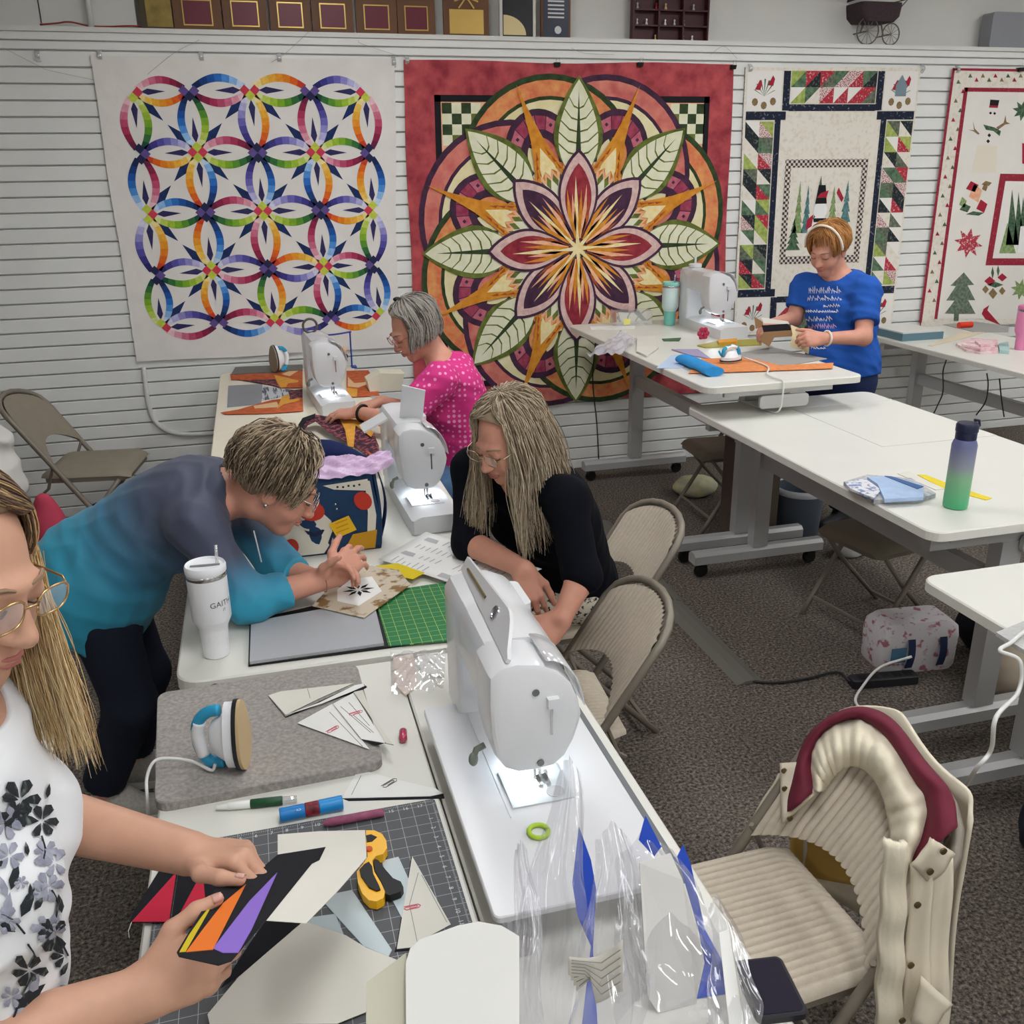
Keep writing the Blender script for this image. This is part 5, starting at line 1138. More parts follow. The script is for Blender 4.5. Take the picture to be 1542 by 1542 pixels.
def woman_blue():
    pel, neck = np.array((2.90,4.17,.86)), np.array(atd(1264, 418, 4.72)); hc = atd(1247, 376, 4.66); right = (-.41,.91,0); f = np.array((-.91,-.41,0))
    LE = atd(1300, 508, 4.55); LW = Vector(LE)+(atd(1222, 510, 4.45)-LE).normalized()*.235; RE = atd(1196, 480, 4.86); RW = Vector(RE)+(atd(1150, 490, 4.6)-RE).normalized()*.235
    nh = lambda at, r, f, u, n: Ell(n+f*.03+u*.05, np.eye(3), (.082,.082,.075))
    pr = [(Ell((2.90,4.17,.82), np.array([nrm(right), f, (0,0,1)]), (.175,.14,.15)), .05)]; r_ = nrm(right); ank = []
    for sg in (-1, 1): hp_ = np.array((2.90,4.17,.78))+r_*sg*.09; k = hp_+np.array((0,0,-.34))+f*.01; a = k+np.array((0,0,-.34)); pr += [(Cone(hp_, k, .098, .075), .05), (Cone(k, a, .075, .062, True), .04)]; ank.append(a)
    M_bt = mat('royal blue jersey', '#1d55ad', .85, var=.05, vs=12)
    root, P, R, sv, at, ax, hands = figure('woman with copper hair and white headband in a royal blue t-shirt', (2.90,4.17,0), pel, neck, right, hc, (-.80,-.42,-.42), (-.36,-.22,.90), atd(1212,432,4.86), RE, RW, atd(1305,440,4.58), LE, LW,
        ((-.85,-.30,-.25), (-.2,-.2,.95), [(35,40,20)]*4), ((-.90,.15,.0), (-.25,-.75,.55), [(40,45,25)]*4), dict(name='shirt', sleeve=(.68,.010), mat=M_bt, wr=.006, seed=9, skirted=True), (pr, [(2.7,4.0,.1), (3.1,4.35,.95)], 'trousers', mat('navy trousers', '#1e2c52', .85, var=.08, vs=50)), h=.0062, hs=1.03, w=1.06, fat=1.06, glasses=False, neckhole=nh, curve=.02, hem=-.12, gap=.022)
    hair_cap(root, P, R, 1.03, HR[0], .012, -.055, -.012)
    strands('hair', hair_paths(P, 1300, 51, part=.1, th0=(.02,1.1), th1=1.95, vol=.020, curl=.007, front=.70, M=10, frontlim=1.0), .0023, HR+[HR[1]], root, 6, .4)
    strands('fringe', hair_paths(P, 260, 53, part=.1, th0=(.3,.7), th1=1.35, vol=.016, curl=.004, front=.02, M=9)[np.newaxis][0], .0022, HR, root, 7, .4)
    mb = MB(); mb.tube([Vector(P(.098*math.sin(t), .035-.01*math.cos(t), .035+.105*math.cos(t))) for t in [math.radians(-95+190*k/24) for k in range(25)]], .006, 8); mb.build('headband', mat('cream band', '#e8dccb', .7), root, smooth=True, world=True)
    # pale script printed across the chest: illegible white strokes
    v, q = sv; rs = random.Random(3); shapes = []; O = Vector(atd(1255, 450, 4.5)); k_ = 4.5/FPX
    def line(x0, x1, y, hgt, mi=0):
        x = x0
        while x < x1:
            w_ = rs.uniform(2.2, 4.6); h_ = hgt*rs.uniform(.5, 1.25); sl = rs.uniform(-1.2, 2.0); a = ((x-1255)*k_, (450-y)*k_); t = .8*k_
            shapes.append(([(a[0],a[1]), (a[0]+t,a[1]), (a[0]+t+sl*k_,a[1]+h_*k_), (a[0]+sl*k_,a[1]+h_*k_)], mi)); shapes.append(([(a[0]+sl*k_,a[1]+h_*k_), (a[0]+w_*k_,a[1]+h_*.4*k_), (a[0]+w_*k_,a[1]+(h_*.4-1.2)*k_), (a[0]+sl*k_,a[1]+(h_-1.3)*k_)], mi)); x += w_
    for x0, x1, y, hg, mi in ((1218,1264,442,9,0), (1216,1266,453,7,0), (1240,1264,463,6,0), (1212,1260,471,5,0), (1214,1250,484,7,0), (1214,1256,495,7,1), (1222,1242,526,5,0)): line(x0, x1, y, hg, mi)
    po = project(root, v, q, 'chest_print', shapes, O, RT, UP, FW, [mat('white print ink', '#dfe3ee', .7), mat('pink print ink', '#d6a8c4', .7)], .002)
    if po: po['kind'] = 'stuff'
    mb = MB(); d = nrm(np.array(LW)-np.array(LE)); M = frame(np.array(LW)-d*.02, d, (0,0,1)); mb.tube([M @ Vector((0,.034*math.cos(a),.034*math.sin(a))) for a in [2*math.pi*k/16 for k in range(17)]], .006, 6); mb.build('wrist_band', mat('cream band', '#e8dccb', .7), root, smooth=True, world=True)
    shoes(root, ank, f, mat('black shoe', '#222226', .6))
    return root, hands
_, HBL = woman_blue()
# ------------------------------------------------------------------ things on the tables
def flat(name, label, cat, P, z, th, m, group=None, parent=None, inset=0.0, smooth=False):
    """thin piece lying at height z; outline in photo pixels resolved on its top plane"""
    Q = ccw([(onz(x, y, z+th).x, onz(x, y, z+th).y) for x, y in P]); mb = MB(); mb.prism(Q, z, z+th, inset=inset)
    return mb.build(name, m, parent, world=parent is not None, label=label, cat=cat, group=group, smooth=smooth)
def lay(parent, name, P, z, th, m):
    return flat(name, None, None, P, z, th, m, parent=parent)
M_pap = mat('white paper', '#e9e9e4', .8, var=.02, vs=8); M_papc = mat('cream paper', '#d9d6cb', .8, var=.03, vs=8); M_bkf = mat('black cotton fabric', '#15161c', .9, var=.15, vs=80); M_redf = mat('red cotton', '#c32440', .85); M_ink = mat('grey ink', '#8a8a86', .8); M_pkclip = mat('pink clip wire', '#d4707c', .4); M_stclip = mat('steel clip wire', '#8f8f8c', .3, metal=.8)
def grid_mat(name, base, line, step, wdt, rough=.6):
    m = bpy.data.materials.new(name); m.use_nodes = True; N = m.node_tree.nodes; L = m.node_tree.links; b = N['Principled BSDF']; b.inputs['Roughness'].default_value = rough
    tc = N.new('ShaderNodeTexCoord'); sx = N.new('ShaderNodeSeparateXYZ'); L.new(tc.outputs['Object'], sx.inputs[0]); outs = []
    for ax in (0, 1):
        d = N.new('ShaderNodeMath'); d.operation = 'DIVIDE'; d.inputs[1].default_value = step; f = N.new('ShaderNodeMath'); f.operation = 'FRACT'; g = N.new('ShaderNodeMath'); g.operation = 'LESS_THAN'; g.inputs[1].default_value = wdt
        L.new(sx.outputs[ax], d.inputs[0]); L.new(d.outputs[0], f.inputs[0]); L.new(f.outputs[0], g.inputs[0]); outs.append(g)
    mx = N.new('ShaderNodeMath'); mx.operation = 'MAXIMUM'; L.new(outs[0].outputs[0], mx.inputs[0]); L.new(outs[1].outputs[0], mx.inputs[1])
    mi = N.new('ShaderNodeMix'); mi.data_type = 'RGBA'; mi.inputs[6].default_value = (*lin(base), 1); mi.inputs[7].default_value = (*lin(line), 1); L.new(mx.outputs[0], mi.inputs[0]); L.new(mi.outputs[2], b.inputs['Base Color']); return m
def clip_wire(x, y, z, a, m, label, s=1.0, group=None):
    P = []
    for px, py in ((0,.003),(.024,.003),(.027,0),(.024,-.003),(.003,-.003),(.0,-.0005),(.003,.0015),(.020,.0015),(.022,0),(.020,-.0015),(.008,-.0015)): P.append((px*s-.013*s, py*s*1.3, 0))
    mb = MB(); M = T(x, y, z) @ rz(a); mb.tube([M @ Vector(p) for p in P], .0007, 5); return mb.build('paper_clip', m, None, label=label, cat='paper clip', group=group)
# grey cutting mat with ruled edge
cm = empty('cutting_mat', (-.018, 1.10, TZ), 0, 'dark grey gridded cutting mat with white numbers', 'cutting mat')
mb = MB(); mb.prism(rrect(-.253, .80, .222, 1.412, .006), TZ+.0003, TZ+.0026); mb.build('mat_sheet', grid_mat('grey grid', '#55575a', '#a9adad', .0254, .035), cm, world=True)
mb = MB(); z = TZ+.0027
for k in range(1, 18): add_text(mb, str(k), .011, T(-.245+k*.0262-.008, 1.398, z))
for k in range(1, 24): add_text(mb, str(k), .011, T(.205, 1.384-k*.0254, z) @ rz(-math.pi/2)); add_text(mb, str(k), .011, T(-.238, 1.384-k*.0254, z) @ rz(-math.pi/2))
for k in range(150): x = -.245+k*.0031; mb.box((x, 1.4055, z-.0002), (x+.0006, 1.4055+(.0045 if k % 8 == 0 else .0025), z)) 
for k in range(180): y = 1.40-k*.0031; mb.box((.2155, y, z-.0002), (.2155+(.0045 if k % 8 == 0 else .0025), y+.0006, z)) if k < 190 else None
for k in range(180): y = 1.40-k*.0031; mb.box((-.2500, y, z-.0002), (-.2500+(.0045 if k % 8 == 0 else .0025), y+.0006, z))
mb.build('printed_scale', mat('mat print', '#d6d8d6', .7), cm, world=True, kind='stuff')
# acrylic ruler strips
M_rul = mat('frosted ruler', '#cfdde0', .35, alpha=.75)
zr = TZ+.0028
flat('acrylic_template', 'pale frosted acrylic template strip under the yellow rotary cutter', 'template', [(575,1296),(600,1290),(625,1345),(612,1395),(588,1350)], zr, .0016, M_rul)
flat('acrylic_template', 'long pale frosted acrylic strip slanting across the grey mat', 'template', [(480,1350),(530,1340),(590,1430),(585,1440),(548,1425)], zr, .0016, M_rul)
flat('acrylic_template', 'pale frosted acrylic bar next to the cream foundation paper', 'template', [(440,1385),(505,1376),(522,1418),(455,1425)], zr, .0016, M_rul)
# wool pressing mat, small iron and its cord
M_felt = mat('grey wool felt', '#8c8783', .95, col2='#a8a29c', vs=120, bump=.5, bs=160)
Q = [onz(x, y, TZ+.02) for x, y in ((237,1043), (537,998), (578,1146), (232,1212))]
mb = MB(); Pm = []
for k in range(4):
    p, c, n = Q[k-1], Q[k], Q[(k+1) % 4]; a = c+(p-c).normalized()*.03; b = c+(n-c).normalized()*.03
    for i in range(6): t = i/5; Pm.append(tuple(((1-t)**2*a+2*t*(1-t)*c+t*t*b)[:2]))
mb.prism(ccw(Pm), TZ+.0003, TZ+.02, inset=.002); mb.build('pressing_mat', M_felt, None, label='grey wool felt pressing mat with rounded corners', cat='pressing mat')
M_tan = mat('ceramic tan soleplate', '#cbb084', .4); M_irw = mat('iron white plastic', '#eceef0', .3); M_irb = mat('iron blue plastic', '#2f9bc4', .35); M_ird = mat('iron dark ring', '#222529', .4)
def iron(label, x, y, z, a, s=1.0, lying=False, body=None, sole=None):
    t = empty('iron', (x, y, z), a, label, 'iron'); t.scale = (s,)*3
    def drop(k, n=26):                       # teardrop outline, tip up
        an = 2*math.pi*k/n; w = .042*math.sin(an)*(1-.22*math.cos(an)**1); return (w, .075-.075*math.cos(math.pi-an) if False else .075+.075*math.cos(an))
    pts = [drop(k) for k in range(26)]
    M0 = Matrix(((0,0,1,0),(1,0,0,0),(0,1,0,0),(0,0,0,1)))          # outline in YZ, depth along +X
    if lying: M0 = Matrix.Rotation(math.pi/2, 4, 'Y') @ M0; M0 = T(0,0,.0) @ M0
    if lying: M0 = T(-.07,0,.062) @ M0
    def slab(sc, x0, x1, m, nm):
        mb = MB(); mb.prism([(p[0]*sc, .075+(p[1]-.075)*sc) for p in pts][::-1], x0, x1, M=M0); return mb.build(nm, m, t, smooth=40)
    slab(1.0, .052, .058, sole or M_tan, 'soleplate'); slab(1.02, .044, .052, M_ird, 'sole_rim'); slab(.94, .026, .044, M_irw, 'skirt')
    mb = MB(); mb.loft([[M0 @ Vector((p[0]*sc, .070+(p[1]-.075)*sc*.9, d)) for p in pts] for sc, d in ((.86,.030),(.66,.010),(.5,-.004),(.30,-.010))]); mb.build('body', body or M_irw, t, smooth=50)
    mb = MB(); mb.tube(smoothpath([M0 @ Vector((0,q,d)) for q, d in ((.012,.012),(.016,-.016),(.04,-.030),(.075,-.034),(.105,-.028),(.125,-.008),(.130,.016))], 5), .0115, 12); mb.build('handle', M_irb, t, smooth=True)
    mb = MB(); mb.tube(smoothpath([M0 @ Vector((0,q,d)) for q, d in ((.03,-.026),(.055,-.031),(.08,-.033),(.105,-.026))], 5), .0128, 12); mb.build('grip', M_irw, t, smooth=True)
    mb = MB(); mb.tube([M0 @ Vector((.012,q,d)) for q, d in ((.014,.02),(.004,.012),(-.012 if lying else .006,-.012))], .0065, 8); mb.build('cord_boot', M_irb, t, smooth=True)
    return t
ip = onz(375, 1152, TZ+.021); ir = iron('small white and blue travel iron standing on the grey felt mat', ip.x-.055, ip.y+.01, TZ+.0205, math.radians(-14), .97)
mb = MB(); zz = TZ+.026
path = [V((ip.x-.06, ip.y-.005, zz+.012)), onz(318,1160,zz), onz(290,1147,zz+.01), onz(255,1142,zz+.02), onz(232,1147,zz+.02), onz(221,1172,zz), onz(222,1205,zz-.03), onz(224,1240,.66), onz(226,1262,.55)]
mb.tube(smoothpath(path, 6), .0032, 8); mb.build('cord', mat('white cord', '#dcdcd8', .5), ir, smooth=True, world=True).matrix_parent_inverse = (T(*ir.location) @ rz(ir.rotation_euler.z) @ Matrix.Scale(.97, 4)).inverted()
# paper piecing templates on and beside the felt mat
zf = TZ+.0205; K = 4.819; o7 = lambda L: [(380+x/K, 960+y/K) for x, y in L]
def templ(label, P, z, m=None, edge=None, lines=(), eoff=.9, group=None):
    """paper piece with a black fabric layer showing along its edge"""
    t = flat('paper_template', label, 'paper template', o7(P), z+.001, .0009, m or M_pap, group)
    if edge: lay(t, 'fabric_layer', o7(edge), z, .0009, M_bkf)
    for a, b in lines:
        d = Vector((b[0]-a[0], b[1]-a[1])); n = Vector((-d.y, d.x)).normalized()*2.2; lay(t, 'printed_line', o7([(a[0]+n.x,a[1]+n.y),(b[0]+n.x,b[1]+n.y),(b[0]-n.x,b[1]-n.y),(a[0]-n.x,a[1]-n.y)]), z+.0019, .0002, M_ink)
    return t
templ('cream paper template folded over another on the felt mat', [(115,420),(205,390),(735,330),(490,440),(240,560)], zf, M_papc, [(113,425),(240,575),(735,350),(830,350),(760,395),(500,480),(240,580)], [((400,370),(420,440))])
templ('narrow cream template strip with a black fabric tip', [(245,560),(490,470),(745,345),(800,335),(815,350),(735,385),(500,480)], zf+.003, M_pap, [(735,395),(810,340),(832,360),(760,398)])
templ('broad white paper template with a pink clip on the felt mat', [(325,620),(580,480),(850,810)], zf+.001, M_pap, None, [((560,540),(800,790))])
templ('white ruled paper template between two others on the felt mat', [(585,480),(735,400),(960,765),(790,735)], zf+.004, M_pap, [(790,735),(960,765),(900,780)], [((640,500),(860,690)), ((700,470),(850,640)), ((730,560),(880,690))])
templ('thin paper strip with a pointed dark tip beside the pink capsule', [(735,395),(800,380),(870,560),(1020,775),(970,765),(850,560)], zf+.007, M_papc, [(960,765),(1025,780),(985,740)])
pc = onz(380+583/K, 960+665/K, zf+.004); clip_wire(pc.x, pc.y, zf+.0038, math.radians(35), M_pkclip, 'pink paper clip on the broad white template', 1.1)
pc = onz(380+750/K, 960+545/K, zf+.007); clip_wire(pc.x, pc.y, zf+.0065, math.radians(15), M_pkclip, 'pink paper clip on the ruled template', 1.1)
templ('sheer paper template with a black fabric edge touching the grey mat', [(770,955),(830,970),(1040,1030),(1330,1095),(1385,1130),(1290,1150),(650,1165)], TZ, M_pap, [(650,1165),(1290,1150),(1385,1128),(1395,1165),(1290,1170),(700,1185)], [((790,1000),(720,1140))])
pc = onz(380+995/K, 960+1055/K, TZ+.003); clip_wire(pc.x, pc.y, TZ+.0028, math.radians(32), M_stclip, 'plain steel paper clip on the sheer template', 1.25)
mb = MB(); p = onz(607, 1107, TZ+.009); M = frame(p, (.15,1,0), (1,-.15,0)); mb.lathe([(.001,-.020),(.006,-.0185),(.0085,-.014),(.0085,.014),(.006,.0185),(.001,.020)], seg=14, M=M @ Matrix.Rotation(math.pi/2, 4, 'Y')); mb.build('lipstick_tube', mat('rose gloss plastic', '#b5405c', .2, coat=.5), None, smooth=True, label='glossy rose capsule shaped tube on the white table', cat='tube')
def stick(name, label, cat, a, b, z, secs, m_of, seg=16):
    """pen lying on the table from pixel a to pixel b; secs: (fraction, radius, material)"""
    A, B = onz(*a, z), onz(*b, z); t = empty(name, (A.x, A.y, z), 0, label, cat); d = B-A; L = d.length; d = d.normalized()
    for (f0, f1, r0, r1, m, nm) in secs:
        mb = MB(); p, q = A+d*L*f0, A+d*L*f1; mb.tube([p, p.lerp(q,.03), p.lerp(q,.5), p.lerp(q,.97), q], [r0*.9, r0, (r0+r1)/2, r1, r1*.9], seg); mb.build(nm, m, t, smooth=40, world=True)
    return t
M_pw = mat('pen white', '#e9ebe6', .4); M_pg = mat('pen green', '#1d4a2c', .4); M_gb = mat('glue blue', '#1f8fd6', .35); M_gb2 = mat('glue mid blue', '#1b7cc4', .35); M_cl2 = film('clear cap', '#f4f6f6', .25, .25)
stick('marker_pen', 'white and dark green marker pen beside the felt mat', 'pen', (326,1216), (447,1203), TZ+.008, [(0,.14,.004,.006,M_pw,'tip_cap'), (.14,.42,.0075,.0075,M_pw,'cap'), (.42,.82,.0085,.0085,M_pg,'barrel'), (.82,1.0,.007,.006,M_cl2,'end_cap')], None)
gs = stick('glue_stick', 'bright blue glue stick with a dark red label', 'glue stick', (421,1228), (516,1208), TZ+.013, [(0,.40,.0125,.0125,M_gb2,'barrel'), (.40,.62,.0127,.0127,mat('glue label', '#4a1420', .5, col2='#a02a34', vs=90),'label_band'), (.62,1.0,.0130,.0130,M_gb,'cap')], None)
mb = MB(); A, B = onz(421,1228,TZ+.013), onz(516,1208,TZ+.013); c = A.lerp(B, .30); add_text(mb, '22', .011, frame(c+V((0,-.0075,.0108)), (B-A).normalized().cross(V((0,0,1))).normalized(), (B-A).normalized()) @ rz(0)); mb.build('barrel_print', mat('pale blue ink', '#bfe0f5', .6), gs, world=True)
stick('chalk_pencil', 'dusky pink speckled pencil lying on the grey cutting mat', 'pencil', (487,1240), (578,1223), TZ+.011, [(0,.12,.005,.0075,mat('dusky pink', '#94506a', .6, var=.15, vs=90),'tip'), (.12,1.0,.0078,.0072,mat('dusky pink', '#94506a'),'barrel')], None)
# rotary cutter
M_yel2 = mat('cutter yellow', '#f0b418', .35); rc = empty('rotary_cutter', tuple(onz(570,1305,TZ+.005)), 0, 'yellow and black rotary cutter lying on the grey mat', 'rotary cutter'); K8 = 1542/510.; o8 = lambda L: [(190+x/K8, 1190+y/K8) for x, y in L]; z = TZ+.006
lay(rc, 'handle', o8([(1092,182),(1130,182),(1165,198),(1184,228),(1188,262),(1170,290),(1135,300),(1120,320),(1130,370),(1160,420),(1178,460),(1172,490),(1140,506),(1105,500),(1075,470),(1055,420),(1050,370),(1080,335),(1100,300),(1092,250)]), z, .016, M_yel2)
lay(rc, 'grip_insert', o8([(1085,335),(1105,325),(1120,345),(1125,380),(1150,430),(1158,450),(1140,456),(1105,440),(1070,390),(1062,360)]), z+.016, .003, M_blk)
lay(rc, 'guard', o8([(1122,305),(1150,320),(1180,360),(1215,400),(1250,415),(1262,440),(1250,460),(1200,478),(1178,470),(1165,420),(1135,370)]), z, .013, M_blk)
lay(rc, 'blade_slot', o8([(1092,205),(1115,200),(1142,212),(1120,232),(1095,236)]), z+.016, .001, M_blk)
mb = MB(); c = onz(190+1105/K8, 1190+266/K8, z+.018); mb.lathe([(.006,0),(.006,.003),(.004,.004)], (c.x,c.y,z+.016), 14); mb.build('blade_nut', mat('orange nut', '#c4501e', .4), rc, world=True)
# triangular template with clip
tt = flat('paper_template', 'triangular paper template with black fabric edge and pink clip line', 'paper template', o8([(1302,300),(1478,610),(1330,690),(1320,712),(1232,722)]), TZ+.0042, .0008, M_papc)
lay(tt, 'fabric_layer', o8([(1298,300),(1232,700),(1222,734),(1330,722),(1330,705),(1240,715),(1308,310)]), TZ+.003, .0011, M_bkf)
for a, b in (((1330,375),(1290,520)), ((1290,520),(1325,690)), ((1345,385),(1460,600))):
    d = Vector((b[0]-a[0], b[1]-a[1])); n = Vector((-d.y, d.x)).normalized()*1.5; lay(tt, 'printed_line', o8([(a[0]+n.x,a[1]+n.y),(b[0]+n.x,b[1]+n.y),(b[0]-n.x,b[1]-n.y),(a[0]-n.x,a[1]-n.y)]), TZ+.005, .0002, M_ink)
pc = onz(190+1302/K8, 1190+531/K8, TZ+.006); clip_wire(pc.x, pc.y, TZ+.0058, 0, M_pkclip, 'pink paper clip on the triangular template', .95)
# the strip she holds: plane through both pinches and the far paper corner
nx_ = Vector(HRf.axes[0])*.5+Vector((.18,-.22,.95)); pa, pb_ = Vector(HLf.thumb[0]), Vector(HRf.thumb[0]); pa = pa-Vector((0,-.004,.013)); pb_ = pb_-nx_.normalized()*.011; pe = (pa-pb_).normalized(); pn = (nx_-pe*nx_.dot(pe)).normalized()
def onp(x, y): d = Vector(_ray(x, y)); c = Vector(CP); return c+d*((pa-c).dot(pn)/d.dot(pn))
def plate(parent, name, L, off, th, m, label=None, cat=None):
    P = [onp(*q) for q in o8(L)]; mb = MB()
    nn = (P[1]-P[0]).cross(P[2]-P[1]); P = P if sum(((P[i]-P[0]).cross(P[(i+1) % len(P)]-P[0])).dot(pn) for i in range(len(P))) > 0 else P[::-1]
    a = mb.pts([p+pn*off for p in P]); b = mb.pts([p+pn*(off+th) for p in P]); n = len(P); mb.face(b); mb.face(a[::-1])
    for k in range(n): j = (k+1) % n; mb.face((a[k], a[j], b[j], b[k]))
    return mb.build(name, m, parent, world=parent is not None, label=label, cat=cat)
held = plate(None, 'foundation_paper', [(690,200),(880,185),(1088,180),(1095,305),(960,460),(820,602),(640,590),(560,470),(640,350),(690,300)], -.0012, .0008, M_papc, 'black strip with yellow, orange and purple flames on cream paper, held in both hands', 'patchwork')
plate(held, 'fabric_ground', [(405,450),(440,410),(600,370),(690,295),(860,268),(908,260),(880,318),(845,335),(640,590),(480,780),(420,800),(240,760),(230,740)], 0, .0008, M_bkf)
plate(held, 'flame', [(242,742),(270,740),(410,495),(340,585),(285,665)], .0009, .0006, mat('yellow cotton', '#c9b322', .85)); plate(held, 'flame', [(272,742),(395,730),(545,432),(440,520),(340,650)], .0009, .0006, mat('orange cotton', '#e07428', .85)); plate(held, 'flame', [(395,725),(440,745),(510,745),(570,640),(688,378),(560,510)], .0009, .0006, mat('purple cotton', '#8a6bc4', .85))
# papers and pieces lying on the mat
zp = TZ+.0065
fp = flat('foundation_paper', 'large cream foundation paper with a black fabric corner on the mat', 'patchwork', o8([(640,592),(820,600),(1000,660),(1090,715),(1240,775),(1090,1010),(960,1062),(380,1064),(370,1020),(520,840)]), zp, .0009, M_papc); lay(fp, 'fabric_corner', o8([(635,592),(800,600),(520,840),(430,900),(560,700)]), zp+.001, .0008, M_bkf)
rp_ = flat('red_patch', 'black and red cotton patch with a frayed corner at the table edge', 'patchwork', o8([(150,365),(235,368),(198,602),(15,602),(30,560)]), TZ+.005, .0012, M_bkf); lay(rp_, 'red_triangle', o8([(228,372),(195,598),(25,598)]), TZ+.0063, .0008, M_redf)
rp_ = flat('red_patch', 'second black and red cotton patch half under her wrist', 'patchwork', o8([(238,370),(430,400),(420,450),(310,620),(205,622),(210,560)]), TZ+.005, .0012, M_bkf); lay(rp_, 'red_triangle', o8([(330,400),(352,415),(362,520),(300,618),(215,615)]), TZ+.0063, .0008, M_redf)
for k, (a, b, c) in enumerate((((215,598),(205,640),(215,660)), ((25,600),(10,640),(14,672)), ((205,620),(195,650),(180,655)))):
    mb = MB(); mb.tube([onz(*q, TZ+.006) for q in o8([a, b, c])], .0006, 4); mb.build('frayed_thread', M_pap, None, label='loose white thread trailing from a red patch', cat='thread', group='threads at the red patches')
# folding craft board: grey pressing side and green cutting side
cb = empty('craft_board', tuple(onz(480,950,TZ)), 0, 'black backed craft board with grey pad and green gridded mat', 'craft board')
lay(cb, 'back_cover', [(374,1001),(580,974),(664,962),(760,962),(700,878),(560,892),(376,934)], TZ, .006, M_blk)
lay(cb, 'grey_pad', [(376,996),(578,968),(562,903),(378,936)], TZ+.006, .008, mat('silver grey pad', '#a9abae', .75, var=.02, vs=10))
gm = lay(cb, 'green_mat', [(585,972),(760,957),(702,872),(562,893)], TZ+.006, .003, grid_mat('green grid', '#17743f', '#b9c964', .0254, .04))
flat('fabric_block', 'brown floral fabric block with a black star motif under the clasped hands', 'fabric', [(470,912),(548,930),(618,880),(600,858),(545,850),(500,880)], TZ+.0165, .002, mat('brown floral cotton', '#c9bda8', .9, col2='#8a6a40', vs=28, thr=(.5,.6)))
sb = bpy.data.objects[[o.name for o in bpy.data.objects if o.name.startswith('fabric_block')][-1]]
lay(sb, 'white_panel', [(508,905),(540,912),(575,890),(560,868),(528,872),(508,888)], TZ+.0185, .0006, M_pap)
c = onz(540, 888, TZ+.0195)
for k in range(8):
    a = k*math.pi/4; d, n = V((math.cos(a), math.sin(a), 0)), V((-math.sin(a), math.cos(a), 0)); mb = MB(); mb.prism([tuple((c+d*.008)[:2]), tuple((c+d*.022-n*.006)[:2]), tuple((c+d*.042)[:2]), tuple((c+d*.022+n*.006)[:2])], TZ+.0192, TZ+.0198); mb.build('star_point', M_bkf, sb, world=True)
flat('fabric_scrap', 'yellow and lime fabric scrap by the printed bag', 'fabric', [(566,852),(600,848),(640,862),(622,872),(580,864)], TZ+.0165, .0015, mat('lemon cotton', '#d8c020', .85))
# printed instruction sheets
def sheetobj(name, label, cat, C4, z4, m, nx=10, bend=.006, th=.0008, extra=None):
    A = [onz(x, y, zz_) for (x, y), zz_ in zip(C4, z4)]; mb = MB(); fn = lambda u, v: (A[0].lerp(A[1], u)).lerp(A[3].lerp(A[2], u), v)+V((0,0,bend*math.sin(u*3.1)*math.sin(v*3.1)+bend*.4*math.sin(u*9)))
    mb.sheet(fn, nx, nx, th); o = mb.build(name, m, None, smooth=True, label=label, cat=cat); return o, fn
ps, pf = sheetobj('instruction_sheet', 'spread printed black and white instruction sheets beside the green mat', 'paper', [(570,842),(642,801),(816,857),(733,896)], (.757,.757,.757,.757), M_pap, bend=.003)
mb = MB(); rr_ = random.Random(2)
for i in range(4):
    for j in range(2):
        u0, v0 = .04+i*.24, .08+j*.46
        for k in range(7):
            if k < 3 and (i+j) % 2: continue
            v = v0+.05*k+.02; w = .16*rr_.uniform(.5,1)
            ids = [mb._p(pf(u, vv)+V((0,0,.0014))) for u, vv in ((u0,v),(u0+w/2,v),(u0+w,v),(u0+w,v+.010),(u0+w/2,v+.010),(u0,v+.010))]; mb.face(ids)
        if (i+j) % 2: ids = [mb._p(pf(u, vv)+V((0,0,.0014))) for u, vv in ((u0,v0),(u0+.1,v0),(u0+.1,v0+.1),(u0,v0+.12))]; mb.face(ids)
mb.build('printed_text', mat('print grey', '#b4b4b6', .8), ps, kind='stuff')
# white tumbler
M_tumw = mat('white powder coat', '#e9eaec', .35, coat=.2); tp_ = onz(327, 985, TZ)
def tumbler(label, x, y, z, s, m, lidm, straw=True, text=None, m2=None, a=0):
    t = empty('tumbler', (x, y, z), a, label, 'tumbler'); t.scale = (s,)*3
    mb = MB(); mb.lathe([(.001,0),(.030,0),(.033,.003),(.036,.075),(.038,.085),(.046,.102),(.049,.110),(.0495,.222)], seg=32, cap=False); mb.build('cup', m, t, smooth=40)
    if m2: mb = MB(); mb.lathe([(.0385,.086),(.0465,.1025),(.0496,.111),(.0499,.222)], seg=32, cap=False); mb.build('upper_sleeve', m2, t, smooth=40)
    mb = MB(); mb.lathe([(.0495,.222),(.0505,.224),(.0505,.232),(.0495,.234)], seg=32); mb.build('steel_rim', M_chr, t, smooth=40)
    mb = MB(); mb.lathe([(.0490,.234),(.0505,.236),(.0510,.250),(.048,.256),(.044,.250),(.001,.248)], seg=32, cap=False); lo = mb.build('lid', lidm, t, smooth=40)
    mb = MB(); mb.box((-.036,-.004,.2485), (.036,.004,.252)); mb.build('lid_slot', mat('lid grey', '#7d7f80', .5), lo)
    if straw: mb = MB(); mb.tube([(.028,.012,.245), (.030,.014,.297)], .0042, 10); mb.build('straw', M_cl2, t, smooth=True)
    if text:
        mb = MB()
        for txt, sz, zz_, ang in text:
            vs, fs = text_polys(txt, sz); R_ = .0500; ids = [mb._p((R_*math.sin(v.x/R_+ang), -R_*math.cos(v.x/R_+ang), zz_+v.y)) for v in vs]
            for f in fs: mb.face([ids[i] for i in f])
        mb.build('lettering', mat('grey lettering', '#55565c', .6), t)
    return t
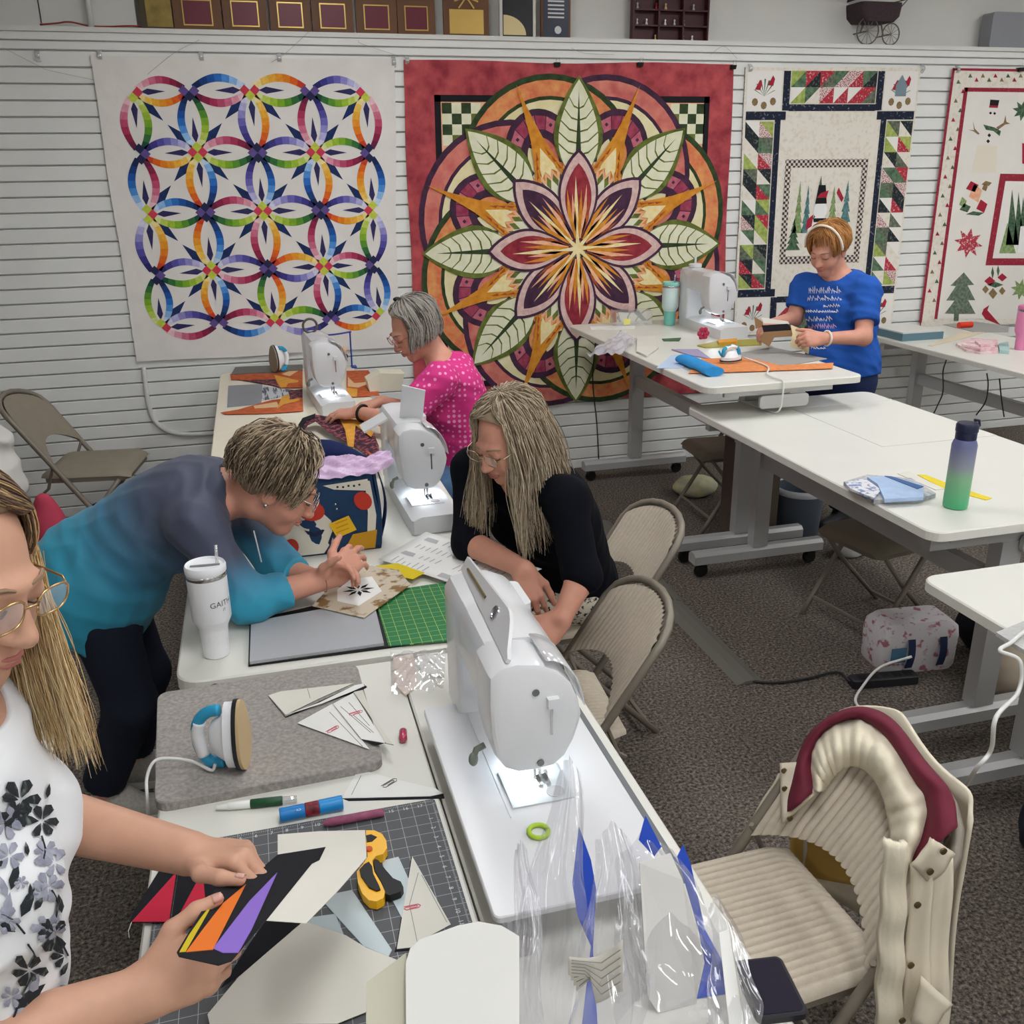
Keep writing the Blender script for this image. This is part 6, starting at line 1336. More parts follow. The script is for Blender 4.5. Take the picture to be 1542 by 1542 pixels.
tumbler('tall white tumbler with straw and grey lettering on the table corner', tp_.x, tp_.y, TZ, .93, M_tumw, M_irw, True, [('GAITH', .021, .158, .74), ('IT', .011, .140, .85)], a=math.radians(-4))
# navy print bag
bg = empty('tote_bag', (.15, 2.74, TZ), 0, 'navy tote bag with red, cream and mustard print and yellow tag', 'bag'); bx0, bx1, by0, by1, bz1 = -.005, .292, 2.665, 2.86, TZ+.235
def bagp(u, v): return V((bx0+(bx1-bx0)*u+.008*math.sin(v*5), by0-.012*math.sin(u*3.1)*math.sin(v*3.1)+.03*v, TZ+.001+(bz1-TZ)*v))
M_bagn = mat('bag navy canvas', '#1d3a5c', .8, var=.06, vs=30); M_bagc = mat('bag cream canvas', '#ddd6c6', .85); M_bagr = mat('bag red print', '#c23a2a', .8); M_bagm = mat('bag mustard print', '#c48f1e', .8); M_bagk = mat('bag dark print', '#1d2740', .8)
mb = MB(); mb.sheet(bagp, 12, 12, .003); mb.build('front_panel', M_bagn, bg, smooth=True, world=True)
mb = MB(); mb.sheet(lambda u, v: V((bx1+.006*math.sin(v*4)+.012*math.sin(u*3.1), by0+.03*v+(by1-by0-.03)*u, TZ+.001+(bz1-TZ)*v*(1-.08*u))), 8, 8, .003); mb.build('side_panel', M_bagn, bg, smooth=True, world=True)
mb = MB(); mb.sheet(lambda u, v: V((bx0-.006*math.sin(v*4), by0+.03*v+(by1-by0-.03)*u, TZ+.001+(bz1-TZ)*v)), 6, 6, .003); mb.build('side_panel', M_bagn, bg, smooth=True, world=True)
mb = MB(); mb.sheet(lambda u, v: V((bx0+(bx1-bx0)*u, by1+.01*math.sin(u*3), TZ+.001+(bz1-TZ+.07*math.sin(u*3.14))*v)), 8, 6, .003); mb.build('back_panel', mat('bag lining navy', '#14265a', .7), bg, smooth=True, world=True)
mb = MB(); mb.box((bx0,by0,TZ+.001), (bx1,by1,TZ+.004)); mb.build('base_panel', M_bagn, bg, world=True)
def bprint(nm, L, m, off=.0035):
    mb = MB(); P = [bagp(u, v)+V((0,-off,0)) for u, v in L]; c = sum(P, V((0,0,0)))/len(P); ids = mb.pts(P); ic = mb._p(c+V((0,-.0008,0)))
    for k in range(len(ids)): mb.face((ic, ids[k], ids[(k+1) % len(ids)]))
    return mb.build(nm, m, bg, world=True)
def circ(u, v, a, b, n=18): return [(u+a*math.cos(2*math.pi*k/n), v+b*math.sin(2*math.pi*k/n)) for k in range(n)]
bprint('print_cream', [(.03,.02),(.42,.02),(.50,.2),(.50,.45),(.40,.62),(.20,.66),(.03,.62)], M_bagc); bprint('print_red', circ(.33,.60,.13,.13), M_bagr, .005); bprint('print_leaf', [(.28,.52),(.33,.57),(.38,.72),(.32,.64)], M_bagc, .0065); bprint('print_red', circ(.08,.14,.08,.12), M_bagr, .005); bprint('print_mustard', circ(.10,.54,.06,.05), M_bagm, .005)
bprint('print_melon', [(.22,.36),(.25,.30),(.32,.26),(.39,.28),(.42,.34),(.40,.35),(.33,.30),(.26,.33)], M_bagk, .005); bprint('print_cream', [(.85,.10),(.93,.10),(.96,.45),(.97,.9),(.92,.92),(.88,.5)], M_bagc, .0045); bprint('print_red', circ(.86,.66,.09,.12), M_bagr, .006); bprint('print_mustard', [(.62,.02),(.94,.02),(.95,.26),(.70,.24)], M_bagm, .0055); bprint('print_cream', [(.5,.90),(.95,.93),(.93,.78),(.6,.84)], M_bagc, .004); bprint('print_dark', [(.45,.16),(.49,.30),(.52,.30),(.47,.12)], M_bagk, .005)
for k in range(5): bprint('print_dot', circ(.64+.055*k,.87-.008*(k % 2),.012,.014,8), M_bagk, .006)
tg = bprint('tag', [(.47,.42),(.68,.50),(.74,.30),(.54,.22)], mat('tag yellow', '#e8b81c', .6), .009)
for k in range(3): bprint('tag_line', [(.53,.42-.06*k),(.66,.465-.06*k),(.665,.455-.06*k),(.535,.41-.06*k)], M_bagm, .0115)
for k in (0, 1): mb = MB(); p = bagp(.58,.66-.06*k); mb.ball((p.x, p.y-.006, p.z), (.004,.003,.004), 8, 5); mb.build('snap', M_chr, bg, world=True)
mb = MB(); mb.sheet(lambda u, v: V((bx1+.012+.02*math.sin(u*3.1), by0+.05+.05*v, TZ+.02+.21*u)), 10, 2, .003); mb.build('strap', M_bagn, bg, smooth=True, world=True)
mb = MB(); rs9 = random.Random(9); PH = [rs9.uniform(0,6) for _ in range(6)]
def crumple(u, v, a): return a*(math.sin(u*17+PH[0]+3*math.sin(v*7))+math.sin(v*19+PH[1]+2*math.sin(u*11))+.6*math.sin((u+v)*31+PH[2]))
mb.grid(lambda u, v: V((bx0-.0+(bx1-bx0+.06)*u, by0+.012+(by1-by0)*.75*v, bz1-.003+.035*math.sin(u*3.1)*math.sin(v*3.1)+abs(crumple(u, v, .007))+(.03*max(0, u-.8)/.2))), 40, 30)
mb.build('plastic_bag', mat('pale lilac plastic', '#d9b8dc', .25, alpha=.82, var=.12, vs=40), None, smooth=True, label='crumpled lilac plastic bag stuffed in the top of the tote', cat='plastic bag')
# small clear bag with papers behind the pressing mat
mb = MB(); A = [onz(x, y, TZ+.01) for x, y in ((588,990), (672,985), (668,1045), (590,1052))]
mb.grid(lambda u, v: A[0].lerp(A[1], u).lerp(A[3].lerp(A[2], u), v)+V((0,0,.012+.016*math.sin(u*3.1)*math.sin(v*3.1)+crumple(u, v, .0035))), 26, 22); mb.build('plastic_bag', film('bag film', '#ffffff', .12, .10), None, smooth=True, label='small clear bag of pattern papers behind the sewing machine', cat='plastic bag')
flat('pattern_paper', 'pinkish folded pattern paper inside the small clear bag', 'paper', [(592,990),(622,984),(630,1030),(610,1046),(594,1030)], TZ+.002, .004, mat('pinkish paper', '#e3d3c8', .8, var=.05, vs=30)); flat('pattern_paper', 'white folded paper with a violet mark inside the small clear bag', 'paper', [(628,985),(664,982),(668,1018),(634,1012)], TZ+.002, .004, M_pap)
mb = MB(); p = onz(811, 1252, TZ+.066); mb.tube([(p.x+.016*math.cos(a), p.y+.016*math.sin(a), TZ+.0665) for a in [2*math.pi*k/20 for k in range(21)]], .004, 8); mb.build('bobbin_ring', mat('lime plastic', '#a9c93a', .4), None, smooth=True, label='lime green ring lying on the machine extension', cat='ring')
bxp = onz(765, 1390, TZ+.03); mb = MB(); M = T(bxp.x, bxp.y-.02, TZ+.0005); mb.prism(rrect(-.028,-.02,.028,.02,.006), 0, .032, M=M); mb.build('clear_box', film('clear box film', '#ffffff', .16, .10), None, label='small clear plastic box at the end of the machine extension', cat='box')
stick('blue_pen', 'short blue capped pen by the far corner of the front table', 'pen', (806,962), (815,976), TZ+.006, [(0,.5,.005,.005,M_gb,'cap'), (.5,1,.0045,.004,M_pw,'barrel')], None)
# white sheet, cream card and clear bags standing at the near end
def standing(name, label, cat, L, Yb, lean, m, th=.0012, yfun=None):
    """upright sheet: outline in pixels resolved on a plane through depth Yb leaning back by `lean` per metre, or on the surface Y = yfun(z)"""
    c = Vector(CP); n = Vector((0, -1, lean)).normalized(); p0 = V((0, Yb, TZ)); P = []
    for x, y in L:
        d = Vector(_ray(x, y)); p = c+d*((p0-c).dot(n)/d.dot(n))
        if yfun:
            for _ in range(30): p = p.lerp(ony(x, y, yfun(max(p.z, TZ))), .5)
        P.append(p)
    P = [V((p.x, p.y, max(p.z, TZ+.001))) for p in P]; s_ = sum(((P[i]-P[0]).cross(P[(i+1) % len(P)]-P[0])).dot(n) for i in range(len(P)))
    if s_ < 0: P = P[::-1]
    mb = MB(); a = mb.pts([p-n*th for p in P]); b = mb.pts(P); k_ = len(P); mb.face(b); mb.face(a[::-1])
    for k in range(k_): j = (k+1) % k_; mb.face((a[k], a[j], b[j], b[k]))
    return mb.build(name, m, None, label=label, cat=cat)
standing('paper_card', 'white card with a rounded top standing at the near table end', 'card', [(612,1640),(611,1450),(618,1428),(632,1415),(690,1394),(720,1388),(755,1394),(782,1410),(782,1640)], .735, .50, M_pap)
standing('paper_card', 'cream angled card standing beside the white card', 'card', [(550,1640),(552,1480),(612,1435),(614,1640)], .750, .50, mat('cream card', '#cfccb8', .8))
M_film = film('bag film clear', '#f2f4f8', .07, .035, .035); M_blue = mat('blue folder plastic', '#1f49b8', .3, spec=.5)
def clear_bag(label, tip, base, Yb, w, h_amp=.0075, seed=1, tiptw=.25, depth=.028, group=None):
    r = random.Random(seed); ph = [r.uniform(0, 6) for _ in range(4)]; B0 = [ony(x, y, Yb) for x, y in base]; Tp = ony(tip[0], tip[1], Yb+.16); zb = TZ+.002; B0 = [V((b.x, Yb, zb)) for b in B0]; mb = MB()
    def side(sg):
        def fn(u, v):
            p = B0[0].lerp(B0[1], u); q = Tp+V(((u-.5)*w*tiptw, 0, -abs(u-.5)*w*.5)); c = p.lerp(q, v)+V((0,-.03*math.sin(v*3.1),0)); bow = math.sin(u*math.pi)*(1-v**3)
            return c+V((.018*math.sin(v*3.1)*(u-.5)+.004*math.sin(v*14+ph[0]), sg*depth*bow*.5+h_amp*(abs(math.sin(u*11+ph[1]+4*v))+.6*abs(math.sin(v*19+ph[2]+u*9))+.35*math.sin(u*31+v*13+ph[3]))*(.3+v)*.6, 0))
        return fn
    mb.grid(side(-1), 30, 44); mb.grid(side(1), 30, 44); return mb.build('clear_bag', M_film, None, smooth=True, label=label, cat='plastic bag', group=group)
clear_bag('tall pointed clear plastic bag in front of the machine needle', (857,1140), ((700,1600),(850,1600)), .862, .13, seed=3)
clear_bag('narrow clear plastic bag with a sharp fold beside the white card', (790,1268), ((740,1600),(800,1600)), .788, .06, seed=5)
clear_bag('clear plastic bag around the curled ruled papers', (925,1238), ((828,1600),(960,1600)), .795, .13, seed=7, depth=.085, tiptw=.35)
clear_bag('clear plastic bag around the stiff white sheet', (975,1255), ((925,1600),(1100,1600)), .868, .17, seed=9, depth=.085, tiptw=.55)
clear_bag('short clear plastic bag with a white slip beside the phone', (1085,1348), ((1050,1600),(1140,1600)), .785, .09, seed=11)
standing('blue_folder', 'slim blue plastic sheet curving between the clear bags', 'folder', [(872,1245),(890,1295),(898,1340),(893,1430),(900,1640),(872,1640),(890,1425),(870,1380),(862,1330)], .885, .48, M_blue)
standing('blue_folder', 'blue plastic tip behind the stiff white sheet', 'folder', [(972,1228),(996,1275),(985,1290),(962,1265)], .945, .48, M_blue)
standing('blue_folder', 'long blue plastic strip beside the stiff white sheet', 'folder', [(1029,1272),(1040,1300),(1062,1400),(1082,1500),(1100,1640),(1040,1640),(1058,1500),(1052,1400),(1020,1290)], .962, .48, M_blue)
standing('stiff_sheet', 'stiff grey white sheet with clipped corners inside a clear bag', 'paper', [(963,1300),(1010,1285),(1028,1325),(1060,1440),(1048,1500),(1040,1640),(985,1640),(975,1500)], .868, .48, mat('grey white sheet', '#cfcdc8', .7), .002, yfun=lambda z: .868+.16*min(1, max(0, (z-TZ)/.25))-.03*math.sin(3.1*min(1, max(0, (z-TZ)/.25)))+.004)
standing('paper_slip', 'narrow white slip inside the short clear bag', 'paper', [(1083,1405),(1098,1400),(1118,1500),(1122,1640),(1098,1640)], .79, .48, M_pap, yfun=lambda z: .785+.16*min(1, max(0, (z-TZ)/.17))-.03*math.sin(3.1*min(1, max(0, (z-TZ)/.17)))+.003)
cur = empty('curled_papers', tuple(V((ony(895,1460,.83).x, .83, TZ))), 0, 'curled ruled grey papers fanned at the mouth of a bag', 'paper')
for k in range(4):
    mb = MB(); c = Vector(CP)
    def cp_(u, v, k=k):
        x = 856+4*k+(938-856-4*k)*u; y = 1440+8*k+(28-14*k)*math.sin(u*2.2)-(48-6*k)*u+v*(28 if u < .5 else 70); p = ony(x, y, .822+.004*k+.008*math.sin(u*3)); return p
    mb.sheet(cp_, 10, 4, .001); mb.build('sheet', mat('ruled paper', '#c4c0b6', .8), cur, smooth=True, world=True)
    mb = MB()
    for i in range(5):
        v = .15+.17*i; mb.tube([cp_(u, v)+V((0,-.0012,0)) for u in (.05,.3,.6,.95)], .0005, 4)
    mb.build('ruled_lines', M_ink, cur, world=True, kind='stuff')
ph = empty('smartphone', tuple(onz(1160,1485,TZ)), 0, 'black smartphone in a dark case by the table edge', 'phone')
Q = [onz(x, y, TZ+.012) for x, y in ((1116,1470), (1160,1440), (1205,1503), (1132,1528))]
cx = (.585, .868); M = T(.592, .862, TZ+.0005) @ rz(math.radians(-8)); mb = MB(); mb.prism(rrect(-.036,-.050,.036,.050,.010), 0, .012, M=M, inset=.002); mb.build('case', mat('phone case', '#1c1c22', .5), ph, world=True); mb = MB(); mb.prism(rrect(-.031,-.045,.031,.045,.007), .012, .0126, M=M); mb.build('screen', mat('phone screen', '#262330', .12), ph, world=True)
# ------------------------------------------------------------------ cream table by the wall (woman in pink)
M_orf = mat('orange batik fabric', '#a84a22', .85, col2='#c9683a', vs=30); M_goldf = mat('gold print fabric', '#d69a3c', .85, var=.08, vs=40); M_dkf = mat('dark floral fabric', '#3b2430', .85, col2='#a3545c', vs=55, thr=(.48,.62)); M_peach = mat('peach fabric', '#e0b88c', .85, var=.05, vs=30)
K9 = 5.14; o9 = lambda L: [(300+x/K9, 500+y/K9) for x, y in L]
flat('pressing_mat', 'dark grey felt mat along the wall behind the patchwork strips', 'pressing mat', o9([(262,300),(280,268),(800,250),(800,290),(250,322)]), PZ, .012, mat('dark grey felt', '#77746f', .95, var=.08, vs=120))
flat('quilting_ruler', 'grey gridded ruler between two orange patchwork strips', 'ruler', o9([(225,415),(490,400),(480,555),(215,580)]), PZ, .003, mat('grey ruler', '#878b90', .4, var=.06, vs=60, stretch=(6,1,1)))
flat('fabric_scrap', 'striped white and grey fabric scrap beside the gridded ruler', 'fabric', o9([(490,420),(760,450),(600,510),(480,530)]), PZ, .002, mat('striped grey cotton', '#c9ccd2', .85, col2='#5f636b', vs=22, thr=(.5,.55), stretch=(4,.3,1)))
def strip(label, base, pieces, z=PZ+.0038):
    t = flat('patchwork_strip', label, 'patchwork', o9(base), z, .002, M_orf)
    for nm, L, m in pieces: lay(t, nm, o9(L), z+.002, .0012, m)
strip('orange edged patchwork strip with a gold star, above the grey ruler', [(240,325),(600,318),(800,280),(800,430),(620,430),(590,410),(330,370),(245,365)], [('dark_patch', [(340,372),(590,365),(620,430),(560,408)], M_dkf), ('gold_star', [(580,330),(640,345),(770,375),(760,390),(690,395),(670,425),(630,430),(600,380)], M_goldf), ('peach_patch', [(640,325),(730,288),(780,290),(700,340)], M_peach)])
strip('orange edged patchwork strip with a gold star, below the grey ruler', [(165,622),(300,600),(560,525),(800,500),(805,610),(600,625),(420,632),(200,635)], [('peach_patch', [(420,570),(600,540),(620,580),(430,590)], M_peach), ('gold_star', [(640,500),(690,480),(700,525),(770,510),(780,525),(650,560),(600,595),(620,550)], M_goldf), ('dark_patch', [(690,455),(800,440),(800,505),(705,520)], M_dkf)])
strip('orange and cream patchwork bunched behind the sewing machine', [(1140,300),(1310,295),(1360,380),(1395,490),(1230,500),(1140,480)], [('peach_patch', [(1150,345),(1200,395),(1355,380),(1230,430),(1150,420)], M_peach), ('gold_patch', [(1140,430),(1225,440),(1220,500),(1140,500)], M_goldf)])
qb = onz(300+860/K9, 500+760/K9, PZ)
pw = empty('quilt_piece', (qb.x, qb.y, PZ), 0, 'large dark floral patchwork wedge hanging off the near table end', 'patchwork')
def pwz(x, y): f = max(0, (y-640)/300); return PZ+.05-.035*f if y < 880 else PZ+.01
for nm, L, m, dz in (('backing', [(765,720),(800,670),(900,640),(1090,665),(1260,680),(1350,780),(1390,880),(1400,1010),(1340,1000),(1200,880),(1040,800),(900,690),(840,720),(790,800)], M_dkf, 0), ('gold_patch', [(1085,668),(1250,680),(1350,780),(1330,810),(1210,720),(1195,890),(1150,880),(1130,760)], M_goldf, .003), ('rust_patch', [(1290,900),(1390,890),(1400,1010),(1350,1010)], M_orf, .003), ('dark_edge', [(765,720),(800,665),(900,630),(895,655),(830,685),(800,730),(860,790),(780,780)], M_bkf, .003)):
    Q = [onz(300+x/K9, 500+y/K9, pwz(x, y)+dz) for x, y in L]; n = len(Q); mb = MB(); nn = V((0,0,1)); s_ = sum(Q[i-1].x*Q[i].y-Q[i].x*Q[i-1].y for i in range(n)); Q = Q if s_ > 0 else Q[::-1]
    a = mb.pts([p-nn*.002 for p in Q]); b = mb.pts(Q); mb.face(b); mb.face(a[::-1])
    for k in range(n): j = (k+1) % n; mb.face((a[k], a[j], b[j], b[k]))
    mb.build(nm, m, pw, world=True)
pi = onz(437, 551, PZ+.012); iron('white iron standing on its heel by the wall behind the machine', pi.x-.045, min(pi.y, 5.30), PZ+.0125, math.radians(-150), .98, sole=mat('taupe soleplate', '#8f8470', .4))
st_ = empty('thread_stand', (onz(500,556,PZ).x, 5.33, PZ), 0, 'thin blue thread rack standing behind the sewing machine', 'rack'); M_bls = mat('blue rod', '#1f3f9a', .4)
for sx in (-.115, .115): mb = MB(); mb.tube([(sx,0,0), (sx*1.02,0,.20)], .0045, 8); mb.build('rod', M_bls, st_)
mb = MB(); mb.sheet(lambda u, v: (-.125+.25*u, -.012+.03*v, .202-.012*math.sin(u*3.14)), 8, 2, .005); mb.build('tray', M_bls, st_)
mb = MB(); mb.ball((.07,-.02,.10), (.022,.018,.026), 12, 7); mb.build('pincushion_cap', M_peach, st_, smooth=True); mb = MB(); mb.ball((.07,-.02,.068), (.026,.022,.022), 12, 7); mb.build('pincushion_base', mat('plum cloth', '#4a2a55', .85), st_, smooth=True)
for sx in (-.125, .125): mb = MB(); mb.box((sx-.015,-.03,0), (sx+.015,.03,.006)); mb.build('foot', M_bls, st_)
mb = MB(); bp_ = onz(620, 600, PZ); mb.prism([(-.09,0),(.07,0),(.09,.085),(-.03,.095),(-.10,.06)], -.06, .06, M=T(bp_.x-.09, bp_.y+.25, PZ+.0005) @ Matrix(((1,0,0,0),(0,0,-1,0),(0,1,0,0),(0,0,0,1)))); mb.build('paper_sack', mat('cream paper sack', '#ddd8c2', .7, var=.04, vs=10), None, label='crumpled cream paper sack on the far side of the cream table', cat='bag')
flat('fabric_scrap', 'small violet fabric scrap on the bare end of the cream table', 'fabric', o9([(290,905),(320,870),(370,880),(360,915),(310,920)]), PZ, .006, mat('violet cotton', '#5b4a9a', .85))
# ------------------------------------------------------------------ tall table (woman in blue)
KA = 1542/440.; oA = lambda L: [(840+x/KA, 440+y/KA) for x, y in L]
tl_ = onz(1001, 487, AZ); tumbler('teal and white tumbler near the white sewing machine', tl_.x, 5.12, AZ, .98, mat('teal coat', '#7cc9b8', .4), mat('mint lid', '#8fd0c0', .4), True, None, mat('white fade coat', '#cfe3df', .4))
cb_ = onz(945, 486, AZ); bxn = empty('clear_storage_box', (2.13, 5.20, AZ), 0, 'clear plastic storage box with a yellow note by the teal tumbler', 'box')
mb = MB(); mb.prism(rrect(-.10,-.05,.13,.06,.01), .001, .085); mb.build('box', film('box film', '#ffffff', .12, .18), bxn); mb = MB(); mb.box((-.055,-.0525,.012), (-.015,-.0508,.045)); mb.build('yellow_note', mat('sticky note', '#e6e07a', .8), bxn)
flat('pressing_mat', 'light grey pressing mat at the woman in blue\'s end', 'pressing mat', oA([(900,330),(1130,290),(1420,350),(1180,392)]), AZ, .004, mat('light grey mat', '#9c9a95', .9, var=.05, vs=60))
flat('fabric_piece', 'orange print fabric spread at the near end of the tall table', 'fabric', oA([(690,425),(760,350),(1010,345),(1170,385),(1455,372),(1450,400),(900,420)]), AZ+.0046, .003, mat('orange print cotton', '#dc8a54', .85, var=.12, vs=50))
ri = onz(1064, 553, AZ+.02); mb = MB(); d = (onz(1078,560,AZ+.02)-onz(1030,536,AZ+.02)).normalized(); A_ = onz(1030,540,AZ+.022); B_ = onz(1076,560,AZ+.022)
def roll(s):
    return [(A_.lerp(B_, s)+V((0,0,.022*math.sin(2*math.pi*k/20))) + d.cross(V((0,0,1)))*.045*math.cos(2*math.pi*k/20)) for k in range(20)]
mb.loft([roll(0), roll(.5), roll(.97), roll(1)]); mb.build('fabric_roll', mat('bright blue cloth', '#2e8fd0', .8, var=.08, vs=30), None, smooth=50, label='rolled bright blue cloth at the near end of the tall table', cat='fabric')
ii = onz(1100, 551, AZ); iron('mini white and blue iron lying flat on the orange fabric', ii.x+.02, ii.y+.04, AZ+.0080, math.radians(10), .78, lying=True, body=M_irw)
mb = MB(); cx_ = onz(1165,570,AZ).x; mb.tube(smoothpath([V((ii.x+.10, ii.y+.06, AZ+.022)), onz(1140,545,AZ+.0125), onz(1157,553,AZ+.0125), V((cx_-.005, 3.62, AZ+.009)), V((cx_, 3.53, AZ+.006)), V((cx_, 3.497, AZ+.004)), V((cx_, 3.490, AZ-.02)), V((cx_, 3.491, AZ-.06)), V((cx_, 3.50, BZ+.035)), V((cx_-.004, 3.53, BZ+.008)), V((cx_-.01, 3.58, BZ+.0045)), V((cx_-.02, 3.70, BZ+.0045)), V((cx_-.03, 3.79, BZ+.006)), V((cx_-.03, 3.812, BZ-.01)), V((cx_-.03, 3.815, BZ-.2))], 5), .004, 8); mb.build('cable', mat('white cord', '#dcdcd8'), None, smooth=True, label='white cord hanging over the near edge of the tall table', cat='cord')
for lab, L, m, th, dz in (('long olive and yellow ruler strip across the tall table', [(735,280),(850,255),(1080,245),(1075,275),(780,290)], mat('olive strip', '#a8a04a', .6), .006, 0), ('small orange box in front of the sewing machine', [(845,250),(945,243),(950,260),(850,266)], mat('amber card', '#e0a030', .6), .012, .007), ('cream paper scrap among the clear bags', [(420,235),(520,228),(530,290),(470,335),(415,310)], M_papc, .008, .002), ('green fabric sliver beside the cream scrap', [(550,245),(650,240),(640,256),(560,256)], mat('pine cotton', '#4b6a4a', .85), .004, 0), ('pale blue sheet under the blue roll', [(520,400),(600,330),(720,330),(660,400)], mat('pale blue sheet', '#b9cbe4', .6), .002, 0), ('white ruler on the far end of the tall table', [(165,180),(410,176),(405,192),(175,196)], M_pap, .003, 0), ('violet grey scraps beside the blue roll', [(600,300),(740,300),(810,350),(700,330)], mat('violet grey scrap', '#a49ab8', .8), .004, .002)):
    flat('craft_scrap', lab, 'craft scrap', oA(L), AZ+dz+.0004, th, m)
fl_ = onz(1059, 505, AZ+.02); mb = MB()
for k in range(6): a = k*math.pi/3; mb.ball((fl_.x+.022*math.cos(a), fl_.y, AZ+.03+.022*math.sin(a)), (.015,.008,.015), 8, 5)
mb.ball((fl_.x, fl_.y-.008, AZ+.03), (.010,.006,.010), 8, 5); fo = mb.build('flower_pin', mat('crimson felt', '#b0304f', .8), None, smooth=True, label='crimson flower pincushion by the sewing machine bed', cat='pincushion')
mb = MB(); A4 = [onz(x, y, AZ) for x, y in oA([(150,345),(330,225),(420,260),(330,345)])]
mb.grid(lambda u, v: A4[0].lerp(A4[1], u).lerp(A4[3].lerp(A4[2], u), v)+V((0,0,.016+.020*math.sin(u*3.1)*math.sin(v*3.1)+crumple(u, v, .0055))), 26, 22); mb.build('plastic_bag', mat('lilac grey film', '#d5d2dc', .2, alpha=.6), None, smooth=True, label='crumpled lilac grey plastic bag on the left edge of the tall table', cat='plastic bag')
# fabric in her hands
hf = empty('fabric_in_hands', (2.56, 4.05, AZ), 0, 'brown, black and cream fabric held up by the woman in blue', 'fabric'); KB = 4.973; oB = lambda L: [(1120+x/KB, 310+y/KB) for x, y in L]
hy = (np.array(HBL[0].at(0,.07,0))+np.array(HBL[1].at(0,.07,0)))/2
def vert(parent, nm, L, dep, m, th=.003):
    P = [atd(x, y, dep) for x, y in oB(L)]; n = Vector(-FW); s_ = sum(((P[i]-P[0]).cross(P[(i+1) % len(P)]-P[0])).dot(n) for i in range(len(P))); P = P if s_ > 0 else P[::-1]; mb = MB(); a = mb.pts([p-n*th for p in P]); b = mb.pts(P); mb.face(b); mb.face(a[::-1]); k_ = len(P)
    for k in range(k_): j = (k+1) % k_; mb.face((a[k], a[j], b[j], b[k]))
    mb.build(nm, m, parent, world=True)
hd_ = float((hy-CP)@FW)
vert(hf, 'black_patch', [(135,895),(330,882),(365,930),(150,945)], hd_-.01, M_bkf); vert(hf, 'brown_patch', [(150,945),(365,930),(370,975),(230,985),(190,1055),(120,1005)], hd_-.015, mat('brown cotton', '#8a6a48', .85)); vert(hf, 'brown_patch', [(80,830),(130,860),(150,900),(90,920)], hd_, mat('brown cotton', '#8a6a48')); vert(hf, 'cream_patch', [(350,890),(440,925),(500,1000),(485,1110),(420,1075),(345,1060),(365,960)], hd_-.02, mat('cream print cotton', '#e3d3a8', .85, var=.05, vs=30)); vert(hf, 'cream_strip', [(130,835),(330,865),(345,885),(150,880)], hd_-.005, M_papc)
# ------------------------------------------------------------------ bare table: bottle and folded cloth
bt = onz(1441, 765, BZ); b_ = empty('water_bottle', (bt.x, bt.y+.01, BZ), 0, 'frosted green to purple water bottle with navy lid', 'bottle')
M_bot = bpy.data.materials.new('ombre bottle'); M_bot.use_nodes = True; N = M_bot.node_tree.nodes; L_ = M_bot.node_tree.links; tc = N.new('ShaderNodeTexCoord'); sx_ = N.new('ShaderNodeSeparateXYZ'); mr = N.new('ShaderNodeMapRange'); mr.inputs[2].default_value = .225; rp = N.new('ShaderNodeValToRGB'); E_ = rp.color_ramp.elements; E_[0].color = (*lin('#3fae74'), 1); E_[1].color = (*lin('#5b5f8f'), 1); e = E_.new(.45); e.color = (*lin('#7fae86'), 1); e = E_.new(.62); e.color = (*lin('#8a8f9a'), 1)
L_.new(tc.outputs['Object'], sx_.inputs[0]); L_.new(sx_.outputs[2], mr.inputs[0]); L_.new(mr.outputs[0], rp.inputs[0]); L_.new(rp.outputs[0], N['Principled BSDF'].inputs['Base Color']); N['Principled BSDF'].inputs['Roughness'].default_value = .45
mb = MB(); mb.lathe([(.001,0),(.031,0),(.036,.004),(.037,.012),(.037,.205),(.033,.218),(.029,.224)], seg=28, cap=False); mb.build('bottle', M_bot, b_, smooth=40)
mb = MB(); mb.lathe([(.029,.222),(.031,.224),(.031,.246),(.033,.248),(.033,.268),(.029,.274),(.001,.275)], seg=24, cap=False); mb.build('lid', mat('navy lid', '#20263f', .35), b_, smooth=40)
mb = MB(); mb.tube([(.030,0,.25), (.044,0,.262), (.040,0,.278), (.022,0,.281)], .004, 8); mb.build('carry_loop', mat('navy lid', '#20263f'), b_, smooth=True)
fb = empty('folded_fabric', tuple(onz(1340,735,BZ)), 0, 'folded blue and white fabric bundle beside the bottle', 'fabric')
KC = 2.845; oC = lambda L: [(1000+x/KC, 560+y/KC) for x, y in L]
for nm, L, z, th, m in (('lower_fold', [(770,470),(870,440),(1060,455),(1165,520),(1090,545),(900,548)], .0005, .014, mat('cream print cloth', '#cfc9bb', .85, col2='#8d9ab0', vs=60)), ('blue_fold', [(870,450),(960,445),(1110,485),(1112,535),(945,545),(915,480)], .0150, .012, mat('pale blue cloth', '#a9c0de', .85, var=.06, vs=30)), ('dark_band', [(945,445),(975,447),(1112,490),(1085,500)], .0272, .002, mat('slate blue cloth', '#46679a', .85)), ('white_fold', [(775,475),(860,455),(930,505),(900,540),(800,500)], .0150, .008, mat('white print cloth', '#d9d9dc', .85, col2='#7c8cb0', vs=50, thr=(.5,.6)))): lay(fb, nm, oC(L), BZ+z, th, m)
flat('yellow_ruler', 'thin yellow ruler lying behind the water bottle', 'ruler', oC([(1085,440),(1120,440),(1250,490),(1405,540),(1380,548),(1200,500)]), BZ+.0004, .002, mat('yellow strip', '#e6cf2a', .5))
flat('fabric_strip', 'narrow cream strip beside the folded blue fabric', 'fabric', oC([(1000,435),(1050,425),(1085,445),(1200,500),(1165,505)]), BZ+.0004, .002, M_papc)
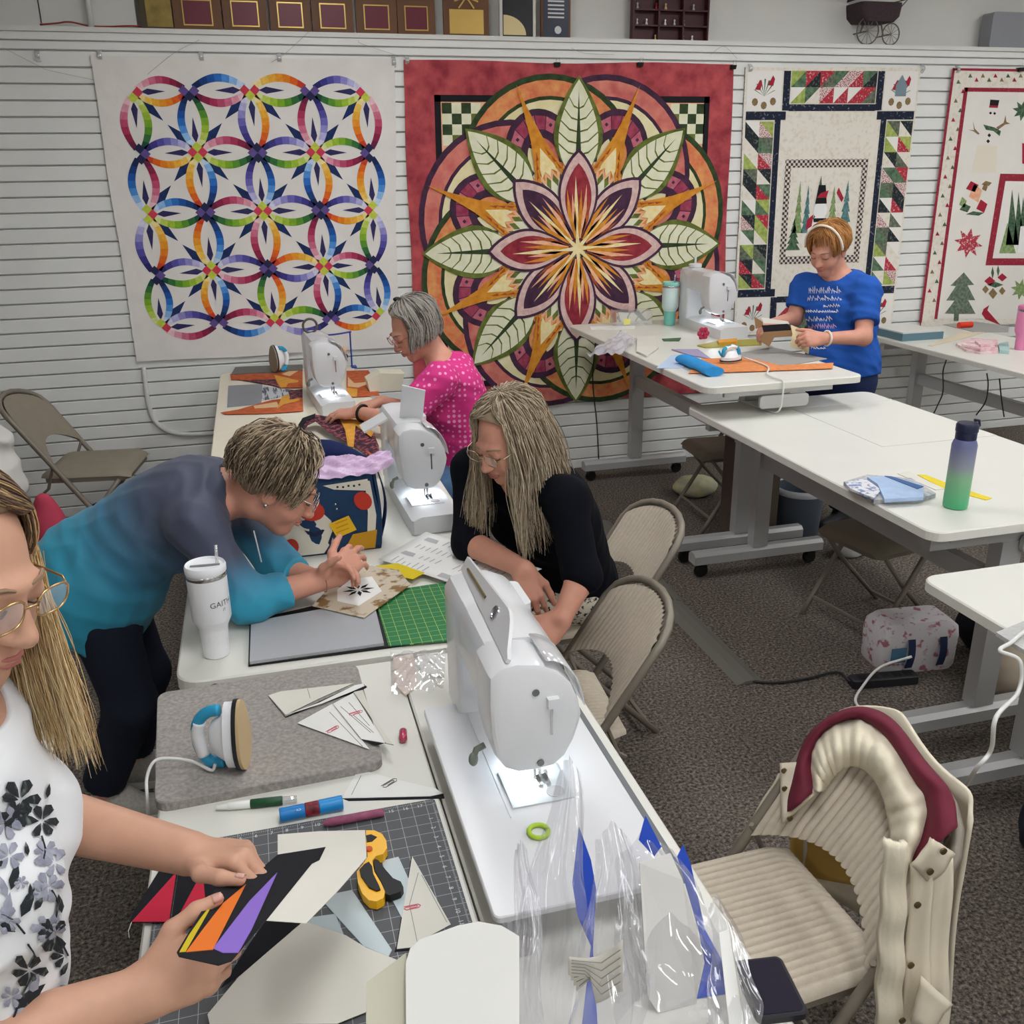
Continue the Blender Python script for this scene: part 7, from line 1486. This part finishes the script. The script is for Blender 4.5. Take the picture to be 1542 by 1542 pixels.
# ------------------------------------------------------------------ right table: grey board and white cable
flat('pressing_board', 'light grey board lying over the table corner', 'board', [(1500,952),(1542,935),(1620,925),(1640,1010),(1560,990)], CZ+.0004, .010, mat('pale felt', '#b9b9b6', .9, var=.06, vs=90))
mb = MB(); mb.tube(smoothpath([onz(1580,940,CZ+.02), onz(1545,950,CZ+.02), onz(1522,968,CZ+.017), onz(1506,980,CZ+.020), V((1.618,1.525,CZ+.004)), V((1.605,1.50,CZ-.06)), ony(1500,1080,1.40), ony(1492,1130,1.42), ony(1465,1165,1.46), onz(1438,1215,.01)], 7), .005, 8); mb.build('cable', mat('white cord', '#dcdcd8'), None, smooth=True, label='thick white cable hanging from the right table to the floor', cat='cord')
# ------------------------------------------------------------------ wall table at the right
KD = 7.01; oD = lambda L: [(1340+x/KD, 420+y/KD) for x, y in L]
def dz(x, y): return onz(1340+x/KD, 420+y/KD, DZ)
ty = empty('storage_tray', (4.1, 5.15, DZ), 0, 'shallow blue grey tray on the far corner of the right wall table', 'tray')
mb = MB(); mb.box((-.24,-.19,.0005), (.06,.16,.045)); mb.build('tray_body', mat('slate tray', '#5f7f8c', .5), ty); mb = MB(); mb.box((-.23,-.18,.045), (.05,.15,.052)); mb.build('tray_lid', mat('white tray lid', '#dcdbd6', .5), ty)
flat('fabric_piece', 'cream fabric panel lying over the tray edge', 'fabric', oD([(400,700),(640,600),(760,560),(1000,560),(800,620),(450,705)]), DZ+.0006, .004, mat('natural linen', '#d9cdb4', .85))
flat('pressing_mat', 'grey felt mat at the back of the right wall table', 'pressing mat', oD([(560,480),(900,450),(1260,500),(1250,560),(900,560)]), DZ+.0006, .003, mat('mid grey felt', '#a3a19c', .9, var=.05, vs=80))
pkf = empty('folded_fabric', tuple(dz(950,700)), 0, 'folded pink and white fabric on the right wall table', 'fabric'); M_pk1 = mat('pink cloth', '#d9a3ae', .85, col2='#efe0dc', vs=26)
for k, (L, z) in enumerate((([(700,680),(860,620),(1140,640),(1140,765),(960,772),(800,745)], .0006), ([(760,690),(880,640),(1120,650),(1110,720),(960,740)], .016), ([(900,650),(1130,640),(1120,680),(960,700)], .030))): lay(pkf, 'fold', oD(L), DZ+z, .013, M_pk1)
mb = MB(); rd = dz(790,520); mb.tube([V((rd.x-.05,rd.y,DZ+.022)), V((rd.x+.05,rd.y,DZ+.022))], .020, 14); mb.build('thread_spool', mat('vermilion', '#dd3a22', .4), None, smooth=40, label='bright red spool lying on the right wall table', cat='spool')
pt = dz(1345,760); tumbler('bubblegum pink tumbler on the right wall table', pt.x+.05, pt.y+.03, DZ, 1.0, mat('pink coat', '#e58ab4', .4), mat('pink lid', '#d676a4', .4), False)
flat('teal_scrap', 'small teal and white scrap beside the pink tumbler', 'fabric', oD([(1150,680),(1250,660),(1260,760),(1160,750)]), DZ+.0006, .02, mat('teal scrap', '#a9c9c6', .8))
for k, ps in enumerate((((1425,542),(1420,560),(1420,590),(1412,610),(1405,625)), ((1486,562),(1488,580),(1484,605),(1470,625)), ((1505,570),(1508,600),(1512,628)))):
    mb = MB(); mb.tube(smoothpath([onx(x, y, 3.84+.03*k) for x, y in ps], 4), .004, 6); mb.build('cable', mat('black cord', '#2a2a2c', .6), None, smooth=True, label=('black cord dangling nearest the post of the right wall table', 'thick black cord looping down from the right wall table', 'thin black cord hanging past the right wall table beam')[k], cat='cord')
# ------------------------------------------------------------------ floor
M_cov = mat('grey cable cover', '#6c6a62', .6)
for k, ((a, b), lab) in enumerate(((((905,785), (1012,905)), 'grey floor cable cover running toward the tall table'), (((1006,902), (1130,1027)), 'grey floor cable cover ending near the power strip'))):
    A, B = onz(*a, .008), onz(*b, .008); d = (B-A).normalized(); n = V((-d.y, d.x, 0)); mb = MB(); ring = [(-.055,0.001), (-.02,.014), (.02,.014), (.055,0.001)]
    mb.loft([[A+n*r+V((0,0,z-.008)) for r, z in ring], [B+n*r+V((0,0,z-.008)) for r, z in ring]]); mb.build('cable_cover', M_cov, None, label=lab, cat='cable cover')
psx = onz(1330, 1022, .02); pst = empty('power_strip', (psx.x, psx.y, 0), math.radians(-8), 'black power strip on the carpet below the floral lunch bag', 'power strip')
mb = MB(); mb.prism(rrect(-.13,-.028,.13,.028,.012), .001, .035, inset=.004); mb.build('strip_body', mat('charcoal plastic', '#26262a', .5), pst)
for k in range(5): mb = MB(); mb.box((-.10+.045*k,-.014,.035), (-.07+.045*k,.014,.0362)); mb.build('socket', M_blk, pst)
mb = MB(); mb.tube(smoothpath([onz(1128,1025,.008), onz(1165,1028,.008), onz(1215,1022,.008), onz(1260,1012,.01), V((psx.x-.13, psx.y+.018, .02))], 5), .005, 7); mb.build('supply_cord', mat('black cord', '#2a2a2c'), pst, smooth=True, world=True)
lb = empty('lunch_bag', (2.31, 2.70, 0), math.radians(-6), 'white lunch bag with small floral print and navy straps on the floor', 'bag')
M_flo = mat('floral cotton', '#d9d4d6', .85, col2='#b0707c', vs=34, thr=(.56,.64)); mb = MB(); mb.loft([[(x*s*.155, y*s*.085, z) for x, y in rrect(-1,-1,1,1,.25,4)] for s, z in ((.94,.001),(1,.02),(1.02,.14),(.98,.18),(.80,.205))]); mb.build('bag_body', M_flo, lb, smooth=40)
for sx in (-.05, .08):
    mb = MB(); mb.sheet(lambda u, v: (sx+(u-.5)*.028, -.0905-.012*math.sin(v*3.1), .03+.12*v), 2, 6, .003); mb.build('strap', mat('navy webbing', '#22304f', .8), lb)
mb = MB(); mb.sheet(lambda u, v: (-.10+(u-.5)*.06, -.096, .06+.06*v), 2, 2, .003); mb.build('front_tag', mat('teal tag', '#4a6f8a', .7), lb)
mb = MB(); mb.tube(smoothpath([V((lb.location.x-.08, lb.location.y-.12, .10)), onz(1325,1005,.06), onz(1298,1035,.03), onz(1288,1055,.01), onz(1300,1072,.008)], 5), .005, 8); mb.build('cable', mat('white cord', '#dcdcd8'), None, smooth=True, label='white cord trailing from the lunch bag toward the jacket chair', cat='cord')
def soft_bag(name, label, c, r, m, seed, squash=1.0):
    rs = np.random.RandomState(seed); wn = wrinkle(.02, 14, (.3,.5,.8), seed); e = Ell(c, np.eye(3), r)
    v, q = sdf_mesh(lambda p: np.maximum(e(p)+wn(p), .002-p[:,2]), np.array(c)-np.array(r)-.05, np.array(c)+np.array(r)+.05, .014); return np_mesh(name, v, q, m, None, label=label, cat='bag')
soft_bag('canvas_bag', 'slumped beige canvas bag under the right table', (2.54,2.42,.12), (.16,.11,.14), mat('beige canvas', '#b7aa95', .85, var=.05, vs=10), 2); soft_bag('dark_bag', 'black soft bag slumped behind the beige canvas bag', (2.66,2.68,.15), (.13,.09,.17), mat('black cloth bag', '#1c1f28', .85), 3); soft_bag('navy_bag', 'large navy duffel bag on the carpet under the right table', (2.02,1.48,.17), (.22,.26,.19), mat('navy duffel', '#151a28', .8, var=.1, vs=14), 4)
bn = empty('waste_bin', (2.63, 4.02, 0), 0, 'slate grey waste bin with a white liner under the tall table', 'bin'); mb = MB(); mb.lathe([(.001,.002),(.10,.002),(.105,.01),(.125,.26),(.130,.265),(.130,.275),(.120,.275),(.10,.02),(.001,.015)], seg=24, cap=False); mb.build('bin_body', mat('slate plastic', '#55606c', .5), bn, smooth=40); mb = MB(); mb.lathe([(.118,.22),(.124,.277),(.132,.279),(.133,.245)], seg=24, cap=False); mb.build('liner', mat('liner film', '#d7dade', .3, alpha=.7), bn, smooth=True)
soft_bag('plastic_sack', 'crumpled white sack on the carpet behind the dark chair', (2.75,3.72,.06), (.10,.08,.07), mat('white sack', '#d9d9d8', .5), 6); soft_bag('craft_bag', 'pale green bag of supplies under the tall table', (2.42,4.78,.055), (.14,.10,.065), mat('pale supplies bag', '#b8bda8', .8, col2='#d8d2a0', vs=20), 7)
if True:
        bs_ = empty('box_stack', (2.36, 4.06, 0), 0, 'small stack of teal and floral boxes on a crate under the tall table', 'box'); mb = MB(); mb.box((-.12,-.08,.001), (.12,.08,.55)); mb.build('crate', mat('brown crate', '#5f5349', .8), bs_); mb = MB(); mb.box((-.10,-.075,.55), (.10,.075,.63)); mb.build('floral_box', M_flo, bs_); mb = MB(); mb.box((-.10,-.075,.63), (.10,.075,.72)); mb.build('teal_box', mat('teal box', '#3a93b8', .7), bs_)
# second chair and bags at the far left
ch7 = chair('taupe folding chair draped with a white cloth at the far left', -1.36, 4.22, math.radians(-95), M_vin, M_cfr, False, 1.05)
wn_ = wrinkle(.03, 17, (.3,.2,.9), 12); dr = union([(Ell((-1.24,4.27,.74), np.eye(3), (.17,.13,.18)), .1), (Ell((-1.20,4.24,.60), np.eye(3), (.16,.14,.15)), .12)]); v, q = sdf_mesh(lambda p: np.maximum(dr(p)+wn_(p), .488-p[:,2]), (-1.55,4.0,.4), (-.9,4.55,1.05), .012); np_mesh('draped_coat', v, q, mat('white coat', '#d6d3cd', .85, var=.03, vs=8), None, label='white coat bundled over the far left folding chair', cat='coat')
soft_bag('pink_bag', 'coral pink bag standing behind the plain taupe chair', (-1.06,4.56,.22), (.08,.07,.22), mat('coral cloth', '#cf4a62', .8), 14); soft_bag('dark_bag', 'dark bag slumped under the plain taupe chair', (-.86,4.92,.12), (.17,.14,.12), mat('charcoal cloth bag', '#2c2a2a', .85, var=.2, vs=20), 15)
cd_ = MB(); cd_.tube(smoothpath([V((2.02,5.45,.90)), V((2.0,5.46,.6)), V((2.03,5.45,.3)), V((2.04,5.42,.02))], 4), .004, 6); cd_.build('cable', mat('black cord', '#2a2a2c'), None, smooth=True, label='black cord running down the wall under the red flower quilt', cat='cord')
# white cable raceway on the slat wall
mb = MB(); mb.tube(smoothpath([ony(x, y, WY-.008) for x, y in ((216,553),(219,580),(224,610),(232,632),(250,648),(280,654),(330,652))], 6), .013, 8); mb.build('cable_raceway', mat('white raceway', '#dcdcd8', .5), None, smooth=True, label='white curved cable raceway on the slat wall below the ring quilt', cat='raceway')
mb = MB(); A, B = ony(132, -10, 5.63), ony(139, 40, 5.63); mb.tube([V((A.x,5.575,3.25)), V((A.x,5.575,LZ))], .014, 10); mb.build('conduit_pipe', mat('white conduit', '#dcdcd8', .5), None, smooth=True, label='white vertical conduit pipe rising from the ledge', cat='pipe')
mb = MB(); mb.tube(smoothpath([ony(x, y, 5.58) for x, y in ((60,37),(85,35),(105,33),(135,39))]+[ony(x, y, 5.6) for x, y in ((165,40),(195,39),(215,40))], 5), .004, 6); mb.build('red_wire', mat('red wire', '#9a3a3a', .6), None, smooth=True, label='thin dark red wire lying along the wall ledge', cat='wire')
# ------------------------------------------------------------------ ledge: boards, plaques, curio shelf, carriage
LY = 5.60
def upright(name, label, cat, xa, xb, ytop, m, Y=LY, th=.025, group=None, lean=.0, h=None):
    a, b = ony(xa, 45, Y), ony(xb, 45, Y); zt = ony((xa+xb)/2, ytop, Y).z if h is None else LZ+h; t = empty(name, ((a.x+b.x)/2, Y, LZ), 0, label, cat, group); w = (b.x-a.x)/2
    mb = MB(); mb.box((-w,-th/2,.0005), (w,th/2,zt-LZ)); mb.build('panel', m, t); return t, w, zt-LZ
M_wdp = mat('walnut plaque', '#6e4a30', .5, var=.12, vs=10, stretch=(1,1,.2)); M_marp = mat('maroon plate', '#6b2434', .35); M_brass = mat('brass plate', '#c2a25a', .3, metal=.6)
upright('panel_box', 'big white panel leaning on the ledge beside the conduit', 'panel', 66, 208, 0, mat('white foam panel', '#dadad6', .7), 5.63, .03, h=.42); upright('panel_box', 'second white panel at the far left of the ledge', 'panel', -60, 64, 0, mat('white foam panel', '#dadad6'), 5.64, .03, h=.42)
fr_, w, hh = upright('picture_frame', 'gilt framed ochre picture leaning beside the white panel', 'picture', 214, 262, 0, mat('dark gilt frame', '#4a3f2c', .5), 5.60, .03, h=.34); mb = MB(); mb.box((-w*.6,-.0165,.02), (w,-.0152,.30)); mb.build('canvas', mat('ochre canvas', '#9a8448', .7, var=.3, vs=14), fr_)
for k, (a, b, pa_, pb__, y0_) in enumerate(((264,336,280,324,14), (338,404,350,392,17), (408,469,421,464,15), (471,533,480,523,13), (537,598,549,587,20), (599,655,609,648,20))):
    lab = ('walnut plaque with a gilt edged maroon plate next to the ochre picture', 'walnut plaque with maroon plate, second from the ochre picture', 'walnut plaque with maroon plate, third from the ochre picture', 'walnut plaque with maroon plate, fourth from the ochre picture', 'walnut plaque with maroon plate, second from the brass plaque', 'walnut plaque with maroon plate next to the brass plaque')[k]
    t, w, hh = upright('award_plaque', lab, 'plaque', a, b, 0, M_wdp, LY, .022, 'walnut plaques on the ledge', h=.33)
    for nm, zb, zt, mg in (('plate', .030, .150, 0), ('upper_plate', .185, .26, .02)):
        mb = MB(); mb.box((-w*.62+mg,-.0145,zb), (w*.62-mg,-.0112,zt)); o = mb.build(nm+'_rim', M_brass, t); mb = MB(); mb.box((-w*.62+mg+.006,-.0158,zb+.006), (w*.62-mg-.006,-.0146,zt-.006)); mb.build(nm, M_marp, t)
t, w, hh = upright('award_plaque', 'walnut plaque with a brass plate of crossed shapes', 'plaque', 668, 736, 0, M_wdp, LY, .022, h=.33); mb = MB(); mb.box((-w*.75,-.0145,.02), (w*.75,-.0112,.14)); mb.build('brass_plate', M_brass, t)
for k in range(4): mb = MB(); a = .6*k-.9; M = T(0,-.014,.20) @ Matrix.Rotation(a, 4, 'Y'); mb.box((-.07,-.004,-.004), (.07,.0,.004), M); mb.build('crossed_rod', M_brass, t)
t, w, hh = upright('award_plaque', 'black award plaque with a cream quarter circle', 'plaque', 752, 806, 0, mat('white mat board', '#d8d6cf', .5), LY, .02, h=.33); mb = MB(); mb.box((-w*.84,-.0125,.012), (w*.84,-.0102,.31)); mb.build('black_face', mat('black lacquer', '#17171a', .3), t); mb = MB(); P = [(-w*.8,.02)]+[(-w*.8+w*1.25*math.cos(math.pi/2*k/10), .02+.10*math.sin(math.pi/2*k/10)) for k in range(11)]; mb.prism([(p[0], p[1]) for p in P], .0126, .0136, M=Matrix(((1,0,0,0),(0,0,-1,0),(0,1,0,0),(0,0,0,1)))); mb.build('cream_quarter', mat('cream inlay', '#e3cf9a', .4), t)
for k in range(3): mb = MB(); mb.box((-w*.4,-.0138,.21+.022*k), (w*.4,-.0127,.218+.022*k)); mb.build('text_line', M_brass, t)
t, w, hh = upright('award_plaque', 'small dark blue award plaque in a walnut frame', 'plaque', 814, 858, 0, M_wdp, LY, .022, h=.24); mb = MB(); mb.box((-w*.86,-.0135,.014), (w*.86,-.0112,.225)); mb.build('blue_face', mat('navy lacquer', '#20263c', .3), t); mb = MB(); mb.lathe([(.020,0),(.020,.001)], seg=18, M=T(.012,-.0136,.05) @ Matrix.Rotation(math.pi/2, 4, 'X')); mb.build('seal', M_stlL, t)
for k in range(5): mb = MB(); mb.box((-w*.55,-.0146,.11+.02*k), (w*.55,-.0136,.118+.02*k)); mb.build('text_line', M_stlL, t)
a, b = ony(951, 58, 5.62), ony(1062, 60, 5.62); cw = (b.x-a.x)/2; cs = empty('curio_shelf', ((a.x+b.x)/2, 5.62, LZ), 0, 'dark red brown curio shelf with tiny figurines', 'shelf'); M_cur = mat('cherry wood', '#4a2428', .5, var=.1, vs=12)
mb = MB(); mb.box((-cw,.018,.0005), (cw,.028,.42)); mb.build('back_panel', M_cur, cs)
for sx in (-1, -.33, .33, 1): mb = MB(); mb.box((sx*cw-.005,-.028,.0005), (sx*cw+.005,.018,.42)); mb.build('divider', M_cur, cs)
for k in range(6): mb = MB(); mb.box((-cw,-.028,.0006+.082*k), (cw,.018,.008+.082*k)); mb.build('shelf_board', M_cur, cs)
rs = random.Random(4)
for k in range(3):
    for i in range(8):
        if rs.random() < .35: continue
        x = -cw*.88+i*cw*.25; t = empty('figurine', (cs.location.x+x, 5.612, LZ+.0082+.082*k), 0, ('tiny figurine on the lowest curio shelf board', 'tiny figurine on the middle curio shelf board', 'tiny figurine on the upper curio shelf board')[k], 'figurine', ('figurines on the lowest curio board', 'figurines on the middle curio board', 'figurines on the upper curio board')[k]); m = rs.choice((M_pap, M_peach, M_stl, M_crd)); mb = MB(); mb.lathe([(.001,.0003),(.009,.0003),(.006,.014),(.003,.02),(.006,.026),(.005,.032),(.001,.034)], seg=8); mb.build('body', m, t, smooth=True)
cg = ony(1310, 62, 5.60); ca = empty('toy_carriage', (cg.x, 5.60, LZ), 0, 'antique toy baby carriage with dark hood and spoked wheels', 'toy carriage'); M_wk = mat('dark wicker', '#3f3136', .8, var=.2, vs=80, bump=.4, bs=120); M_spk = mat('wheel steel', '#6d6460', .4, metal=.6)
mb = MB(); mb.loft([[(x*s, y*.10, z) for x, y in rrect(-1,-1,1,1,.3,4)] for s, z in ((.10,.13),(.135,.16),(.145,.22),(.145,.235))]); mb.build('basket', M_wk, ca, smooth=40)
mb = MB(); mb.sheet(lambda u, v: (-.03+.115*math.cos(math.radians(170-110*u)), -.10+.20*v, .23+.125*math.sin(math.radians(170-110*u))), 10, 6, .005); mb.build('hood', M_wk, ca, smooth=True)
for wx, r in ((-.075,.075), (.09,.06)):
    for wy in (-.075, .075):
        mb = MB(); mb.tube([(wx+r*math.cos(t), wy, r+.003+r*math.sin(t)) for t in [2*math.pi*k/24 for k in range(25)]], .004, 6); wo = mb.build('wheel', M_spk, ca, smooth=True)
        for k in range(6): mb = MB(); a = k*math.pi/6; mb.tube([(wx-r*math.cos(a), wy, r+.003-r*math.sin(a)), (wx+r*math.cos(a), wy, r+.003+r*math.sin(a))], .0014, 4); mb.build('spoke', M_spk, wo)
mb = MB(); mb.tube([(.14,-.07,.21), (.19,-.07,.26), (.19,.07,.26), (.14,.07,.21)], .004, 6); mb.build('push_handle', M_spk, ca)
for wx, r in ((-.075,.075), (.09,.06)): mb = MB(); mb.tube([(wx,-.075,r+.003), (wx,.075,r+.003)], .004, 6); mb.tube([(wx,0,r+.003), (wx*.7,0,.14)], .005, 6); mb.build('axle', M_spk, ca)
gx = ony(1512, 60, 5.60); mb = MB(); mb.prism(rrect(-.17,.0005,.25,.21,.02), -.05, .05, M=T(gx.x+.02, 5.60, LZ) @ Matrix(((1,0,0,0),(0,0,-1,0),(0,1,0,0),(0,0,0,1)))); mb.build('grey_case', mat('grey hard case', '#8f9196', .5), None, label='grey hard case at the right end of the ledge', cat='case')
# ------------------------------------------------------------------ jacket over the chair back
jk = empty('jacket', (1.06, 1.26, .0), 0, 'cream quilted jacket with maroon collar hung over a folding chair', 'jacket')
M_jc = mat('cream jacket cloth', '#d9cfb9', .8, var=.04, vs=14, bump=.25, bs=30); M_jl = mat('golden lining', '#d0a858', .8, var=.08, vs=8, bump=.2, bs=20); M_jm = mat('maroon collar cloth', '#6b2033', .75, var=.08, vs=20); M_jq = mat('quilted ivory lining', '#e3dac2', .7, var=.03, vs=20, bump=.5, bs=38)
JP, JN = V((.995,1.26,.55)), V((1,0,-.70)).normalized()      # leaning plane of the chair back
def onj(x, y, off=0.0): d = Vector(_ray(x, y)); c = Vector(CP); p0 = JP+JN*off; return c+d*((p0-c).dot(JN)/d.dot(JN))
def curve(L, n=40):
    P = smoothpath([V((x, y, 0)) for x, y in L], 10); return lambda t: P[0].lerp(P[0], 0) if len(P) < 2 else P[min(len(P)-2, int(t*(len(P)-1)))].lerp(P[min(len(P)-1, int(t*(len(P)-1))+1)], t*(len(P)-1)-min(len(P)-2, int(t*(len(P)-1))))
def band(nm, outer, inner, m, off0, bulge, nu=46, nv=10, th=.006, wr=.004, fq=17):
    a, b = curve(outer), curve(inner)
    def fn(u, v):
        p = a(u).lerp(b(u), v); return onj(p.x, p.y, off0-bulge*math.sin(v*math.pi)-wr*(math.sin(u*fq+3*v)+.7*math.sin(u*fq*2.3+v*7)))
    mb = MB(); mb.sheet(fn, nu, nv, th); return mb.build(nm, m, jk, smooth=True, world=True)
OUT = [(1185,1225),(1195,1170),(1215,1112),(1255,1077),(1300,1066),(1345,1086),(1395,1150),(1432,1195),(1442,1245)]
MID = [(1226,1192),(1222,1140),(1236,1105),(1265,1086),(1300,1084),(1338,1112),(1376,1172),(1398,1220),(1374,1302)]
INN = [(1240,1192),(1250,1176),(1262,1163),(1282,1153),(1304,1160),(1324,1184),(1336,1220),(1342,1262),(1342,1300)]
band('collar', OUT, MID, M_jm, -.030, .020)
band('shoulder_roll', MID, INN, M_jq, -.022, .040, 90, 16, .006, .0035, 41)
def hang(nm, L4, Y4, m, nu=12, nv=20, th=.008, bul=.012, fq=9.0):
    A = [ony(x, y, Y) for (x, y), Y in zip(L4, Y4)]
    def fn(u, v): return A[0].lerp(A[1], u).lerp(A[3].lerp(A[2], u), v)+V((0,-bul*math.sin(u*3.1)-.35*bul*math.sin(u*fq+v*4)-.3*bul*math.sin(v*fq*1.3),0))
    mb = MB(); mb.sheet(fn, nu, nv, th); return mb.build(nm, m, jk, smooth=True, world=True), fn
_, qf_ = hang('quilted_facing', [(1330,1262),(1362,1265),(1352,1600),(1316,1600)], (1.030,1.028,1.0,1.005), M_jq, 8, 44, .012, .010, 21)
_, pf_ = hang('front_panel', [(1372,1300),(1402,1262),(1396,1600),(1352,1600)], (1.026,1.024,.99,.995), M_jc, 10, 24, .008, .008)
_, sf_ = hang('side_panel', [(1400,1262),(1430,1290),(1425,1600),(1392,1600)], (1.028,1.034,1.02,.998), M_jc, 10, 24, .008, .010)
_, tf_ = hang('collar_stand', [(1372,1302),(1402,1262),(1437,1284),(1400,1330)], (1.010,1.010,1.010,1.010), mat('cream placket cloth', '#d2c8b2', .8), 6, 6, .007, .004)
_, ff_ = hang('pocket_flap', [(1388,1470),(1432,1510),(1402,1552),(1372,1540)], (.972,.972,.966,.966), M_jc, 6, 5, .007, .004)
for (x, y), Y in zip(((1420,1281),(1400,1312),(1381,1362),(1371,1453),(1358,1536)), (1.001,1.001,1.008,.999,.978)):
    p = ony(x, y, Y); mb = MB(); mb.lathe([(.0062,0),(.0062,.003),(.0034,.004)], seg=12, M=T(p.x, p.y, p.z) @ Matrix.Rotation(math.pi/2, 4, 'X')); mb.build('snap', mat('antique brass', '#6d5f42', .35, metal=.7), jk, smooth=30, world=True)
# far front panel folding out toward the table
_, gf_ = hang('front_panel', [(1172,1165),(1212,1150),(1205,1240),(1112,1268)], (1.50,1.50,1.50,1.50), M_jc, 10, 12, .008, .006)
mb = MB(); mb.sheet(lambda u, v: onj(1176+36*u+(2-10*u+34*u*0)*v+24*u*v, 1150-2*u+90*v-43*u*v, -.034), 8, 8, .008); mb.build('collar_stand', M_jc, jk, smooth=True, world=True)
for (x, y), Y in zip(((1180,1160),(1181,1187),(1189,1232),(1139,1256)), (1.438,1.436,1.43,1.487)):
    p = onj(x, y, -.042) if x > 1150 else ony(x, y, Y); mb = MB(); mb.lathe([(.0062,0),(.0062,.003),(.0034,.004)], seg=12, M=T(p.x, p.y, p.z) @ Matrix.Rotation(math.pi/2, 4, 'X')); mb.build('snap', mat('antique brass', '#6d5f42'), jk, smooth=30, world=True)
# golden lining seen under the backrest, and the body falling behind the chair
def lin_(u, v): p = onj(1188+160*u, 1195+(60-18*math.cos(u*3.1))*0+25*u+(115+15*u)*v, .060+.13*v); return p+V((.006*math.sin(u*8+v*3),0,0))
mb = MB(); mb.sheet(lin_, 20, 12, .005); mb.build('inner_lining', M_jl, jk, smooth=True, world=True)
def shell(u, v):
    p = curve(OUT)(u); b = onj(p.x, p.y, .03); return V((b.x+.03+.035*math.sin(v*1.6)+.010*math.sin(u*15+v*5), b.y+.010*math.sin(u*21), b.z-(b.z-.17)*v))
mb = MB(); mb.sheet(shell, 40, 16, .008); mb.build('back_shell', M_jc, jk, smooth=True, world=True)
